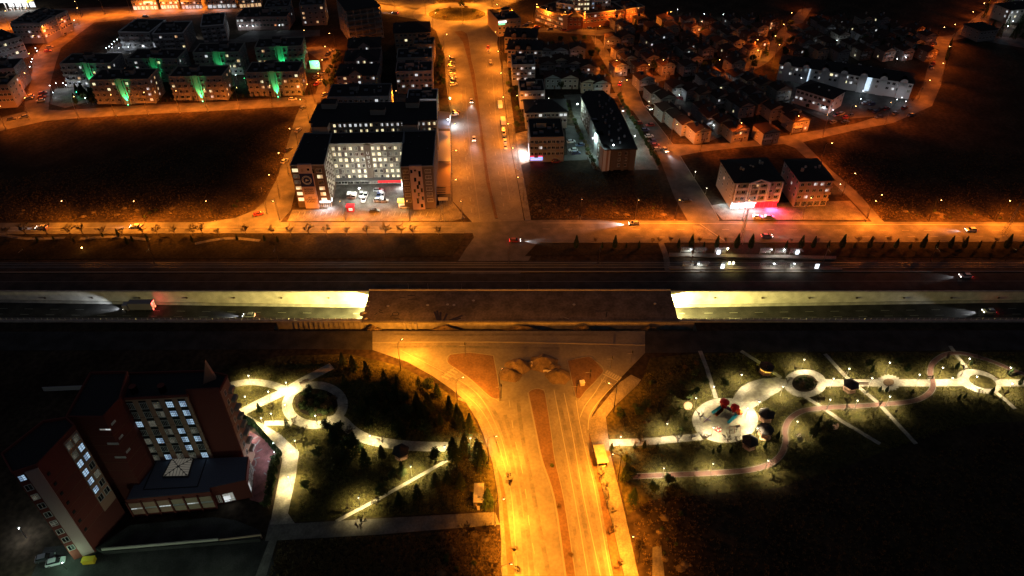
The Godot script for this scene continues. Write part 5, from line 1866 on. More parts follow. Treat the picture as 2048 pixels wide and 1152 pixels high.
	area_light(s1, s1a.lerp(s1b, 0.88) + Vector3(0, 2.0, 1.8), Vector3(0, -0.6, 1), lin(0.55, 0.25, 1.0), 130.0, Vector2(3, 1.0))
	block("apartment_block", "brown dark-roofed apartment house right of the red-lit shop", {fl = [1601, 362], fr = [1667, 360], h = 12.5, d = 18, wall = "pink", trim = "tan", roof = "hip", rise = 2.2, cols = 5, balconies = [0, 4], lit = 0.15, kinds = ["white"], left = true, floors = 3, chimneys = 5, ground = 5})
	# big complex at the top right
	var k1 := block("shopping_centre", "orange-lit glazed front of the large complex east of the roundabout", {fl = [1072, 16], fr = [1126, 34], h = 9, d = 22, wall = "tan", cols = 14, ww = 1.9, lit = 0.3, kinds = ["warm", "orange", "dim"], cat = "shopping centre", floors = 3, fh = 2.9})
	block("brick_hall", "round-roofed brick hall between the two wings of the complex", {fl = [1130, 34], fr = [1164, 34], h = 8, d = 15, wall = "brick", roof = "hip", cols = 4, lit = 0.0, cat = "hall"})
	block("brick_hall", "long brick wing of the complex with banded white lines", {fl = [1167, 29], fr = [1250, 20], h = 9, d = 18, wall = "brick", trim = "cream", cols = 12, lit = 0.08, kinds = ["white"], cat = "hall"})
	block("brick_hall", "right end of the brick complex lit orange from the street", {fl = [1252, 20], fr = [1290, 14], h = 9, d = 18, wall = "brick", trim = "cream", cols = 5, lit = 0.1, kinds = ["warm"], cat = "hall"})
	block("tower_block", "tower with bright yellow-lit bays at the top edge", {fl = [1150, -6], fr = [1180, -7], h = 18, d = 14, wall = "cream", cols = 5, lit = 0.85, kinds = ["yellow"], cat = "tower"})
	block("tower_block", "white framed tower with cool lit windows at the top edge", {fl = [1184, 2], fr = [1222, -2], h = 14, d = 14, wall = "white", cols = 7, lit = 0.35, kinds = ["cool", "white"], cat = "tower"})
	block("tower_block", "bluish-lit low tower behind the glazed front at the top edge", {fl = [1112, 6], fr = [1148, 12], h = 12, d = 12, wall = "white", cols = 6, lit = 0.5, kinds = ["cool"], cat = "tower"})
	# white terrace with arched dormers
	var wt := block("terrace_block", "long white terrace block with arched dormers and blue-lit stairwells", {fl = [1560, 128], fr = [1828, 167], h = 9, d = 15, wall = "white", trim = "white", roof = "hip", rise = 3.0, cols = 26, skip = [5, 6, 17, 18], lit = 0.5, kinds = ["white", "white", "yellow", "dim"], chimneys = 8, fh = 2.8, right = true})
	var wa := G(1560, 128, 9)
	var wb := G(1828, 167, 9)
	var wl := wa.distance_to(wb)
	var wd := (wb - wa).normalized()
	var wn := wd.cross(UP3)
	for i in 7:
		var g := Geo.new()
		var m := wd * wl * (0.06 + 0.145 * i) + Vector3(0, 9.0, 0)
		g.tube(m + wn * 0.7, m - wn * 4.5, 1.9, 1.9, 14)
		g.bar(m + wn * 0.3 - wd * 1.9 + Vector3(0, -4.4, 0), m + wn * 0.3 + wd * 1.9 + Vector3(0, -4.4, 0), 0.8, 8.9)
		geo("dormer", g, M.white, wt)
	for u in [0.22, 0.68]:
		sign_board(wt, wa, wb, u - 0.022, u + 0.022, 5.2, 7.4, 0.35, M.stair_glow)
		area_light(wt, wa + wd * wl * u + wn * 0.8 + Vector3(0, 5, 0), wn + Vector3(0, -0.3, 0), lin(0.6, 0.82, 1.0), 14.0, Vector2(3.0, 6.0))
	block("terrace_block", "white villa block with arched roof in the middle of the lit yard", {fl = [1594, 176], fr = [1664, 198], h = 8.5, d = 15, wall = "white", trim = "white", roof = "hip", cols = 8, lit = 0.2, kinds = ["white"], right = true, balconies = [1, 5], chimneys = 3})
	# buildings along the top edge
	var ps := thing("petrol_station", "white and yellow lit petrol station at the top left corner", "petrol station", G(40, 20))
	var g3 := Geo.new()
	g3.box(Vector3(0, 7.0, 0), Vector3(19, 1.2, 9))
	geo("canopy_sign", g3, M.sign_white, ps)
	g3 = Geo.new()
	g3.box(Vector3(10.5, 7.0, 0), Vector3(1.6, 1.3, 9.2))
	geo("canopy_sign", g3, M.sign_yellow, ps)
	for i in 4:
		g3 = Geo.new()
		g3.box(Vector3(-7.5 + 5.0 * i, 3.2, 2.5), Vector3(0.5, 6.4, 0.5))
		geo("column", g3, M.white, ps)
		g3 = Geo.new()
		g3.box(Vector3(-7.5 + 5.0 * i, 2.6, -4.0), Vector3(3.8, 3.6, 0.3))
		geo("lit_window", g3, M.win_white, ps)
	for i in 3:
		g3 = Geo.new()
		g3.box(Vector3(-5.0 + 5.0 * i, 0.9, 2.0), Vector3(1.2, 1.8, 0.8))
		geo("pump", g3, M.white, ps)
	area_light(ps, G(40, 20) + Vector3(0, 6.2, 2), Vector3(0, -1, 0.15), lin(1.0, 0.96, 0.9), 320.0, Vector2(17, 7))
	for q in [[262, 3, 312, 2, "white", "with a green sign"], [318, 1, 352, 0, "white", "right of the green-signed shop"], [360, 1, 402, 0, "white", "in the middle of the row"], [412, 0, 470, -2, "white", "with blue-white shopfronts"], [476, -1, 520, -4, "warm", "at the row's right end"]]:
		var t := block("shop_building", "lit shop building along the top edge avenue, %s" % q[5], {fl = [q[0], q[1]], fr = [q[2], q[3]], h = 6, d = 12, wall = "grey", cols = 7, lit = 0.35, kinds = [q[4], "white"], cat = "shop building", floors = 1, ground = 6, shop = q[4], hut = false, group = "lit shops along the top edge"})
		if q[0] == 262:
			sign_board(t, G(262, 3, 6), G(312, 2, 6), 0.5, 0.85, 5.4, 0.9, 0.4, M.sign_green)
		area_light(t, G((q[0] + q[2]) * 0.5, q[1], 6) + Vector3(0, 3.2, 1.6), Vector3(0, -0.8, 1), lin(0.85, 0.92, 1.0) if q[4] == "white" else lin(1.0, 0.7, 0.4), 60.0, Vector2(8, 2))
	block("sports_hall", "dark hall beside a white-lit yard at the top right corner", {fl = [1962, 62], fr = [1998, 58], h = 7, d = 14, wall = "grey", cols = 5, lit = 0.0, cat = "hall", roof = "hip"})
	block("apartment_block", "dark block with white windows at the far top right corner", {fl = [2022, 20], fr = [2080, 14], h = 9, d = 14, wall = "cream", cols = 6, lit = 0.35, kinds = ["white", "yellow"], roof = "hip", left = true})
	# green-lit court screen
	var sc := thing("court_screen", "bright green-lit fabric screen beside the compound street", "screen", G(631, 139))
	g3 = Geo.new()
	g3.box(Vector3(0, 2.8, 0), Vector3(5.6, 5.0, 0.15))
	geo("screen_cloth", g3, M.white, sc)
	for s in [-1, 1]:
		g3 = Geo.new()
		g3.box(Vector3(s * 2.9, 2.7, 0), Vector3(0.15, 5.4, 0.15))
		geo("post", g3, M.metal, sc)
	g3 = Geo.new()
	g3.box(Vector3(2.2, 4.9, 3.0), Vector3(0.4, 0.3, 0.3))
	geo("lamp_lens", g3, M.lamp_green, sc)
	g3 = Geo.new()
	g3.tube(Vector3(2.2, 0, 3.0), Vector3(2.2, 4.8, 3.0), 0.07, 0.07, 6)
	geo("lamp_post", g3, M.metal, sc)
	spot(sc, Vector3(2.2, 4.9, 3.0), Vector3(-0.5, -0.45, -0.7), lin(0.02, 1.0, 0.40), 160.0, 60.0, 0.8)

func shop_front(t: Node3D, a: Vector3, b: Vector3, u0: float, u1: float, mat: Material) -> void:
	sign_board(t, a, b, u0, u1, 3.2, 0.9, 1.0, mat)
	var n := 5
	for i in n:
		sign_board(t, a, b, lerpf(u0, u1, (i + 0.06) / n), lerpf(u0, u1, (i + 0.94) / n), 1.35, 2.3, 0.25, mat)

# ================= small houses
func villa(at: Vector3, w: float, d: float, h: float, yaw: float, wall: String, lit: float, template: String, group: String) -> Node3D:
	var key := "villa%.1f_%.1f_%.1f_%s" % [w, d, h, wall]
	if not cache.has(key):
		var g := Geo.new()
		g.box(Vector3(0, h * 0.5, 0), Vector3(w, h, d))
		var rf := Geo.new()
		var ov := 0.5
		var A := Vector3(-w * 0.5 - ov, h, d * 0.5 + ov)
		var B := Vector3(w * 0.5 + ov, h, d * 0.5 + ov)
		var C := Vector3(w * 0.5 + ov, h, -d * 0.5 - ov)
		var E := Vector3(-w * 0.5 - ov, h, -d * 0.5 - ov)
		var up := Vector3(0, minf(w, d) * 0.24, 0)
		var r0 := A.lerp(B, 0.5) + up
		var r1 := E.lerp(C, 0.5) + up + Vector3(0, 0, d * 0.35)
		rf.quad(B, C, r1, r0)
		rf.quad(E, A, r0, r1)
		rf.tri(C, E, r1)
		rf.quad(A, E, C, B)
		var gb := Geo.new()
		gb.tri(A + Vector3(ov, 0, -ov), B + Vector3(-ov, 0, -ov), r0 + Vector3(0, -0.25, -ov))
		var ch := Geo.new()
		ch.box(Vector3(w * 0.2, h + up.y + 0.1, -d * 0.1), Vector3(0.7, 1.5, 0.7))
		var so := Geo.new()
		so.box(Vector3(-w * 0.2, h + up.y * 0.75 + 0.5, 0.6), Vector3(1.7, 0.08, 1.9), 0.0, 0.7)
		var tk := Geo.new()
		tk.tube(Vector3(-w * 0.2 - 0.9, h + up.y * 0.75 + 1.3, -0.3), Vector3(-w * 0.2 + 0.9, h + up.y * 0.75 + 1.3, -0.3), 0.3, 0.3, 8)
		var an := Geo.new()
		an.box(Vector3(w * 0.5 + 1.3, 1.4, -d * 0.15), Vector3(2.6, 2.8, d * 0.5))
		an.box(Vector3(w * 0.5 + 1.3, 2.86, -d * 0.15), Vector3(3.0, 0.14, d * 0.5 + 0.4))
		var bc := Geo.new()
		bc.box(Vector3(-w * 0.25, h - 2.9, d * 0.5 + 0.6), Vector3(w * 0.45, 0.14, 1.2))
		bc.box(Vector3(-w * 0.25, h - 2.4, d * 0.5 + 1.15), Vector3(w * 0.45, 0.9, 0.08))
		cache[key] = [mesh_of([[g, M[wall]]]), mesh_of([[rf, M.rooftile], [gb, M[wall]]]), mesh_of([[ch, M[wall]]]), mesh_of([[so, M.glass], [tk, M.metal]]), mesh_of([[an, M[wall]]]), mesh_of([[bc, M.white]])]
	var t := thing("house", "", "house", at, yaw)
	put("wall", cache[key][0], t)
	var rn := put("roof", cache[key][1], t)
	put("chimney", cache[key][2], rn)
	if rng.randf() < 0.6:
		put("solar_heater", cache[key][3], rn)
	if rng.randf() < 0.3:
		put("annexe", cache[key][4], t)
	if rng.randf() < 0.5:
		put("balcony", cache[key][5], t)
	for r in 2:
		for c in 3:
			var o := put("window", win_mesh(1.1, 1.2, pick(lit, ["white", "yellow", "white"])), t, Vector3((c - 1) * w * 0.3, h - 1.5 - r * 2.8, d * 0.5))
	for r in 2:
		put("window", win_mesh(1.1, 1.2, pick(lit, ["white", "yellow"])), t, Vector3(-w * 0.5, h - 1.5 - r * 2.8, 0.0), -PI / 2)
	put("door", cache_door(), t, Vector3(w * 0.12, 1.05, d * 0.5 + 0.02))
	in_row(t, template, group)
	return t

func cache_door() -> ArrayMesh:
	if not cache.has("door"):
		var g := Geo.new()
		g.box(Vector3.ZERO, Vector3(1.0, 2.1, 0.1))
		cache.door = mesh_of([[g, M.brown]])
	return cache.door

func build_houses() -> void:
	var H := 6.2
	var street := [[1310, 178], [1329, 189], [1333, 213], [1354, 226], [1372, 239], [1398, 254]]
	for q in street:
		villa(G(q[0], q[1], H), 8.5, 9.5, H, 0.28, "cream", 0.04, "%s house from the left in the row beside the curving street", "houses along the curving street")
	var rows := [
		["%s house from the left in the second row of the villa estate", [[1353, 167], [1381, 173], [1406, 180], [1440, 187]]],
		["%s house from the left in the estate row behind the parked cars", [[1411, 210], [1423, 225], [1446, 236], [1473, 252], [1534, 256]]],
		["%s house from the left in the estate row below the white terrace", [[1523, 198], [1548, 210], [1578, 216], [1594, 233]]],
		["%s house from the left in the estate's dark middle row", [[1414, 152], [1443, 163], [1477, 171], [1504, 180], [1486, 205], [1470, 195]]],
		["%s house from the left in the estate row under the orange square", [[1474, 146], [1499, 153], [1526, 162], [1560, 172]]],
		["%s large house from the left between the avenue and curving street", [[1095, 122], [1122, 116], [1150, 122], [1105, 150], [1140, 150], [1176, 128], [1178, 158], [1203, 160], [1120, 95], [1155, 92], [1090, 95]]],
		["%s orange-lit house from the left by the inner street lamps", [[1288, 152], [1470, 120], [1300, 70], [1330, 64], [1420, 140], [1250, 68], [1225, 72]]]]
	for r in rows:
		for q in r[1]:
			villa(G(q[0], q[1], H), 9.0, 9.5, H, 0.28 if q[0] > 1240 else 0.0, ["cream", "grey", "tan"][int(q[0]) % 3], 0.07, r[0], "houses of the villa quarter")
	# the dark quarter behind: rows of houses among trees
	var row := 0
	var y := 36.0
	while y < 128.0:
		var x := 1240.0 + 17.0 * (row % 2)
		while x < 1870.0 - maxf(0.0, 60.0 - y) * 3.0:
			var jx := x + rng.randf_range(-5, 5)
			var jy := y + rng.randf_range(-2.5, 2.5)
			x += 44.0
			if inner_street(jx, jy):
				continue
			villa(G(jx, jy, H), 8.0, 8.5, H, 0.28, ["grey", "cream", "brown"][(row + int(x)) % 3], 0.06, "%s" + " dark house from the left in row %s of the unlit quarter" % ["one", "two", "three", "four", "five", "six", "seven", "eight"][row], "houses of the dark quarter")
		y += 15.0
		row += 1

func inner_street(x: float, y: float) -> bool:
	# streets and the built rows below leave no room for a house here
	var s := lerpf(1610.0, 1530.0, clampf((y - 15.0) / 85.0, 0.0, 1.0))
	if absf(x - s) < 26.0:
		return true
	if y > 100.0 and x > 1545.0:
		return true
	if y > 110.0 and x > 1395.0 and x < 1545.0:
		return true
	return x < 1290.0 and y > 60.0 and y < 90.0
# ================= tram stop
func build_tram_stop() -> void:
	slab("tram_bed", [G(-300, 524), G(2350, 520), G(2350, 541), G(-300, 542)], 0.04, M.asphalt_dark)
	for k in 4:
		var y: float = [526.5, 529.5, 533.0, 536.0][k]
		var g := Geo.new()
		g.ribbon([G(-300, y), G(2350, y - 1.0)], 0.14, 0.04, 0.15)
		structure(geo("tram_rail", g, M.metal, self))
	for s in 2:
		var label: String = ["far tram platform with glass shelters and white lamps", "near tram platform with glass shelters and lit panels"][s]
		var poly: Array = [pts([1338, 507, 1672, 514, 1672, 520, 1338, 514]), pts([1338, 533, 1684, 536, 1684, 541.5, 1338, 540])][s]
		var t := thing("tram_platform", label, "platform")
		var g := Geo.new()
		g.prism(poly, 0.0, 0.45)
		geo("platform_slab", g, M.paving, t)
		var ys: float = [509.5, 538.0][s]
		var xs: Array = [[1372, 1400, 1440, 1530, 1560, 1590], [1376, 1405, 1455, 1530, 1560, 1590]][s]
		for x in xs:
			var p := G(x, ys + (x - 1372) * 0.012)
			g = Geo.new()
			g.box(p + Vector3(0, 2.9, 0), Vector3(4.4, 0.12, 2.0))
			geo("shelter_roof", g, M.shelter_glass, t)
			g = Geo.new()
			g.box(p + Vector3(0, 1.7, -0.8), Vector3(4.2, 2.0, 0.05))
			geo("shelter_glass", g, M.shelter_glass, t)
			for sx in [-2.0, 2.0]:
				g = Geo.new()
				g.box(p + Vector3(sx, 1.65, -0.75), Vector3(0.1, 2.5, 0.1))
				geo("shelter_post", g, M.metal, t)
		for x in [[1380, 1540, 1565], [1395, 1545, 1585]][s]:
			var p := G(x, ys) + Vector3(0, 2.6, 0.2)
			g = Geo.new()
			g.box(p, Vector3(0.46, 0.1, 0.3))
			geo("lamp_tube", g, M.lamp_white, t)
			spot(t, p, Vector3(0, -1, 0.05), lin(1.0, 0.95, 0.82), 20.0, 80.0, 0.6)
		for x in [[1452], [1455, 1463]][s]:
			var p := G(x, ys - 0.5) + Vector3(0, 3.3, 0.6)
			g = Geo.new()
			g.box(p, Vector3(0.46, 0.3, 0.4))
			geo("lamp_lens", g, M.lamp_warm, t)
			spot(t, p, Vector3(0, -1, 0.05), lin(1.0, 0.75, 0.22), 26.0, 70.0, 0.6)
		for x in [[1436, 1593], [1444, 1632]][s]:
			var p := G(x, ys + 1.0)
			g = Geo.new()
			g.box(p + Vector3(0, 1.5, 0), Vector3(1.3, 1.9, 0.25))
			geo("lit_advert_sign", g, M.sign_green if false else M.sign_white, t)
			g = Geo.new()
			g.box(p + Vector3(0, 0.3, 0), Vector3(0.4, 0.6, 0.2))
			geo("sign_foot", g, M.metal, t)
	# masts of the tram wire
	var masts := [[558, 512, 525], [770, 508, 525], [1018, 510, 525], [1197, 508, 526], [1380, 520, 532], [1646, 512, 526], [1860, 512, 524], [60, 515, 527], [310, 514, 526], [2010, 510, 523]]
	for q in masts:
		var t := thing("tram_mast", "", "mast", G(q[0], q[2]))
		var g := Geo.new()
		g.tube(Vector3.ZERO, Vector3(0, 8.0, 0), 0.12, 0.08, 6)
		geo("pole", g, M.pole, t)
		g = Geo.new()
		g.bar(Vector3(0, 6.6, 0), Vector3(0, 6.9, 2.6), 0.07, 0.07)
		geo("arm", g, M.pole, t)
		in_row(t, "%s slim tram mast from the left along the track", "tram wire masts")

# ================= lamps
var lamp_tilt := 0.4
var lamp_cone := 64.0
var lamp_green := 0.74

func lamp_meshes() -> void:
	if cache.has("pole"):
		return
	var g := Geo.new()
	g.tube(Vector3.ZERO, Vector3(0, 10.4, 0), 0.13, 0.07, 6)
	g.tube(Vector3.ZERO, Vector3(0, 0.5, 0), 0.22, 0.2, 6)
	cache.pole = mesh_of([[g, M.pole]])
	g = Geo.new()
	g.tube(Vector3(0, 10.3, 0), Vector3(0.7, 11.0, 0), 0.06, 0.05, 5)
	g.tube(Vector3(0.7, 11.0, 0), Vector3(2.0, 11.2, 0), 0.05, 0.05, 5)
	cache.arm = mesh_of([[g, M.pole]])
	g = Geo.new()
	g.box(Vector3(2.3, 11.28, 0), Vector3(0.8, 0.16, 0.34))
	cache.headbox = mesh_of([[g, M.pole]])
	g = Geo.new()
	g.box(Vector3(2.35, 11.12, 0), Vector3(0.36, 0.16, 0.28))
	cache.lens = mesh_of([[g, M.lamp_sodium]])
	g = Geo.new()
	g.tube(Vector3.ZERO, Vector3(0, 4.0, 0), 0.07, 0.05, 6)
	g.tube(Vector3.ZERO, Vector3(0, 0.3, 0), 0.14, 0.12, 6)
	cache.ppole = mesh_of([[g, M.pole]])
	g = Geo.new()
	g.lathe(Vector3(0, 4.45, 0), [[0.36, 0.0], [0.32, 0.08], [0.0, 0.16]], 8)
	cache.pcap = mesh_of([[g, M.pole]])
	g = Geo.new()
	g.lathe(Vector3(0, 4.0, 0), [[0.0, 0.0], [0.14, 0.0], [0.22, 0.2], [0.2, 0.42], [0.0, 0.44]], 8)
	cache.pglobe = mesh_of([[g, M.lamp_warm]])
	cache.wglobe = mesh_of([[g, M.lamp_white]])
	cache.gglobe = mesh_of([[g, M.lamp_green]])

# base on the photograph, turn of the arm (0 points right), light strength
func street_lamp(px: float, py: float, turn: float, e: float, template: String, group: String, key := 0.0, hue := 0.40, by_depth := false) -> void:
	var t := thing("street_lamp", "", "street lamp", G(px, py), turn)
	put("pole", cache.pole, t)
	put("arm", cache.arm, t)
	put("lamp_head", cache.headbox, t)
	put("lamp_lens", cache.lens, t)
	if e > 0.0:
		for lobe in [-0.85, 0.85]:   # the lens throws two lobes along the road
			spot(t, Vector3(2.35, 11.12, 0), Vector3(lamp_tilt, -1, lobe), lin(1.0, hue * lamp_green, hue * 0.04), e * 0.72, lamp_cone, 1.0, 0.2)
	in_row(t, template, group, -t.position.z if by_depth else 0.0)

func build_street_lamps() -> void:
	lamp_meshes()
	var g1 := "orange lamps along the near road"
	for q in [[802, 739, 1.1], [915, 812, 0.5], [977, 927, 0.2], [990, 1052, 0.15], [1003, 1180, 0.1]]:
		street_lamp(q[0], q[1], q[2], NEAR_E * (1.35 if q[1] < 780 else 1.0), "%s street lamp from the near end, left side of the near road", g1, 0, 0.41, true)
	for q in [[1227, 824, PI - 0.5], [1236, 960, PI], [1276, 1124, PI], [1310, 1260, PI]]:
		street_lamp(q[0], q[1], q[2], NEAR_E * (0.55 if q[1] < 900 else 1.05), "%s street lamp from the near end, right side of the near road", g1, 0, 0.39, true)
	street_lamp(1000, 800, 1.3, 0.0, "unlit lamp post on the left traffic island tip", "orange lamps along the near road")
	lamp_tilt = 0.05
	lamp_green = 0.66
	lamp_cone = 60.0
	var g2 := "orange lamps along the long avenue"
	for x in [150, 290, 430, 560, 690, 820, 925]:
		street_lamp(x, 442.5, -PI / 2, AVE_E * clampf((x - 20.0) / 260.0, 0.35, 1.0) * (0.15 if x > 900 else 1.0), "%s street lamp from the left on the avenue west of the junction", g2)
	for q in [[1160, 439, 0.12], [1270, 440, 0.7], [1350, 440, 1.1], [1485, 441, 0.45], [1605, 436, 0.3], [1730, 442, 1.0], [1857, 441, 0.9], [1990, 442, 0.9], [2120, 443, 0.9]]:
		street_lamp(q[0], q[1], -PI / 2, AVE_E * q[2], "%s street lamp from the left on the avenue east of the junction", g2, 0, 0.33)
	lamp_tilt = 0.3
	var g3 := "orange lamps along the avenue to the roundabout"
	for q in [[903, 405, 0.25], [904, 345, 0.6], [902, 290, 0.7], [898, 195, 0.9], [893, 150, 0.9], [888, 105, 0.9], [866, 60, 0.8]]:
		street_lamp(q[0], q[1], 0.0, AVE_E * 0.62 * q[2], "%s street lamp from the near end, west side of the roundabout avenue", g3, 0, 0.37, true)
	for q in [[1047, 400, 0.1], [1036, 340, 0.4], [1026, 290, 0.9], [1016, 235, 0.9], [1011, 185, 1.0], [1005, 140, 1.0], [999, 100, 1.0]]:
		street_lamp(q[0], q[1], PI, AVE_E * 0.55 * q[2], "%s street lamp from the near end, east side of the roundabout avenue", g3, 0, 0.37, true)
	var g4 := "orange lamps round the roundabout"
	for q in [[852, 30, 0.3], [925, 46, 1.6], [985, 25, 3.0], [870, 8, -0.8], [950, 6, -1.8], [790, 20, 1.2], [745, 14, 1.0], [1010, 56, 1.5], [1030, 0, 2.5], [1000, 44, 2.5]]:
		street_lamp(q[0], q[1], q[2], AVE_E * 0.9, "%s street lamp from the left around the roundabout", g4, 0, 0.40)
	lamp_tilt = 0.0
	lamp_green = 0.62
	lamp_cone = 54.0
	var g5 := "orange lamps in the north-west streets"
	for q in [[598, 300, PI], [578, 350, PI], [560, 395, PI], [535, 428, 1.9], [618, 240, PI], [630, 206, -2.5]]:
		street_lamp(q[0], q[1], q[2], SIDE_E, "%s street lamp from the left on the street beside the dormitory", g5, 0, 0.40)
	for q in [[12, 258, 1.2], [60, 240, 1.2], [158, 238, 1.4], [232, 234, 1.5], [297, 229, 1.5], [360, 226, 1.5], [416, 223, 1.5], [480, 219, 1.5], [545, 215, 1.5]]:
		street_lamp(q[0], q[1], q[2], SIDE_E, "%s street lamp from the left below the green-lit compound", g5, 0, 0.33)
	for q in [[92, 88, 0.0], [74, 108, 0.0], [66, 145, 0.0], [58, 185, 0.0], [130, 74, 0.0], [160, 50, 0.0]]:
		street_lamp(q[0], q[1], q[2], SIDE_E * 0.8, "%s street lamp from the left on the far west street", g5, 0, 0.24)
	for q in [[-20, 62, 1.3], [20, 58, 1.3], [60, 52, 1.3], [163, 34, -1.3], [210, 30, -1.3], [262, 26, -1.3], [318, 20, -1.3], [370, 17, -1.3], [420, 14, -1.3], [470, 10, -1.3]]:
		street_lamp(q[0], q[1], q[2], AVE_E * 0.75, "%s street lamp from the left on the top edge avenue", g5, 0, 0.32)
	for q in [[672, 103, PI], [664, 130, PI], [659, 158, PI], [652, 186, PI], [612, 94, -1.0]]:
		street_lamp(q[0], q[1], q[2], SIDE_E * 0.8, "%s street lamp from the left between the compound and gabled houses", g5, 0, 0.30)
	street_lamp(797, 218, -1.5, SIDE_E * 0.8, "street lamp in the lit court behind the rear dormitory", g5)
	var g6 := "orange lamps in the north-east streets"
	for q in [[1190, 88, 0.2], [1206, 120, 0.2], [1222, 160, 0.2], [1241, 200, 0.1], [1340, 288, -0.8]]:
		street_lamp(q[0], q[1], q[2], SIDE_E * 0.9, "%s street lamp from the left on the curving street", g6, 0, 0.33)
	for q in [[1302, 168, PI], [1330, 158, PI], [1424, 158, 0], [1500, 138, 0], [1535, 108, 0], [1552, 84, 0], [1568, 60, 0], [1604, 26, 0], [1330, 58, 0], [1390, 78, 0], [1500, 116, 0.0]]:
		street_lamp(q[0], q[1], q[2], SIDE_E * 0.35, "%s street lamp from the left among the dark quarter streets", g6, 0, 0.27)
	for q in [[1400, 304, 1.2], [1468, 284, -1.2], [1580, 270, -1.2], [1644, 276, 1.4], [1692, 250, -1.2], [1770, 250, 1.4], [1836, 200, 0.0]]:
		street_lamp(q[0], q[1], q[2], SIDE_E * 0.75, "%s street lamp from the left on the street below the villa estate", g6, 0, 0.27)
	for q in [[1640, 330, 0.0], [1684, 392, 0.0], [1735, 436, 0.0]]:
		street_lamp(q[0], q[1], q[2], SIDE_E * 0.7, "%s street lamp from the left on the slanting lane right of the shops", g6, 0, 0.26)
	for q in [[1893, 130, PI], [1904, 84, PI], [1868, 90, 0.0], [1940, 58, PI], [1962, 40, PI], [1984, 24, PI], [2010, 10, PI], [1880, 165, PI]]:
		street_lamp(q[0], q[1], q[2], SIDE_E * 0.6, "%s street lamp from the left on the top right road", g6, 0, 0.27)
	for q in [[1066, 42, 0.0], [1088, 54, 1.0], [1125, 60, 1.0], [1165, 60, 1.0], [1225, 56, 1.0], [1270, 52, 1.0]]:
		street_lamp(q[0], q[1], q[2], SIDE_E, "%s street lamp from the left in front of the brick complex", g6, 0, 0.36)
	street_lamp(1043, 232, PI, SIDE_E * 0.6, "street lamp in the scrub garden beside the avenue blocks", g6)
	street_lamp(1545, 128, 0.6, SIDE_E * 0.8, "street lamp on the orange square above the villa estate", g6)

const NEAR_E := 2700.0
const AVE_E := 2800.0
const SIDE_E := 1100.0

func park_lamp(px: float, py: float, e: float, kind: String, template: String, group: String, size := 1.0, col := Color(1, 1, 1)) -> void:
	var t := thing("park_lamp" if size > 0.8 else "garden_lamp", "", "lamp", G(px, py))
	t.scale = Vector3.ONE * size
	put("pole", cache.ppole, t)
	put("cap", cache.pcap, t)
	put("lamp_globe", cache[kind], t)
	var c := {"pglobe": lin(1.0, 0.78, 0.36), "wglobe": lin(0.80, 0.90, 1.0), "gglobe": lin(0.05, 1.0, 0.35)}[kind] as Color
	if col != Color(1, 1, 1):
		c = col
	if e > 0.0:
		if kind == "pglobe":
			spot(t, Vector3(0, 4.2, 0), Vector3(0.0, -1, 0.02), c, e * 1.35, 70.0, 0.9, 0.15)
		else:
			omni(t, Vector3(0, 4.2, 0), c, e, 0.15)
	in_row(t, template, group)

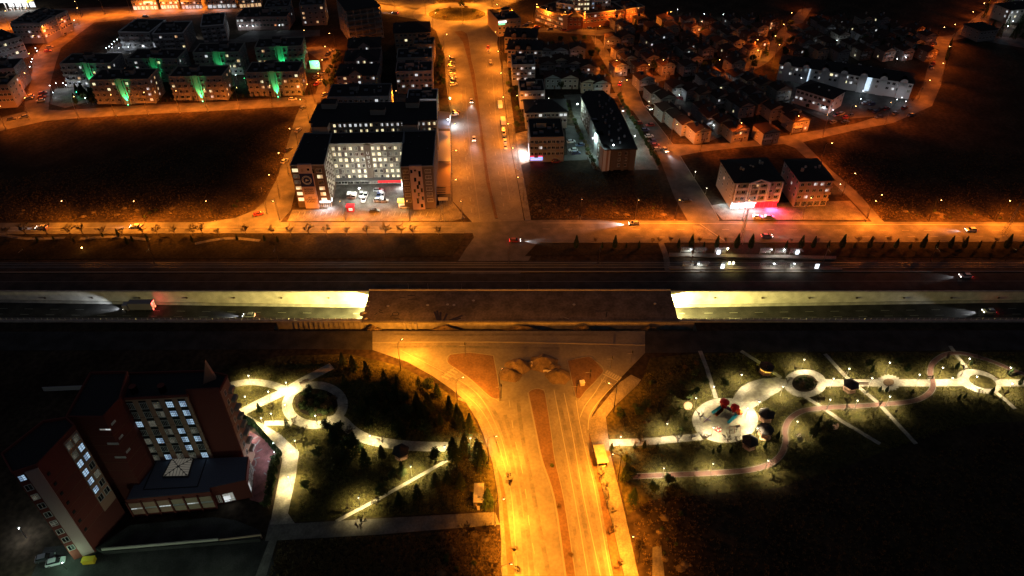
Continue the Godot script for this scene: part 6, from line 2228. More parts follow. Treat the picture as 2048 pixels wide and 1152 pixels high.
func build_small_lamps() -> void:
	for q in [[503, 770, 1], [577, 784, 1.7], [542, 802, 1], [496, 812, 1], [548, 846, 1.2], [635, 850, 1], [595, 900, 1.2], [743, 890, 1.1], [582, 972, 1.3], [891, 912, 1.0], [824, 952, 1.2], [721, 1014, 1.1], [942, 895, 0.8], [528, 855, 0.7], [575, 828, 0.7]]:
		park_lamp(q[0], q[1], 165.0 * q[2], "pglobe", "%s park lamp from the left in the park beside the red building", "lamps in the left park")
	for q in [[1239, 892, 1], [1331, 866, 1], [1324, 955, 0.9], [1421, 946, 1], [1530, 940, 0.9], [1588, 862, 1.1], [1602, 738, 1.1], [1691, 756, 0.8], [1771, 744, 0.9], [1876, 754, 0.9], [1929, 736, 0.9], [2010, 754, 0.9], [1771, 812, 0.9], [1707, 820, 0.9], [1653, 818, 0.9], [1660, 776, 1], [1830, 768, 0.8], [1943, 772, 1.1], [1423, 792, 0.8], [1560, 792, 1], [1509, 875, 1.1], [1422, 874, 1], [1513, 822, 1], [2013, 786, 0.8], [1478, 768, 0.8], [1388, 815, 0.9], [1490, 835, 0.9], [1736, 775, 0.6], [1895, 775, 0.7]]:
		park_lamp(q[0], q[1], 150.0 * q[2], "pglobe", "%s park lamp from the left in the playground park", "lamps in the right park", 1.0, lin(1.0, 0.80, 0.46))
	for q in [[502, 876], [551, 899], [552, 917], [492, 905]]:
		park_lamp(q[0], q[1], 30.0, "wglobe", "%s white lamp from the left in the hedge round the red court", "lamps round the red court", 0.7)
	park_lamp(52, 1075, 32.0, "wglobe", "white lamp beside the slope left of the red building's foot", "lamps by the red building")
	park_lamp(135, 1140, 20.0, "wglobe", "greenish lamp at the foot of the red building's tower", "lamps by the red building", 0.8, lin(0.5, 1.0, 0.62))
	for q in [[40, 1215, 60.0], [250, 1215, 50.0], [430, 1205, 40.0]]:
		park_lamp(q[0], q[1], q[2], "wglobe", "%s tall pale green lamp from the left in front of the red building", "lamps by the red building", 1.1, lin(0.75, 1.0, 0.72))
	var zones := [
		["%s small white lamp from the left in the far west gardens", [[3, 117], [28, 116], [53, 115], [39, 128], [75, 106], [69, 128], [67, 134], [64, 144], [60, 154], [78, 112]], 5.0],
		["%s small white lamp from the left in front of the white framed blocks", [[216, 106], [222, 103], [227, 98], [232, 93], [238, 89], [228, 105], [241, 106], [260, 104], [289, 102], [318, 101], [360, 99], [373, 97], [440, 85], [453, 79], [482, 62], [496, 61], [508, 62], [561, 60]], 6.0],
		["%s small white lamp from the left in the green-lit compound", [[104, 182], [116, 177], [130, 177], [136, 181], [162, 175], [164, 181], [175, 207], [110, 196], [319, 154], [316, 165], [459, 154], [270, 100], [609, 132], [474, 160]], 8.0],
		["%s small white lamp from the left on the white terrace's yard", [[1561, 156], [1580, 157], [1598, 160], [1600, 167], [1664, 173], [1711, 176], [1724, 182], [1723, 193], [1718, 209], [1589, 203], [1617, 215], [1643, 226], [1663, 231], [1552, 193], [1790, 210], [1800, 206], [1808, 214]], 4.5],
		["%s small white lamp from the left among the villa gardens", [[1338, 180], [1357, 201], [1385, 199], [1420, 250], [1425, 262], [1440, 262], [1515, 215], [1522, 222], [1545, 229], [1533, 183], [1573, 243], [1460, 183], [1362, 185]], 5.0],
		["%s small white lamp from the left in the unlit quarter", [[1407, 37], [1394, 63], [1467, 57], [1480, 68], [1460, 76], [1445, 38], [1354, 28], [1323, 116], [1379, 135], [1386, 128], [1370, 141], [1395, 104], [1645, 93], [1640, 100], [1671, 91], [1672, 75], [1705, 94], [1693, 115], [1791, 128], [1808, 125], [1625, 103], [1152, 100], [1090, 98], [1112, 123], [1128, 130], [1118, 112]], 2.6],
		["%s small white lamp from the left in the top right yard", [[2012, 62], [2022, 52], [2040, 8], [2044, 26]], 26.0],
		["%s small white lamp from the left outside the top left blocks", [[112, 54], [126, 52], [146, 54], [152, 50]], 12.0]]
	for z in zones:
		for q in z[1]:
			park_lamp(q[0], q[1], z[2], "wglobe", z[0], "small white garden lamps", 0.75)
	for q in [[157, 195], [491, 167], [606, 178]]:
		park_lamp(q[0], q[1], 10.0, "gglobe", "%s small green lamp from the left in the green-lit compound", "small green lamps", 0.75)
	for q in [[1097, 207], [1297, 213], [1389, 355], [1411, 388], [1566, 384], [1582, 386], [1657, 380], [1677, 380]]:
		park_lamp(q[0], q[1], 5.0, "pglobe", "%s small yellow lamp from the left along the street by the shops", "small yellow lamps", 0.7)
	# tall white floodlight between the white blocks
	var t := thing("floodlight_mast", "bright white floodlight mast between the white framed blocks", "floodlight", G(381, 76))
	var g := Geo.new()
	g.tube(Vector3.ZERO, Vector3(0, 9, 0), 0.15, 0.1, 6)
	geo("pole", g, M.pole, t)
	g = Geo.new()
	g.box(Vector3(0, 9.1, 0.2), Vector3(0.48, 0.4, 0.3))
	geo("lamp_lens", g, M.flood, t)
	spot(t, Vector3(0, 9.1, 0.2), Vector3(0.1, -0.8, 0.5), lin(0.85, 0.92, 1.0), 170.0, 70.0, 0.7)
	# courtyard floodlights of the dormitory
	for q in [[722, 400, 190.0, "left floodlight mast among the parked cars of the dormitory courtyard"], [764, 406, 90.0, "right floodlight mast in the dormitory courtyard"]]:
		var f := thing("floodlight_mast", q[3], "floodlight", G(q[0], q[1]))
		g = Geo.new()
		g.tube(Vector3.ZERO, Vector3(0, 5.6, 0), 0.1, 0.07, 6)
		geo("pole", g, M.pole, f)
		g = Geo.new()
		g.box(Vector3(0, 5.75, 0), Vector3(0.47, 0.3, 0.47))
		geo("lamp_lens", g, M.lamp_white, f)
		omni(f, Vector3(0, 5.75, 0), lin(0.95, 1.0, 0.86), q[2] * 1.1, 0.2)
# ================= vehicles
func car_meshes(color: Color, kind: String) -> Array:
	var key := "car%s%s" % [color.to_html(), kind]
	if cache.has(key):
		return cache[key]
	var paint := rough(color, 0.3, 0.5)
	paint.clearcoat_enabled = true
	paint.clearcoat = 0.6
	var b := Geo.new()
	var c := Geo.new()
	var r := Geo.new()
	var van := kind == "van"
	# body sections along x: [x, half width, bottom, top]
	var sec := [[-2.15, 0.74, 0.38, 0.80], [-2.05, 0.86, 0.25, 0.93], [-1.2, 0.88, 0.22, 0.95], [0.8, 0.88, 0.22, 0.94], [1.5, 0.86, 0.23, 0.84], [2.05, 0.80, 0.27, 0.70], [2.17, 0.66, 0.38, 0.60]]
	var cab := [[-1.95, 0.80, 0.92, 0.94], [-1.5, 0.80, 0.92, 1.40], [-0.2, 0.80, 0.92, 1.46], [0.25, 0.80, 0.92, 1.42], [1.15, 0.80, 0.90, 0.93]]
	if van:
		sec = [[-2.4, 0.85, 0.4, 1.0], [-2.35, 0.92, 0.28, 1.1], [1.6, 0.92, 0.25, 1.1], [2.2, 0.88, 0.28, 1.0], [2.35, 0.75, 0.4, 0.8]]
		cab = [[-2.38, 0.88, 1.08, 1.9], [-2.25, 0.88, 1.08, 2.0], [0.6, 0.88, 1.08, 2.0], [1.2, 0.86, 1.08, 1.75], [1.75, 0.84, 1.06, 1.12]]
	for part in [[sec, b, 0.0], [cab, c, 0.14]]:
		var s: Array = part[0]
		var g: Geo = part[1]
		var tp: float = part[2]
		for i in s.size() - 1:
			var p: Array = s[i]
			var q: Array = s[i + 1]
			var pl := [Vector3(p[0], p[2], -p[1]), Vector3(p[0], p[2], p[1]), Vector3(p[0], p[3], p[1] - tp), Vector3(p[0], p[3], -p[1] + tp)]
			var ql := [Vector3(q[0], q[2], -q[1]), Vector3(q[0], q[2], q[1]), Vector3(q[0], q[3], q[1] - tp), Vector3(q[0], q[3], -q[1] + tp)]
			for k in 4:
				var n := (k + 1) % 4
				g.quad(pl[n], pl[k], ql[k], ql[n])
			if i == 0:
				g.quad(pl[0], pl[1], pl[2], pl[3])
			if i == s.size() - 2:
				g.quad(ql[1], ql[0], ql[3], ql[2])
	if van:
		r.box(Vector3(-0.85, 1.62, 0), Vector3(2.9, 0.85, 1.72))
		r.box(Vector3(-0.8, 2.02, 0), Vector3(3.1, 0.06, 1.55))
	else:
		r.box(Vector3(-0.6, 1.44, 0), Vector3(1.75, 0.07, 1.3))
	var w := Geo.new()
	w.tube(Vector3(0, 0, -0.11), Vector3(0, 0, 0.11), 0.32, 0.32, 10)
	var rim := Geo.new()
	rim.tube(Vector3(0, 0, -0.12), Vector3(0, 0, 0.12), 0.19, 0.19, 8)
	var hl := Geo.new()
	hl.box(Vector3.ZERO, Vector3(0.1, 0.16, 0.38))
	cache[key] = [mesh_of([[b, paint]]), mesh_of([[c, M.glass]]), mesh_of([[r, paint]]), mesh_of([[w, M.rubber]]), mesh_of([[hl, M.head]]), mesh_of([[hl, M.tail]]), mesh_of([[hl, M.head_off]]), mesh_of([[hl, M.tail_off]]), mesh_of([[rim, M.metal]])]
	return cache[key]

func car(at: Vector3, yaw: float, color: Color, kind: String, lights: float, called := "parked_car") -> Node3D:
	var m := car_meshes(color, kind)
	var t := thing(called, "", "van" if kind == "van" else "car", at, yaw)
	put("body", m[0], t)
	put("windows", m[1], t)
	put("roof_panel", m[2], t)
	for x in [-1.35, 1.4]:
		for z in [-0.78, 0.78]:
			var wh := put("wheel", m[3], t, Vector3(x, 0.32, z))
			put("rim", m[8], wh)
	for z in [-0.6, 0.6]:
		put("headlight", m[4] if lights > 0.0 else m[6], t, Vector3(2.12 if kind != "van" else 2.33, 0.62, z))
		put("taillight", m[5] if lights > 0.0 else m[7], t, Vector3(-2.13 if kind != "van" else -2.4, 0.72, z))
	if lights > 0.0:
		spot(t, Vector3(2.45, 0.75, 0), Vector3(1, -0.07, 0), lin(0.9, 0.94, 1.0), lights, 22.0, 0.8, 0.1)
		omni(t, Vector3(-2.5, 0.75, 0), lin(1.0, 0.02, 0.02), 1.2, 0.1)
	return t

func build_vehicles() -> void:
	var paints := [lin(0.55, 0.55, 0.55), lin(0.35, 0.36, 0.38), lin(0.03, 0.03, 0.035), lin(0.12, 0.13, 0.15), lin(0.25, 0.02, 0.02), lin(0.03, 0.05, 0.15)]
	var named := [
		[700, 393, PI / 2, 0, "van", "white van, left of two in the dormitory courtyard"],
		[709, 394, PI / 2, 0, "van", "cream van, right of two in the dormitory courtyard"],
		[723, 392, -PI / 2, 0, "car", "white car at the foot of the left courtyard floodlight"],
		[732, 393, -PI / 2, 1, "car", "silver car beside the left courtyard floodlight"],
		[728, 402, -PI / 2, 0, "car", "white car, nearest of the courtyard's left group"],
		[757, 383, 0.0, 1, "car", "silver car parked sideways in the middle of courtyard"],
		[758, 393, -PI / 2, 5, "car", "dark blue car in the courtyard's right group"],
		[765, 393, -PI / 2, 0, "car", "white car in the courtyard's right group"],
		[757, 403, 0.2, 0, "car", "white car nearest the camera in the courtyard's right group"],
		[767, 404, 0.0, 1, "car", "silver car at the right end of the courtyard's right group"],
		[809, 416, 0.0, 0, "car", "white car beside the right wing's shop corner"],
		[749, 424, 0.1, 2, "car", "black car at the courtyard's front edge"],
		[518, 430, 0.5, 4, "car", "red car turning at the dormitory street corner"],
		[578, 301, 1.2, 2, "car", "black car parked in the dormitory street"],
		[570, 324, 1.2, 0, "car", "white car parked in the dormitory street"],
		[597, 262, 1.2, 1, "car", "silver car parked in the dormitory street"],
		[606, 218, 1.2, 3, "car", "grey car at the top of the dormitory street"],
		[586, 200, 0.1, 0, "car", "white car on the road below the green-lit compound"],
		[1515, 436, 0.0, 0, "car", "white car parked before the white-lit shop"],
		[1538, 436, 0.0, 3, "car", "grey car parked before the red-lit shop"],
		[1373, 404, 0.2, 2, "car", "black car on the dark lot left of the shops"],
		[92, 1118, 0.3, 2, "car", "dark car in the red building's car park, left one"],
		[113, 1126, 0.3, 1, "car", "pale car in the red building's car park, right one"]]
	for q in named:
		var c := car(G(q[0], q[1]) + Vector3(0, 0.17 if q[0] > 690 and q[0] < 820 else 0.04, 0), q[2], paints[q[3]], q[4], 0.0)
		c.set_meta("label", q[5])
		c.set_meta("group", "parked cars")
	var rows := [
		["%s car from the near end parked on the avenue's west side", [[903, 120], [904, 128], [903, 136], [905, 143], [904, 150], [906, 157], [905, 164], [907, 170], [912, 226], [909, 231], [901, 133]], 0.5, true],
		["%s car from the near end parked on the avenue's east side", [[1011, 296], [1010, 284], [1009, 276], [1008, 268], [1007, 260], [977, 104], [976, 97], [982, 130], [981, 124]], 1.5, true],
		["%s car from the left parked by the villa estate's lower gate", [[1672, 232], [1682, 229], [1692, 236], [1700, 233], [1740, 222], [1750, 225], [1760, 221], [1730, 208], [1736, 205], [1742, 210], [1772, 219], [1790, 228], [1757, 236], [1666, 246], [1690, 246], [1820, 232], [1808, 217]], 0.5, false],
		["%s car from the left parked along the hedge of the long block", [[1276, 248], [1290, 262], [1298, 274], [1304, 284], [1310, 292], [1314, 300], [1300, 252]], 0.2, false],
		["%s car from the left on the court beside the corner shop block", [[1146, 302], [1152, 308], [1142, 285], [1160, 292], [1112, 325], [1108, 316]], 0.3, false],
		["%s car from the left at the far west street corner", [[60, 194], [58, 199], [84, 196], [82, 203], [86, 188], [138, 64], [128, 70], [100, 96], [96, 104], [48, 236], [24, 240]], 0.4, false],
		["%s car from the left in the street between compound and gabled houses", [[656, 110], [662, 104], [652, 120], [648, 148], [640, 164], [632, 156], [634, 170], [650, 190]], 1.0, false],
		["%s car from the left in the villa estate's middle lane", [[1360, 198], [1392, 226], [1398, 232], [1420, 246], [1428, 254], [1394, 200], [1388, 204]], -0.7, false],
		["%s car from the left near the brick complex", [[1052, 52], [1060, 48], [1074, 56], [1100, 60], [1130, 62], [1180, 58]], 0.2, false],
		["%s car from the left on the top right road", [[1864, 92], [1870, 88], [1866, 128], [1862, 136], [1872, 106]], 1.3, false]]
	for r in rows:
		for i in r[1].size():
			var q: Array = r[1][i]
			var c := car(G(q[0], q[1]) + Vector3(0, 0.04, 0), r[2] + rng.randf_range(-0.15, 0.15) + (PI if i % 3 == 0 else 0.0), paints[(i * 5 + int(q[0])) % 6], "car", 0.0)
			in_row(c, r[0], "parked cars", -c.position.z if r[3] else 0.0)
	# cars on the move, lamps on
	var moving := [
		[84, 457, PI, 0, 45.0, "white car with headlights on at the avenue's left end"],
		[272, 455, PI, 1, 40.0, "silver car with headlights on along the western avenue"],
		[1268, 449, PI, 3, 900.0, "grey car lighting the avenue ahead just east of junction"],
		[1533, 474, 0.0, 3, 60.0, "grey car heading right on the avenue above the tram stop"],
		[1941, 462, PI, 0, 160.0, "white car with headlights on near the right edge avenue"],
		[1030, 483, 0.0, 4, 150.0, "red car with headlights crossing the dark junction"],
		[943, 204, -PI / 2 + 0.05, 0, 150.0, "white car coming down the avenue, farther of two"],
		[948, 280, -PI / 2 + 0.05, 0, 190.0, "white car coming down the avenue, nearer of two"],
		[1330, 302, -1.3, 1, 230.0, "silver car with headlights on the curving street's bend"],
		[1240, 169, 1.3, 4, 30.0, "red car with tail lamps lit on the curving street"],
		[1298, 218, -1.2, 1, 40.0, "silver car with headlights on by the villa hedge"],
		[790, 27, PI - 0.2, 0, 110.0, "white car entering the roundabout from the left road"],
		[292, 34, 0.1, 3, 0.0, "grey car alone on the top edge avenue"],
		[1930, 554, PI, 0, 110.0, "white car on the service road at the right"]]
	for q in moving:
		var c := car(G(q[0], q[1]) + Vector3(0, 0.04, 0), q[2], paints[q[3]], "car", q[4], "moving_car")
		c.set_meta("label", q[5])
		c.set_meta("group", "cars on the move")
	# sunken road: lorry and two cars
	var d := func(px: float, py: float) -> Vector3:
		var x := (px - 1024.0) / FOCAL * 262.0
		for i in 3:
			var y := trench_depth(x)
			var p := P(px, py, y)
			x = p.x
		return Vector3(x, trench_depth(x) + 0.02, P(px, py, trench_depth(x)).z)
	var p1: Vector3 = d.call(500, 630)
	p1.z = -190.9
	var c1 := car(p1, PI, paints[1], "car", 190.0, "moving_car")
	c1.set_meta("label", "silver car with red tail lamps on the sunken road behind the lorry")
	var p2: Vector3 = d.call(1985, 635)
	p2.z = -191.4
	var c2 := car(p2, PI, paints[0], "car", 260.0, "moving_car")
	c2.set_meta("label", "white car with red tail lamps at the right end of sunken road")
	for c in [c1, c2]:
		c.set_meta("group", "cars on the move")
	var lx := (300.0 - 1024.0) / FOCAL * 262.0
	var lo := thing("lorry", "box lorry with bright red tail lamps on the left sunken road", "lorry", Vector3(lx, trench_depth(lx) + 0.02, -193.6), PI)
	var g := Geo.new()
	g.box(Vector3(-1.6, 2.4, 0), Vector3(8.4, 2.8, 2.5))
	geo("cargo_box", g, rough(lin(0.20, 0.20, 0.21), 0.6), lo)
	g = Geo.new()
	g.box(Vector3(-0.6, 0.8, 0), Vector3(10.4, 0.3, 1.2))
	geo("chassis", g, M.black, lo)
	g = Geo.new()
	g.prism([Vector3(2.9, 0, -1.2), Vector3(4.9, 0, -1.2), Vector3(4.9, 0, 1.2), Vector3(2.9, 0, 1.2)], 0.6, 2.9)
	geo("cab", g, rough(lin(0.3, 0.3, 0.32), 0.4), lo)
	g = Geo.new()
	g.box(Vector3(4.92, 2.2, 0), Vector3(0.06, 0.9, 2.1))
	geo("windscreen", g, M.glass, lo)
	for x in [-4.6, -3.4, 3.9]:
		for z in [-1.05, 1.05]:
			g = Geo.new()
			g.tube(Vector3(x, 0.5, z - 0.15), Vector3(x, 0.5, z + 0.15), 0.5, 0.5, 12)
			geo("wheel", g, M.rubber, lo)
	for z in [-1.0, 1.0]:
		g = Geo.new()
		g.box(Vector3(4.95, 0.95, z * 0.9), Vector3(0.1, 0.25, 0.4))
		geo("headlight", g, M.head, lo)
		for y in [1.0, 3.5]:
			g = Geo.new()
			g.box(Vector3(-5.85, y, z * 0.85), Vector3(0.12, 0.45, 0.46))
			geo("taillight", g, M.tail, lo)
	g = Geo.new()
	g.box(Vector3(-5.83, 3.75, 0), Vector3(0.1, 0.14, 1.6))
	geo("taillight", g, M.tail, lo)
	spot(lo, Vector3(5.2, 1.1, 0), Vector3(1, -0.06, 0.06), lin(0.85, 0.92, 1.0), 380.0, 26.0, 0.8, 0.1)
	omni(lo, Vector3(-6.4, 2.6, 0), lin(1.0, 0.02, 0.04), 9.0, 0.2)
	# parked lorries on the avenue
	for q in [[1000, 214, "yellow-lit box lorry parked on the avenue's east side, farther one"], [1006, 247, "box lorry parked on the avenue's east side, nearer one"]]:
		var t := thing("box_lorry", q[2], "lorry", G(q[0], q[1]) + Vector3(0, 0.04, 0), PI / 2 + 0.1)
		g = Geo.new()
		g.box(Vector3(-0.8, 1.9, 0), Vector3(5.0, 2.3, 2.2))
		geo("cargo_box", g, M.white, t)
		g = Geo.new()
		g.box(Vector3(2.6, 1.5, 0), Vector3(1.6, 1.9, 2.1))
		geo("cab", g, M.grey, t)
		g = Geo.new()
		g.box(Vector3(3.42, 1.9, 0), Vector3(0.05, 0.8, 1.8))
		geo("windscreen", g, M.glass, t)
		for x in [-2.2, 2.4]:
			for z in [-0.95, 0.95]:
				g = Geo.new()
				g.tube(Vector3(x, 0.42, z - 0.14), Vector3(x, 0.42, z + 0.14), 0.42, 0.42, 10)
				geo("wheel", g, M.rubber, t)

# ================= trees
func tree_meshes() -> void:
	for v in 3:
		var r := RandomNumberGenerator.new()
		r.seed = 100 + v
		# conifer, 8 m
		var g := Geo.new()
		for i in 620:
			var t := pow(r.randf(), 0.8)
			var y := 0.9 + 7.1 * t
			var layer := 0.75 + 0.25 * cos(y * 6.0 + v)
			var rad: float = (1.0 - t) * 2.1 * layer * sqrt(r.randf_range(0.12, 1.0)) + 0.06
			var a := r.randf() * TAU
			var o := Vector3(cos(a), 0, sin(a))
			var s := Vector3(-sin(a), 0, cos(a))
			var p := o * rad + Vector3(0, y - rad * 0.22, 0)
			var l := r.randf_range(0.35, 0.75) * (1.15 - t * 0.6)
			var w := l * 0.32
			var tip := p + o * l + Vector3(0, -l * r.randf_range(0.1, 0.5), 0)
			g.tri(p + s * w, p - s * w, tip)
			g.tri(p + Vector3(0, w, 0), p - Vector3(0, w, 0), tip)
		var tr := Geo.new()
		tr.tube(Vector3.ZERO, Vector3(0, 6.5, 0), 0.16, 0.04, 6, false)
		cache["conifer%d" % v] = [mesh_of([[tr, M.bark]]), mesh_of([[g, M.needle if v != 1 else M.needle2]])]
		# column cypress, 5 m
		g = Geo.new()
		for i in 420:
			var t := r.randf()
			var y := 0.25 + 4.7 * t
			var rad: float = 0.85 * sin(PI * clampf(pow(t, 0.55) * 0.93 + 0.07, 0, 1)) * r.randf_range(0.55, 1.0) + 0.03
			var a := r.randf() * TAU
			var o := Vector3(cos(a), 0, sin(a))
			var s := Vector3(-sin(a), 0, cos(a))
			var p := o * rad + Vector3(0, y, 0)
			var l := r.randf_range(0.25, 0.5)
			g.tri(p + s * l * 0.45, p - s * l * 0.45, p + o * l * 0.3 + Vector3(0, l, 0))
			g.tri(p + o * l * 0.35, p - o * l * 0.35, p + s * l * 0.3 + Vector3(0, l, 0))
		tr = Geo.new()
		tr.tube(Vector3.ZERO, Vector3(0, 4.0, 0), 0.09, 0.03, 5, false)
		cache["cypress%d" % v] = [mesh_of([[tr, M.bark]]), mesh_of([[g, M.needle]])]
		# round evergreen, 5 m
		g = Geo.new()
		tr = Geo.new()
		tr.tube(Vector3.ZERO, Vector3(0, 2.6, 0), 0.15, 0.09, 6, false)
		for k in 9:
			var ca := TAU * k / 9.0 + r.randf()
			var cr := r.randf_range(0.3, 1.2)
			var c := Vector3(cos(ca) * cr, r.randf_range(2.2, 4.2), sin(ca) * cr)
			tr.tube(Vector3(0, 1.8, 0), c, 0.06, 0.02, 4, false)
			for i in 75:
				var dd := Vector3(r.randfn(), r.randfn() * 0.8, r.randfn()).normalized()
				var p := c + dd * r.randf_range(0.35, 0.95)
				var s := Vector3(r.randfn(), r.randfn(), r.randfn()).normalized()
				var u := dd.cross(s).normalized()
				var l := r.randf_range(0.16, 0.34)
				g.tri(p + s * l, p - s * l * 0.5 + u * l * 0.8, p - s * l * 0.5 - u * l * 0.8)
		cache["round%d" % v] = [mesh_of([[tr, M.bark]]), mesh_of([[g, [M.leafm, M.needle2, M.needle][v]]])]
		# bush, 1.4 m
		g = Geo.new()
		for i in 170:
			var dd := Vector3(r.randfn(), absf(r.randfn()), r.randfn()).normalized()
			var p := Vector3(dd.x * 0.9, 0.25 + dd.y * 0.95, dd.z * 0.9) * r.randf_range(0.6, 1.0)
			var s := Vector3(r.randfn(), r.randfn(), r.randfn()).normalized()
			var u := dd.cross(s).normalized()
			var l := r.randf_range(0.12, 0.26)
			g.tri(p + s * l, p - s * l * 0.5 + u * l * 0.8, p - s * l * 0.5 - u * l * 0.8)
		tr = Geo.new()
		tr.tube(Vector3.ZERO, Vector3(0, 0.6, 0), 0.06, 0.03, 5, false)
		cache["bush%d" % v] = [mesh_of([[tr, M.bark]]), mesh_of([[g, [M.leafm, M.needle2, M.dry][v]]])]
		# bare tree, 5.5 m
		tr = Geo.new()
		var br := Geo.new()
		tr.tube(Vector3.ZERO, Vector3(0.05, 1.7, 0.03), 0.12, 0.09, 6, false)
		for k in 7:
			var a := TAU * k / 7.0 + r.randf_range(-0.3, 0.3)
			branch(br, r, Vector3(0.05, 1.4 + 0.25 * r.randf() * k / 3.0, 0.03), Vector3(cos(a) * 0.75, r.randf_range(0.7, 1.5), sin(a) * 0.75).normalized(), r.randf_range(1.2, 1.7), 0.09, 3)
		cache["bare%d" % v] = [mesh_of([[tr, M.bark]]), mesh_of([[br, M.bark]])]
		# sapling, 3.5 m
		tr = Geo.new()
		br = Geo.new()
		tr.tube(Vector3.ZERO, Vector3(0.04, 2.4, 0), 0.06, 0.04, 5, false)
		for k in 4:
			var a := TAU * k / 4.0 + r.randf()
			branch(br, r, Vector3(0.04, 1.6 + 0.2 * k, 0), Vector3(cos(a) * 0.5, 1.1, sin(a) * 0.5).normalized(), 0.8, 0.03, 2)
		cache["sapling%d" % v] = [mesh_of([[tr, M.barkpale]]), mesh_of([[br, M.barkpale]])]

func branch(g: Geo, r: RandomNumberGenerator, p: Vector3, d: Vector3, l: float, w: float, n: int) -> void:
	var e := p + d * l
	g.tube(p, e, maxf(w, 0.05), maxf(w * 0.6, 0.042), 3, false)
	if n == 0:
		return
	for i in 3:
		var nd := (d + Vector3(r.randfn(), r.randfn() * 0.6 + 0.25, r.randfn()) * 0.5).normalized()
		branch(g, r, p.lerp(e, 0.55 + 0.22 * i), nd, l * r.randf_range(0.5, 0.7), w * 0.55, n - 1)

const TREE_NAMES := {"conifer": "conifer_tree", "cypress": "cypress_tree", "round": "evergreen_tree", "bush": "bush", "bare": "bare_tree", "sapling": "sapling"}

func tree(kind: String, at: Vector3, size: float, template: String, group: String) -> void:
	var v := rng.randi() % 3
	var t := thing(TREE_NAMES[kind], "", "bush" if kind == "bush" else "tree", at, rng.randf() * TAU)
	t.scale = Vector3(size * rng.randf_range(0.88, 1.12), size, size * rng.randf_range(0.88, 1.12))
	var m: Array = cache[kind + str(v)]
	put("trunk", m[0], t)
	put("crown" if kind != "bare" and kind != "sapling" else "branches", m[1], t)
	in_row(t, template, group)

func inside(p: Vector2, poly: Array) -> bool:
	var a := PackedVector2Array()
	for i in range(0, poly.size(), 2):
		a.append(Vector2(poly[i], poly[i + 1]))
	return Geometry2D.is_point_in_polygon(p, a)

func scatter(kind: String, n: int, poly: Array, smin: float, smax: float, gap: float, template: String, group: String) -> void:
	var placed := []
	var lo := Vector2(1e9, 1e9)
	var hi := -lo
	for i in range(0, poly.size(), 2):
		lo = lo.min(Vector2(poly[i], poly[i + 1]))
		hi = hi.max(Vector2(poly[i], poly[i + 1]))
	var tries := 0
	while placed.size() < n and tries < n * 30:
		tries += 1
		var q := Vector2(rng.randf_range(lo.x, hi.x), rng.randf_range(lo.y, hi.y))
		if not inside(q, poly):
			continue
		var p := G(q.x, q.y)
		var ok := true
		for o in placed:
			if o.distance_to(p) < gap:
				ok = false
				break
		if ok:
			placed.append(p)
			tree(kind, p, rng.randf_range(smin, smax), template, group)

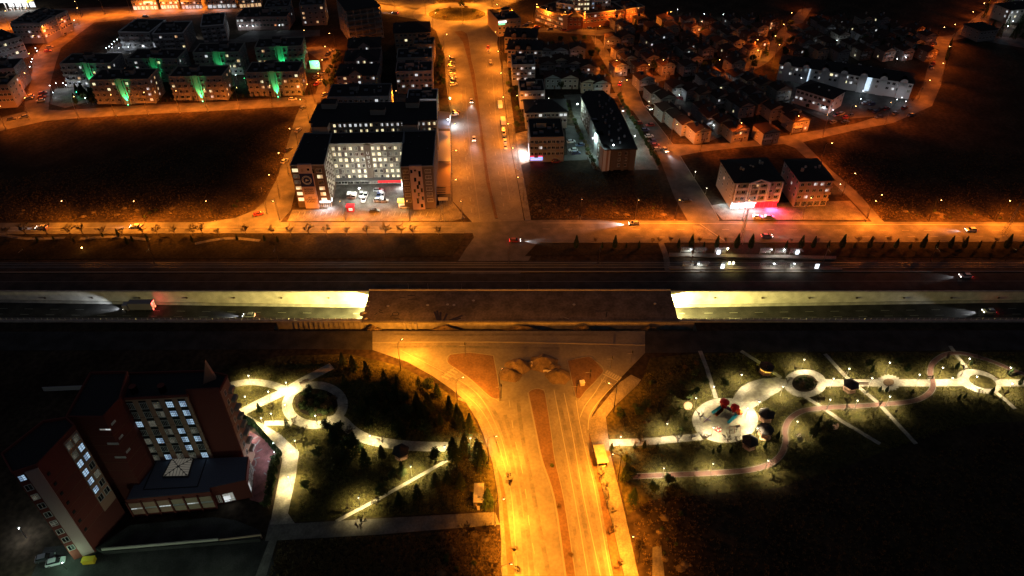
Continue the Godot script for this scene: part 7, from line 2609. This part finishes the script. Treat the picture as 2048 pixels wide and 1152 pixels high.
func build_trees() -> void:
	tree_meshes()
	for x in [15, 52, 95, 142, 166, 208, 246, 287, 316, 350, 388, 405, 437, 492, 545, 582, 618, 654, 694, 733, 772, 803, 826, 877]:
		tree("bare", G(x, 469.5 + rng.randf_range(0, 2)), rng.randf_range(0.85, 1.25), "%s bare tree from the left on the verge west of the junction", "bare trees along the avenue")
	for q in [[76, 484], [109, 482], [148, 484], [206, 474], [237, 473], [256, 490], [266, 484], [296, 482], [385, 484], [475, 481], [530, 482], [556, 484]]:
		tree("cypress", G(q[0], q[1]), rng.randf_range(0.45, 0.8), "%s small dark evergreen from the left below the western avenue", "evergreens on the west verge")
	for x in [1152, 1204, 1229, 1252, 1277, 1356, 1381, 1407, 1432, 1472, 1500, 1571, 1600, 1625, 1655, 1682, 1708, 1737, 1764, 1790, 1819, 1843, 1872, 1898, 1926, 1956, 1984, 2011, 2040]:
		tree("cypress", G(x, 497 + rng.randf_range(-0.6, 0.6)), [0.6, 1.1, 1.3, 0.72, 1.2, 0.9, 0.55][int(x) % 7], "%s cypress from the left in the row beside the tram stop", "cypress row on the east verge")
	for x in [1190, 1305, 1318, 1340, 1398, 1450, 1580, 1635, 1715, 1745, 1775, 1830, 1925, 1990]:
		tree("bare", G(x, 486.5), rng.randf_range(0.5, 0.75), "%s bare tree from the left on the verge east of the junction", "bare trees along the avenue")
	# left park
	for q in [[687, 732, 0.9], [708, 742, 1.05], [735, 756, 1.1], [770, 769, 1.0], [796, 778, 0.95], [838, 774, 0.7], [857, 822, 1.2], [875, 794, 0.9], [900, 830, 1.25], [922, 856, 1.2], [940, 868, 1.3], [915, 838, 1.0], [835, 814, 1.0], [790, 800, 1.0], [752, 803, 1.1], [775, 800, 0.9], [670, 885, 1.1], [712, 904, 1.3], [692, 922, 1.0], [732, 930, 1.1], [575, 855, 0.6], [520, 824, 0.6], [837, 1001, 1.1], [872, 973, 0.9], [976, 1014, 1.2], [922, 976, 1.0], [895, 966, 0.8], [800, 1008, 0.8], [908, 922, 1.5], [962, 932, 1.5], [955, 915, 1.2], [930, 905, 1.2], [805, 950, 0.9], [765, 915, 0.8]]:
		tree("conifer", G(q[0], q[1]), q[2] * 0.84, "%s conifer from the left in the park beside the main road", "conifers of the left park")
	scatter("round", 10, [700, 790, 800, 800, 860, 840, 880, 880, 780, 872, 715, 850], 0.8, 1.25, 3.4, "%s bushy evergreen from the left in the dense dark grove of the park", "evergreens of the left park")
	scatter("conifer", 12, [690, 775, 800, 785, 870, 830, 900, 880, 780, 872, 715, 850, 690, 810], 0.6, 1.0, 3.4, "%s conifer from the left in the dense dark grove of the park", "conifers of the left park")
	for q in [[655, 862, 0.9], [637, 914, 0.8], [612, 978, 0.7], [870, 924, 1.1], [765, 992, 1.0], [856, 782, 1.0], [676, 870, 1.2], [700, 900, 1.1], [785, 958, 0.8], [648, 800, 0.9], [620, 790, 0.8]]:
		tree("round", G(q[0], q[1]), q[2], "%s round evergreen from the left in the park beside the main road", "evergreens of the left park")
	scatter("bush", 26, [600, 795, 640, 782, 670, 800, 668, 822, 630, 832, 600, 820], 0.8, 1.5, 1.2, "%s shrub from the left in the round garden bed", "shrubs of the round bed")
	for q in [[606, 872, 0.9], [608, 892, 0.8], [722, 1058, 1.0], [755, 1012, 0.8], [700, 1022, 0.7], [590, 850, 0.7], [545, 826, 0.9], [560, 742, 0.9], [470, 738, 0.8], [500, 742, 0.8], [528, 735, 0.8], [628, 732, 0.7], [585, 736, 0.8], [765, 887, 0.7], [680, 935, 0.7], [865, 866, 0.9], [700, 870, 0.8]]:
		tree("bare", G(q[0], q[1]), q[2], "%s bare tree from the left in the park beside the red building", "bare trees of the left park")
	for q in [[935, 1076, 1.2], [975, 1072, 0.9], [985, 1150, 1.1], [955, 1120, 0.8]]:
		tree("bare", G(q[0], q[1]), q[2], "%s bare tree from the left at the dark lot left of the road", "bare trees by the road")
	for q in [[1016, 958], [1020, 972], [1030, 1105], [1035, 1145]]:
		tree("bare", G(q[0], q[1]), 0.55, "%s small bare tree from the left on the road's left verge", "bare trees by the road")
	for q in [[1202, 958], [1211, 978], [1213, 1003], [1219, 1072], [1226, 1066], [1240, 1134], [1224, 1030]]:
		tree("bare", G(q[0], q[1]), 0.62, "%s small bare tree from the left on the road's right verge", "bare trees by the road")
	for q in [[1118, 1013], [1104, 932], [1142, 1110]]:
		tree("bush", G(q[0], q[1]), 0.7, "%s dry shrub from the left on the near median strip", "shrubs on the median")
	# court hedge
	for i in 20:
		var t := i / 19.0
		var q := Vector2(482, 840).lerp(Vector2(512, 856), t * 3.0) if t < 0.33 else (Vector2(512, 858).lerp(Vector2(562, 914), (t - 0.33) * 2.4) if t < 0.75 else Vector2(560, 916).lerp(Vector2(541, 1000), (t - 0.75) * 4.0))
		tree("cypress", G(q.x, q.y), 0.75, "%s small cypress from the left in the hedge round the red court", "hedge round the red court")
	for i in 8:
		tree("round", G(552 - i * 2.2, 925 + i * 13), 0.75, "%s clipped evergreen from the left beside the red court", "hedge round the red court")
	# right park
	for q in [[1344, 834, 0.9], [1242, 840, 0.8], [1276, 834, 1.0], [1252, 930, 1.0], [1258, 955, 1.1], [1336, 968, 0.9], [1305, 984, 0.9], [1656, 860, 0.8], [1624, 874, 0.9], [1290, 820, 0.9], [1410, 770, 0.7], [1448, 775, 0.8], [1390, 790, 0.7], [1375, 800, 0.8], [1386, 755, 0.8], [1735, 735, 0.8], [1810, 745, 0.7], [1790, 728, 0.6]]:
		tree("round", G(q[0], q[1]), q[2], "%s round evergreen from the left in the playground park", "evergreens of the right park")
	for q in [[1268, 898], [1288, 897], [1314, 897], [1461, 906], [1437, 905], [1425, 908], [1554, 878], [1529, 897], [1222, 903], [1639, 844], [1758, 784], [1772, 784], [1822, 789], [1928, 797], [1916, 800], [1981, 789], [1632, 858], [1742, 745], [1912, 738], [1940, 730], [2018, 752], [2038, 770]]:
		tree("cypress", G(q[0], q[1]), rng.randf_range(0.45, 0.7), "%s small cypress from the left in the playground park", "evergreens of the right park")
	scatter("sapling", 46, [1240, 845, 1300, 745, 1420, 712, 1700, 712, 2040, 720, 2040, 800, 1850, 815, 1600, 890, 1540, 950, 1280, 975, 1235, 900], 0.7, 1.3, 4.5, "%s thin bare sapling from the left in the playground park", "saplings of the right park")
	for q in [[1280, 888], [1355, 884], [1382, 880], [1405, 884], [1453, 886], [1473, 888], [1604, 812], [1640, 806], [1690, 830], [1590, 905], [1692, 812], [1955, 790], [2005, 795], [1400, 840]]:
		tree("bare", G(q[0], q[1]), rng.randf_range(0.6, 0.9), "%s bare tree from the left in the playground park", "bare trees of the right park")
	scatter("bush", 18, [1590, 762, 1612, 754, 1632, 764, 1625, 778, 1600, 778], 0.6, 1.0, 1.1, "%s shrub from the left in the flower bed ring", "shrubs of the right park")
	scatter("bush", 16, [1225, 830, 1300, 760, 1400, 716, 1380, 860, 1300, 870], 0.6, 1.1, 4.0, "%s low shrub from the left on the dark park corner", "shrubs of the right park")
	for q in [[1330, 1010, 1.0], [1290, 1030, 0.9], [1275, 1100, 0.9], [1355, 1060, 0.7]]:
		tree("bare", G(q[0], q[1]), q[2], "%s bare tree from the left on the rough ground right of the road", "bare trees by the road")
	for q in [[1250, 960, 0.9], [1265, 1005, 0.8]]:
		tree("conifer", G(q[0], q[1]), q[2], "%s conifer from the left behind the right pavement", "conifers of the right park")
	# roundabout and avenue
	for q in [[875, 22], [900, 18], [932, 16], [948, 24], [890, 36], [955, 34]]:
		tree("bush", G(q[0], q[1]), 1.5, "%s shrub from the left on the roundabout island", "shrubs on the roundabout")
	tree("round", G(924, 18), 1.2, "round tree at the middle of the roundabout island", "shrubs on the roundabout")
	scatter("round", 10, [1012, 150, 1030, 150, 1048, 262, 1028, 266], 0.6, 1.0, 4.0, "%s tree from the left in the scrub strip beside the avenue", "trees along the avenue")
	scatter("round", 10, [866, 95, 884, 95, 888, 175, 868, 178], 0.6, 1.1, 4.0, "%s tree from the left beside the avenue's parked cars", "trees along the avenue")
	# hedges of the long block
	for i in 22:
		var t := i / 21.0
		tree("round", G(1236 + t * 80 + rng.randf_range(-2, 2), 196 + t * 138), 0.72, "%s hedge tree from the left on the long block's right side", "hedge trees of the long block")
	for i in 18:
		var t := i / 17.0
		tree("bush", G(1134 + t * 58 + rng.randf_range(-2, 2), 212 + t * 126), 1.4, "%s hedge shrub from the left on the long block's left side", "hedge shrubs of the long block")
	# green-lit compound
	for i in 30:
		tree("cypress", G(300 + i * 11.0, 206 - i * 0.55), 0.55, "%s hedge cypress from the left along the compound's front fence", "hedge of the green-lit compound")
	scatter("round", 22, [110, 215, 112, 140, 230, 120, 480, 110, 610, 130, 610, 195, 330, 205], 0.7, 1.1, 6.0, "%s tree from the left between the green-lit blocks", "trees of the green-lit compound")
	scatter("cypress", 10, [130, 212, 180, 175, 200, 205, 160, 214], 0.9, 1.4, 2.5, "%s cypress from the left by the compound gate", "trees of the green-lit compound")
	scatter("round", 12, [650, 180, 668, 110, 690, 100, 672, 180], 0.8, 1.1, 4.0, "%s tree from the left beside the gabled houses", "trees by the gabled houses")
	# villa estate and dark quarter
	scatter("round", 60, [1235, 60, 1500, 50, 1560, 40, 1860, 95, 1850, 120, 1580, 120, 1520, 140, 1400, 145, 1320, 150, 1255, 130], 0.9, 1.5, 6.0, "%s dark tree from the left in the unlit quarter", "trees of the dark quarter")
	scatter("conifer", 36, [1240, 60, 1500, 45, 1840, 80, 1860, 130, 1640, 115, 1480, 125, 1300, 150, 1260, 130], 0.7, 1.2, 7.0, "%s dark conifer from the left in the unlit quarter", "trees of the dark quarter")
	scatter("round", 26, [1340, 190, 1420, 160, 1590, 175, 1660, 240, 1560, 262, 1430, 250], 0.5, 0.8, 6.0, "%s garden tree from the left in the villa estate", "trees of the villa estate")
	scatter("round", 26, [1085, 80, 1190, 80, 1225, 180, 1100, 180, 1085, 130], 0.8, 1.3, 6.0, "%s tree from the left behind the avenue blocks", "trees behind the avenue blocks")
	scatter("conifer", 18, [1960, 22, 2048, -10, 2060, 90, 1980, 84], 0.8, 1.2, 4.0, "%s conifer from the left in the top right grove", "trees of the top right grove")
	for i in 8:
		tree("cypress", G(1900 - i * 1.2, 92 + i * 4.0), 0.9, "%s cypress from the near end beside the top right road", "cypresses by the top right road")

# ================= small things
func build_small_things() -> void:
	# lattice masts
	for q in [[1480, 487, 16.0, "tall lattice mast above the tram stop"], [2008, 470, 15.0, "lattice mast on the avenue near the right edge"], [885, 440, 9.0, "small lattice mast at the dormitory's avenue corner"]]:
		var t := thing("lattice_mast", q[3], "mast", G(q[0], q[1]))
		var hgt: float = q[2]
		for sx in [-1, 1]:
			for sz in [-1, 1]:
				var g := Geo.new()
				g.tube(Vector3(sx * 0.8, 0, sz * 0.8), Vector3(sx * 0.15, hgt, sz * 0.15), 0.06, 0.05, 4)
				geo("leg", g, M.pole, t)
		var br := Geo.new()
		var n := int(hgt / 1.2)
		for i in n:
			var k0 := lerpf(0.8, 0.15, float(i) / n)
			var k1 := lerpf(0.8, 0.15, float(i + 1) / n)
			var y0 := hgt * i / n
			var y1 := hgt * (i + 1) / n
			var s := 1.0 if i % 2 == 0 else -1.0
			br.bar(Vector3(-k0 * s, y0, k0), Vector3(k1 * s, y1, k1), 0.05, 0.05)
			br.bar(Vector3(-k0 * s, y0, -k0), Vector3(k1 * s, y1, -k1), 0.05, 0.05)
			br.bar(Vector3(k0, y0, -k0 * s), Vector3(k1, y1, k1 * s), 0.05, 0.05)
			br.bar(Vector3(-k0, y0, -k0 * s), Vector3(-k1, y1, k1 * s), 0.05, 0.05)
		geo("bracing", br, M.pole, t)
	# billboard on two legs, red kiosk, sign posts
	var bb := thing("billboard", "pale board on two legs at the dormitory's avenue corner", "billboard", G(887, 414))
	for s in [-1.5, 1.5]:
		var g := Geo.new()
		g.box(Vector3(s, 1.7, 0), Vector3(0.14, 3.4, 0.14))
		geo("leg", g, M.metal, bb)
	var gb := Geo.new()
	gb.box(Vector3(0, 4.0, 0), Vector3(4.2, 1.6, 0.2))
	geo("board", gb, M.cream, bb)
	var ks := thing("kiosk", "small red-lit kiosk at the front of the dormitory courtyard", "kiosk", G(702, 422))
	gb = Geo.new()
	gb.box(Vector3(0, 1.3, 0), Vector3(3.0, 2.5, 2.0))
	geo("booth", gb, rough(lin(0.35, 0.03, 0.03), 0.5), ks)
	gb = Geo.new()
	gb.box(Vector3(0, 2.7, 0), Vector3(3.4, 0.3, 2.4))
	geo("roof_sign", gb, M.sign_red, ks)
	gb = Geo.new()
	gb.box(Vector3(0.2, 1.4, 1.02), Vector3(1.6, 1.2, 0.06))
	geo("lit_window", gb, M.win_white, ks)
	area_light(ks, ks.position + Vector3(0, 2.6, 1.5), Vector3(0, -0.8, 1), lin(1.0, 0.1, 0.08), 10.0, Vector2(3, 0.5))
	for q in [[814, 408, "orange-lit"], [1180, 746, "pale blank"]]:
		pass
	var oc := thing("shop_kiosk", "orange-lit shop corner at the foot of the right dormitory wing", "kiosk", G(806, 414))
	gb = Geo.new()
	gb.box(Vector3(0, 1.6, 0), Vector3(3.6, 3.0, 2.2))
	geo("booth", gb, M.tan, oc)
	gb = Geo.new()
	gb.box(Vector3(0, 3.3, 0.1), Vector3(3.9, 0.7, 2.5))
	geo("roof_sign", gb, M.sign_yellow, oc)
	gb = Geo.new()
	gb.box(Vector3(0, 1.6, 1.12), Vector3(3.0, 1.9, 0.06))
	geo("lit_window", gb, M.win_warm, oc)
	area_light(oc, oc.position + Vector3(-0.5, 2.8, 1.7), Vector3(-0.2, -0.8, 1), lin(1.0, 0.75, 0.35), 26.0, Vector2(3, 0.6))
	for q in [[931, 712, 5.0], [1003, 793, 4.5], [1152, 792, 4.5], [1222, 737, 4.5], [1180, 757, 3.0], [1262, 726, 4.5]]:
		var t := thing("traffic_signal", "", "traffic light", G(q[0], q[1]))
		var g := Geo.new()
		g.tube(Vector3.ZERO, Vector3(0, q[2], 0), 0.09, 0.07, 6)
		geo("post", g, M.pole, t)
		g = Geo.new()
		g.box(Vector3(0, q[2] + 0.4, 0), Vector3(0.34, 0.95, 0.3))
		geo("signal_box", g, M.black, t)
		g = Geo.new()
		g.bar(Vector3(0, q[2] - 0.3, 0), Vector3(-1.6, q[2] - 0.1, 0.3), 0.08, 0.08)
		geo("arm", g, M.pole, t)
		in_row(t, "%s dark traffic light post from the left at the near junction", "traffic lights of the near junction")
	var cab := thing("utility_cabinet", "pale square cabinet on the right traffic island", "cabinet", G(1164, 770), 0.2)
	gb = Geo.new()
	gb.box(Vector3(0, 0.75, 0), Vector3(1.3, 1.4, 1.1))
	geo("case", gb, M.cream, cab)
	gb = Geo.new()
	gb.box(Vector3(0, 1.5, 0), Vector3(1.5, 0.12, 1.3))
	geo("lid", gb, M.white, cab)
	# barriers on the closed road
	for q in [[1066, 727, 0.2], [1091, 744, 0.1], [1098, 745, 0.3], [1064, 731, 1.4]]:
		var t := thing("road_barrier", "", "barrier", G(q[0], q[1]), q[2])
		var g := Geo.new()
		for y in [0.45, 0.85]:
			g.box(Vector3(0, y, 0), Vector3(1.5, 0.22, 0.06))
		geo("board", g, M.white, t)
		for s in [-0.6, 0.6]:
			g = Geo.new()
			g.bar(Vector3(s, 0, -0.35), Vector3(s, 1.0, 0), 0.07, 0.07)
			g.bar(Vector3(s, 0, 0.35), Vector3(s, 1.0, 0), 0.07, 0.07)
			geo("leg", g, M.tan, t)
		in_row(t, "%s white board barrier from the left beside the earth heaps", "barriers on the closed road")
	# benches in the parks
	for q in [[606, 768, 0.5], [612, 764, 0.5], [1722, 770, 0.0], [1730, 770, 0.0], [1860, 757, 0.0], [1596, 872, 0.6], [1600, 880, 0.6], [700, 866, 0.4]]:
		var t := thing("park_bench", "", "bench", G(q[0], q[1]), q[2])
		var g := Geo.new()
		g.box(Vector3(0, 0.45, 0), Vector3(1.8, 0.07, 0.5))
		geo("seat", g, M.brown, t)
		g = Geo.new()
		g.box(Vector3(0, 0.75, -0.26), Vector3(1.8, 0.45, 0.06))
		geo("backrest", g, M.brown, t)
		for s in [-0.7, 0.7]:
			g = Geo.new()
			g.box(Vector3(s, 0.22, 0), Vector3(0.1, 0.44, 0.45))
			geo("leg", g, M.metal, t)
		in_row(t, "%s park bench from the left", "park benches")
	# blinking beacon on the dark verge
	var bc := thing("warning_beacon", "small glowing orange beacon on the dark western verge", "beacon", G(166, 501))
	gb = Geo.new()
	gb.tube(Vector3.ZERO, Vector3(0, 1.2, 0), 0.05, 0.05, 5)
	geo("post", gb, M.pole, bc)
	gb = Geo.new()
	gb.lathe(Vector3(0, 1.2, 0), [[0.0, 0.0], [0.2, 0.0], [0.22, 0.25], [0.0, 0.4]], 8)
	geo("lamp_globe", gb, M.lamp_sodium, bc)
	omni(bc, Vector3(0, 1.4, 0), lin(1.0, 0.4, 0.08), 2.0)
	dry_grass("dry_grass", "sparse dry grass on the dark field beside the western avenue", [[0, 441, 480, 436, 560, 360, 590, 250, 330, 300, 0, 360]], 5200, 5)
	dry_grass("dry_grass", "sparse dry grass on the dark lots east of the junction", [[1055, 437, 1340, 437, 1310, 350, 1060, 340], [1760, 440, 2048, 440, 2048, 300, 1700, 300, 1640, 310]], 5200, 6)
	dry_grass("dry_grass", "rough grass on the dark ground either side of near road", [[560, 1085, 1000, 1060, 1000, 1152, 540, 1152], [1260, 1000, 1700, 940, 2048, 860, 2048, 1152, 1290, 1152]], 6000, 7)
	dry_grass("lawn_grass", "short winter grass tufts on the lawn of the left park", [[470, 740, 700, 712, 860, 766, 960, 870, 990, 1020, 600, 1040, 600, 900, 480, 822]], 7000, 8)
	dry_grass("lawn_grass", "short winter grass tufts on the lawn of the playground park", [[1290, 750, 1400, 708, 2048, 708, 2048, 820, 1700, 920, 1300, 995, 1230, 900]], 9000, 9)
	# rocks strewn on the rough ground
	for z in [[[420, 438, 60, 436, 0, 420, 400, 410, 520, 400], 26, "west field"], [[1060, 435, 1340, 435, 1300, 400, 1070, 400], 20, "lot east of the junction"], [[1780, 438, 2040, 438, 2000, 425, 1790, 418], 18, "east field"], [[880, 1060, 990, 1060, 990, 1150, 850, 1150], 16, "lot left of the near road"], [[1290, 1040, 1380, 1000, 1420, 1150, 1330, 1150], 14, "lot right of the near road"]]:
		var k := 0
		while k < z[1]:
			var lo := Vector2(1e9, 1e9)
			var hi := -lo
			for i in range(0, z[0].size(), 2):
				lo = lo.min(Vector2(z[0][i], z[0][i + 1]))
				hi = hi.max(Vector2(z[0][i], z[0][i + 1]))
			var q := Vector2(rng.randf_range(lo.x, hi.x), rng.randf_range(lo.y, hi.y))
			if not inside(q, z[0]):
				continue
			k += 1
			if k % 2 == 0:
				tree("bush", G(q.x, q.y), rng.randf_range(0.4, 0.9), "%s dry tuft from the left on the " + z[2], "dry tufts on rough ground")
			else:
				var hp := heap(G(q.x, q.y), rng.randf_range(0.5, 1.6), rng.randf_range(0.25, 0.6), k + 300, M.dirt, "earth_mound")
				in_row(hp, "%s low earth mound from the left on the " + z[2], "earth mounds on rough ground")

func dry_grass(called: String, label: String, polys: Array, n: int, sd: int) -> void:
	var r := RandomNumberGenerator.new()
	r.seed = sd
	if not cache.has(called):
		var g := Geo.new()
		for i in 9:
			var a := r.randf() * TAU
			var o := Vector3(cos(a), 0, sin(a))
			var s := Vector3(-sin(a), 0, cos(a)) * 0.07
			var b := o * 0.12
			g.tri(b - s, b + s, b + o * r.randf_range(0.1, 0.3) + Vector3(0, r.randf_range(0.2, 0.45), 0))
		cache[called] = mesh_of([[g, M.dry if called == "dry_grass" else M.lawn_blade]])
	var mm := MultiMesh.new()
	mm.transform_format = MultiMesh.TRANSFORM_3D
	mm.mesh = cache[called]
	mm.instance_count = n
	for i in n:
		var poly: Array = polys[i % polys.size()]
		var lo := Vector2(1e9, 1e9)
		var hi := -lo
		for k in range(0, poly.size(), 2):
			lo = lo.min(Vector2(poly[k], poly[k + 1]))
			hi = hi.max(Vector2(poly[k], poly[k + 1]))
		var q := Vector2(r.randf_range(lo.x, hi.x), r.randf_range(lo.y, hi.y))
		while not inside(q, poly) or paved(G(q.x, q.y)):
			q = Vector2(r.randf_range(lo.x, hi.x), r.randf_range(lo.y, hi.y))
		var k2 := r.randf_range(0.5, 1.7)
		mm.set_instance_transform(i, Transform3D(Basis(Vector3.UP, r.randf() * TAU).scaled(Vector3(k2, k2 * 0.8, k2)), G(q.x, q.y)))
	var o := MultiMeshInstance3D.new()
	o.name = numbered(called)
	o.multimesh = mm
	add_child(o)
	tag(o, label, "grass", "", "stuff")
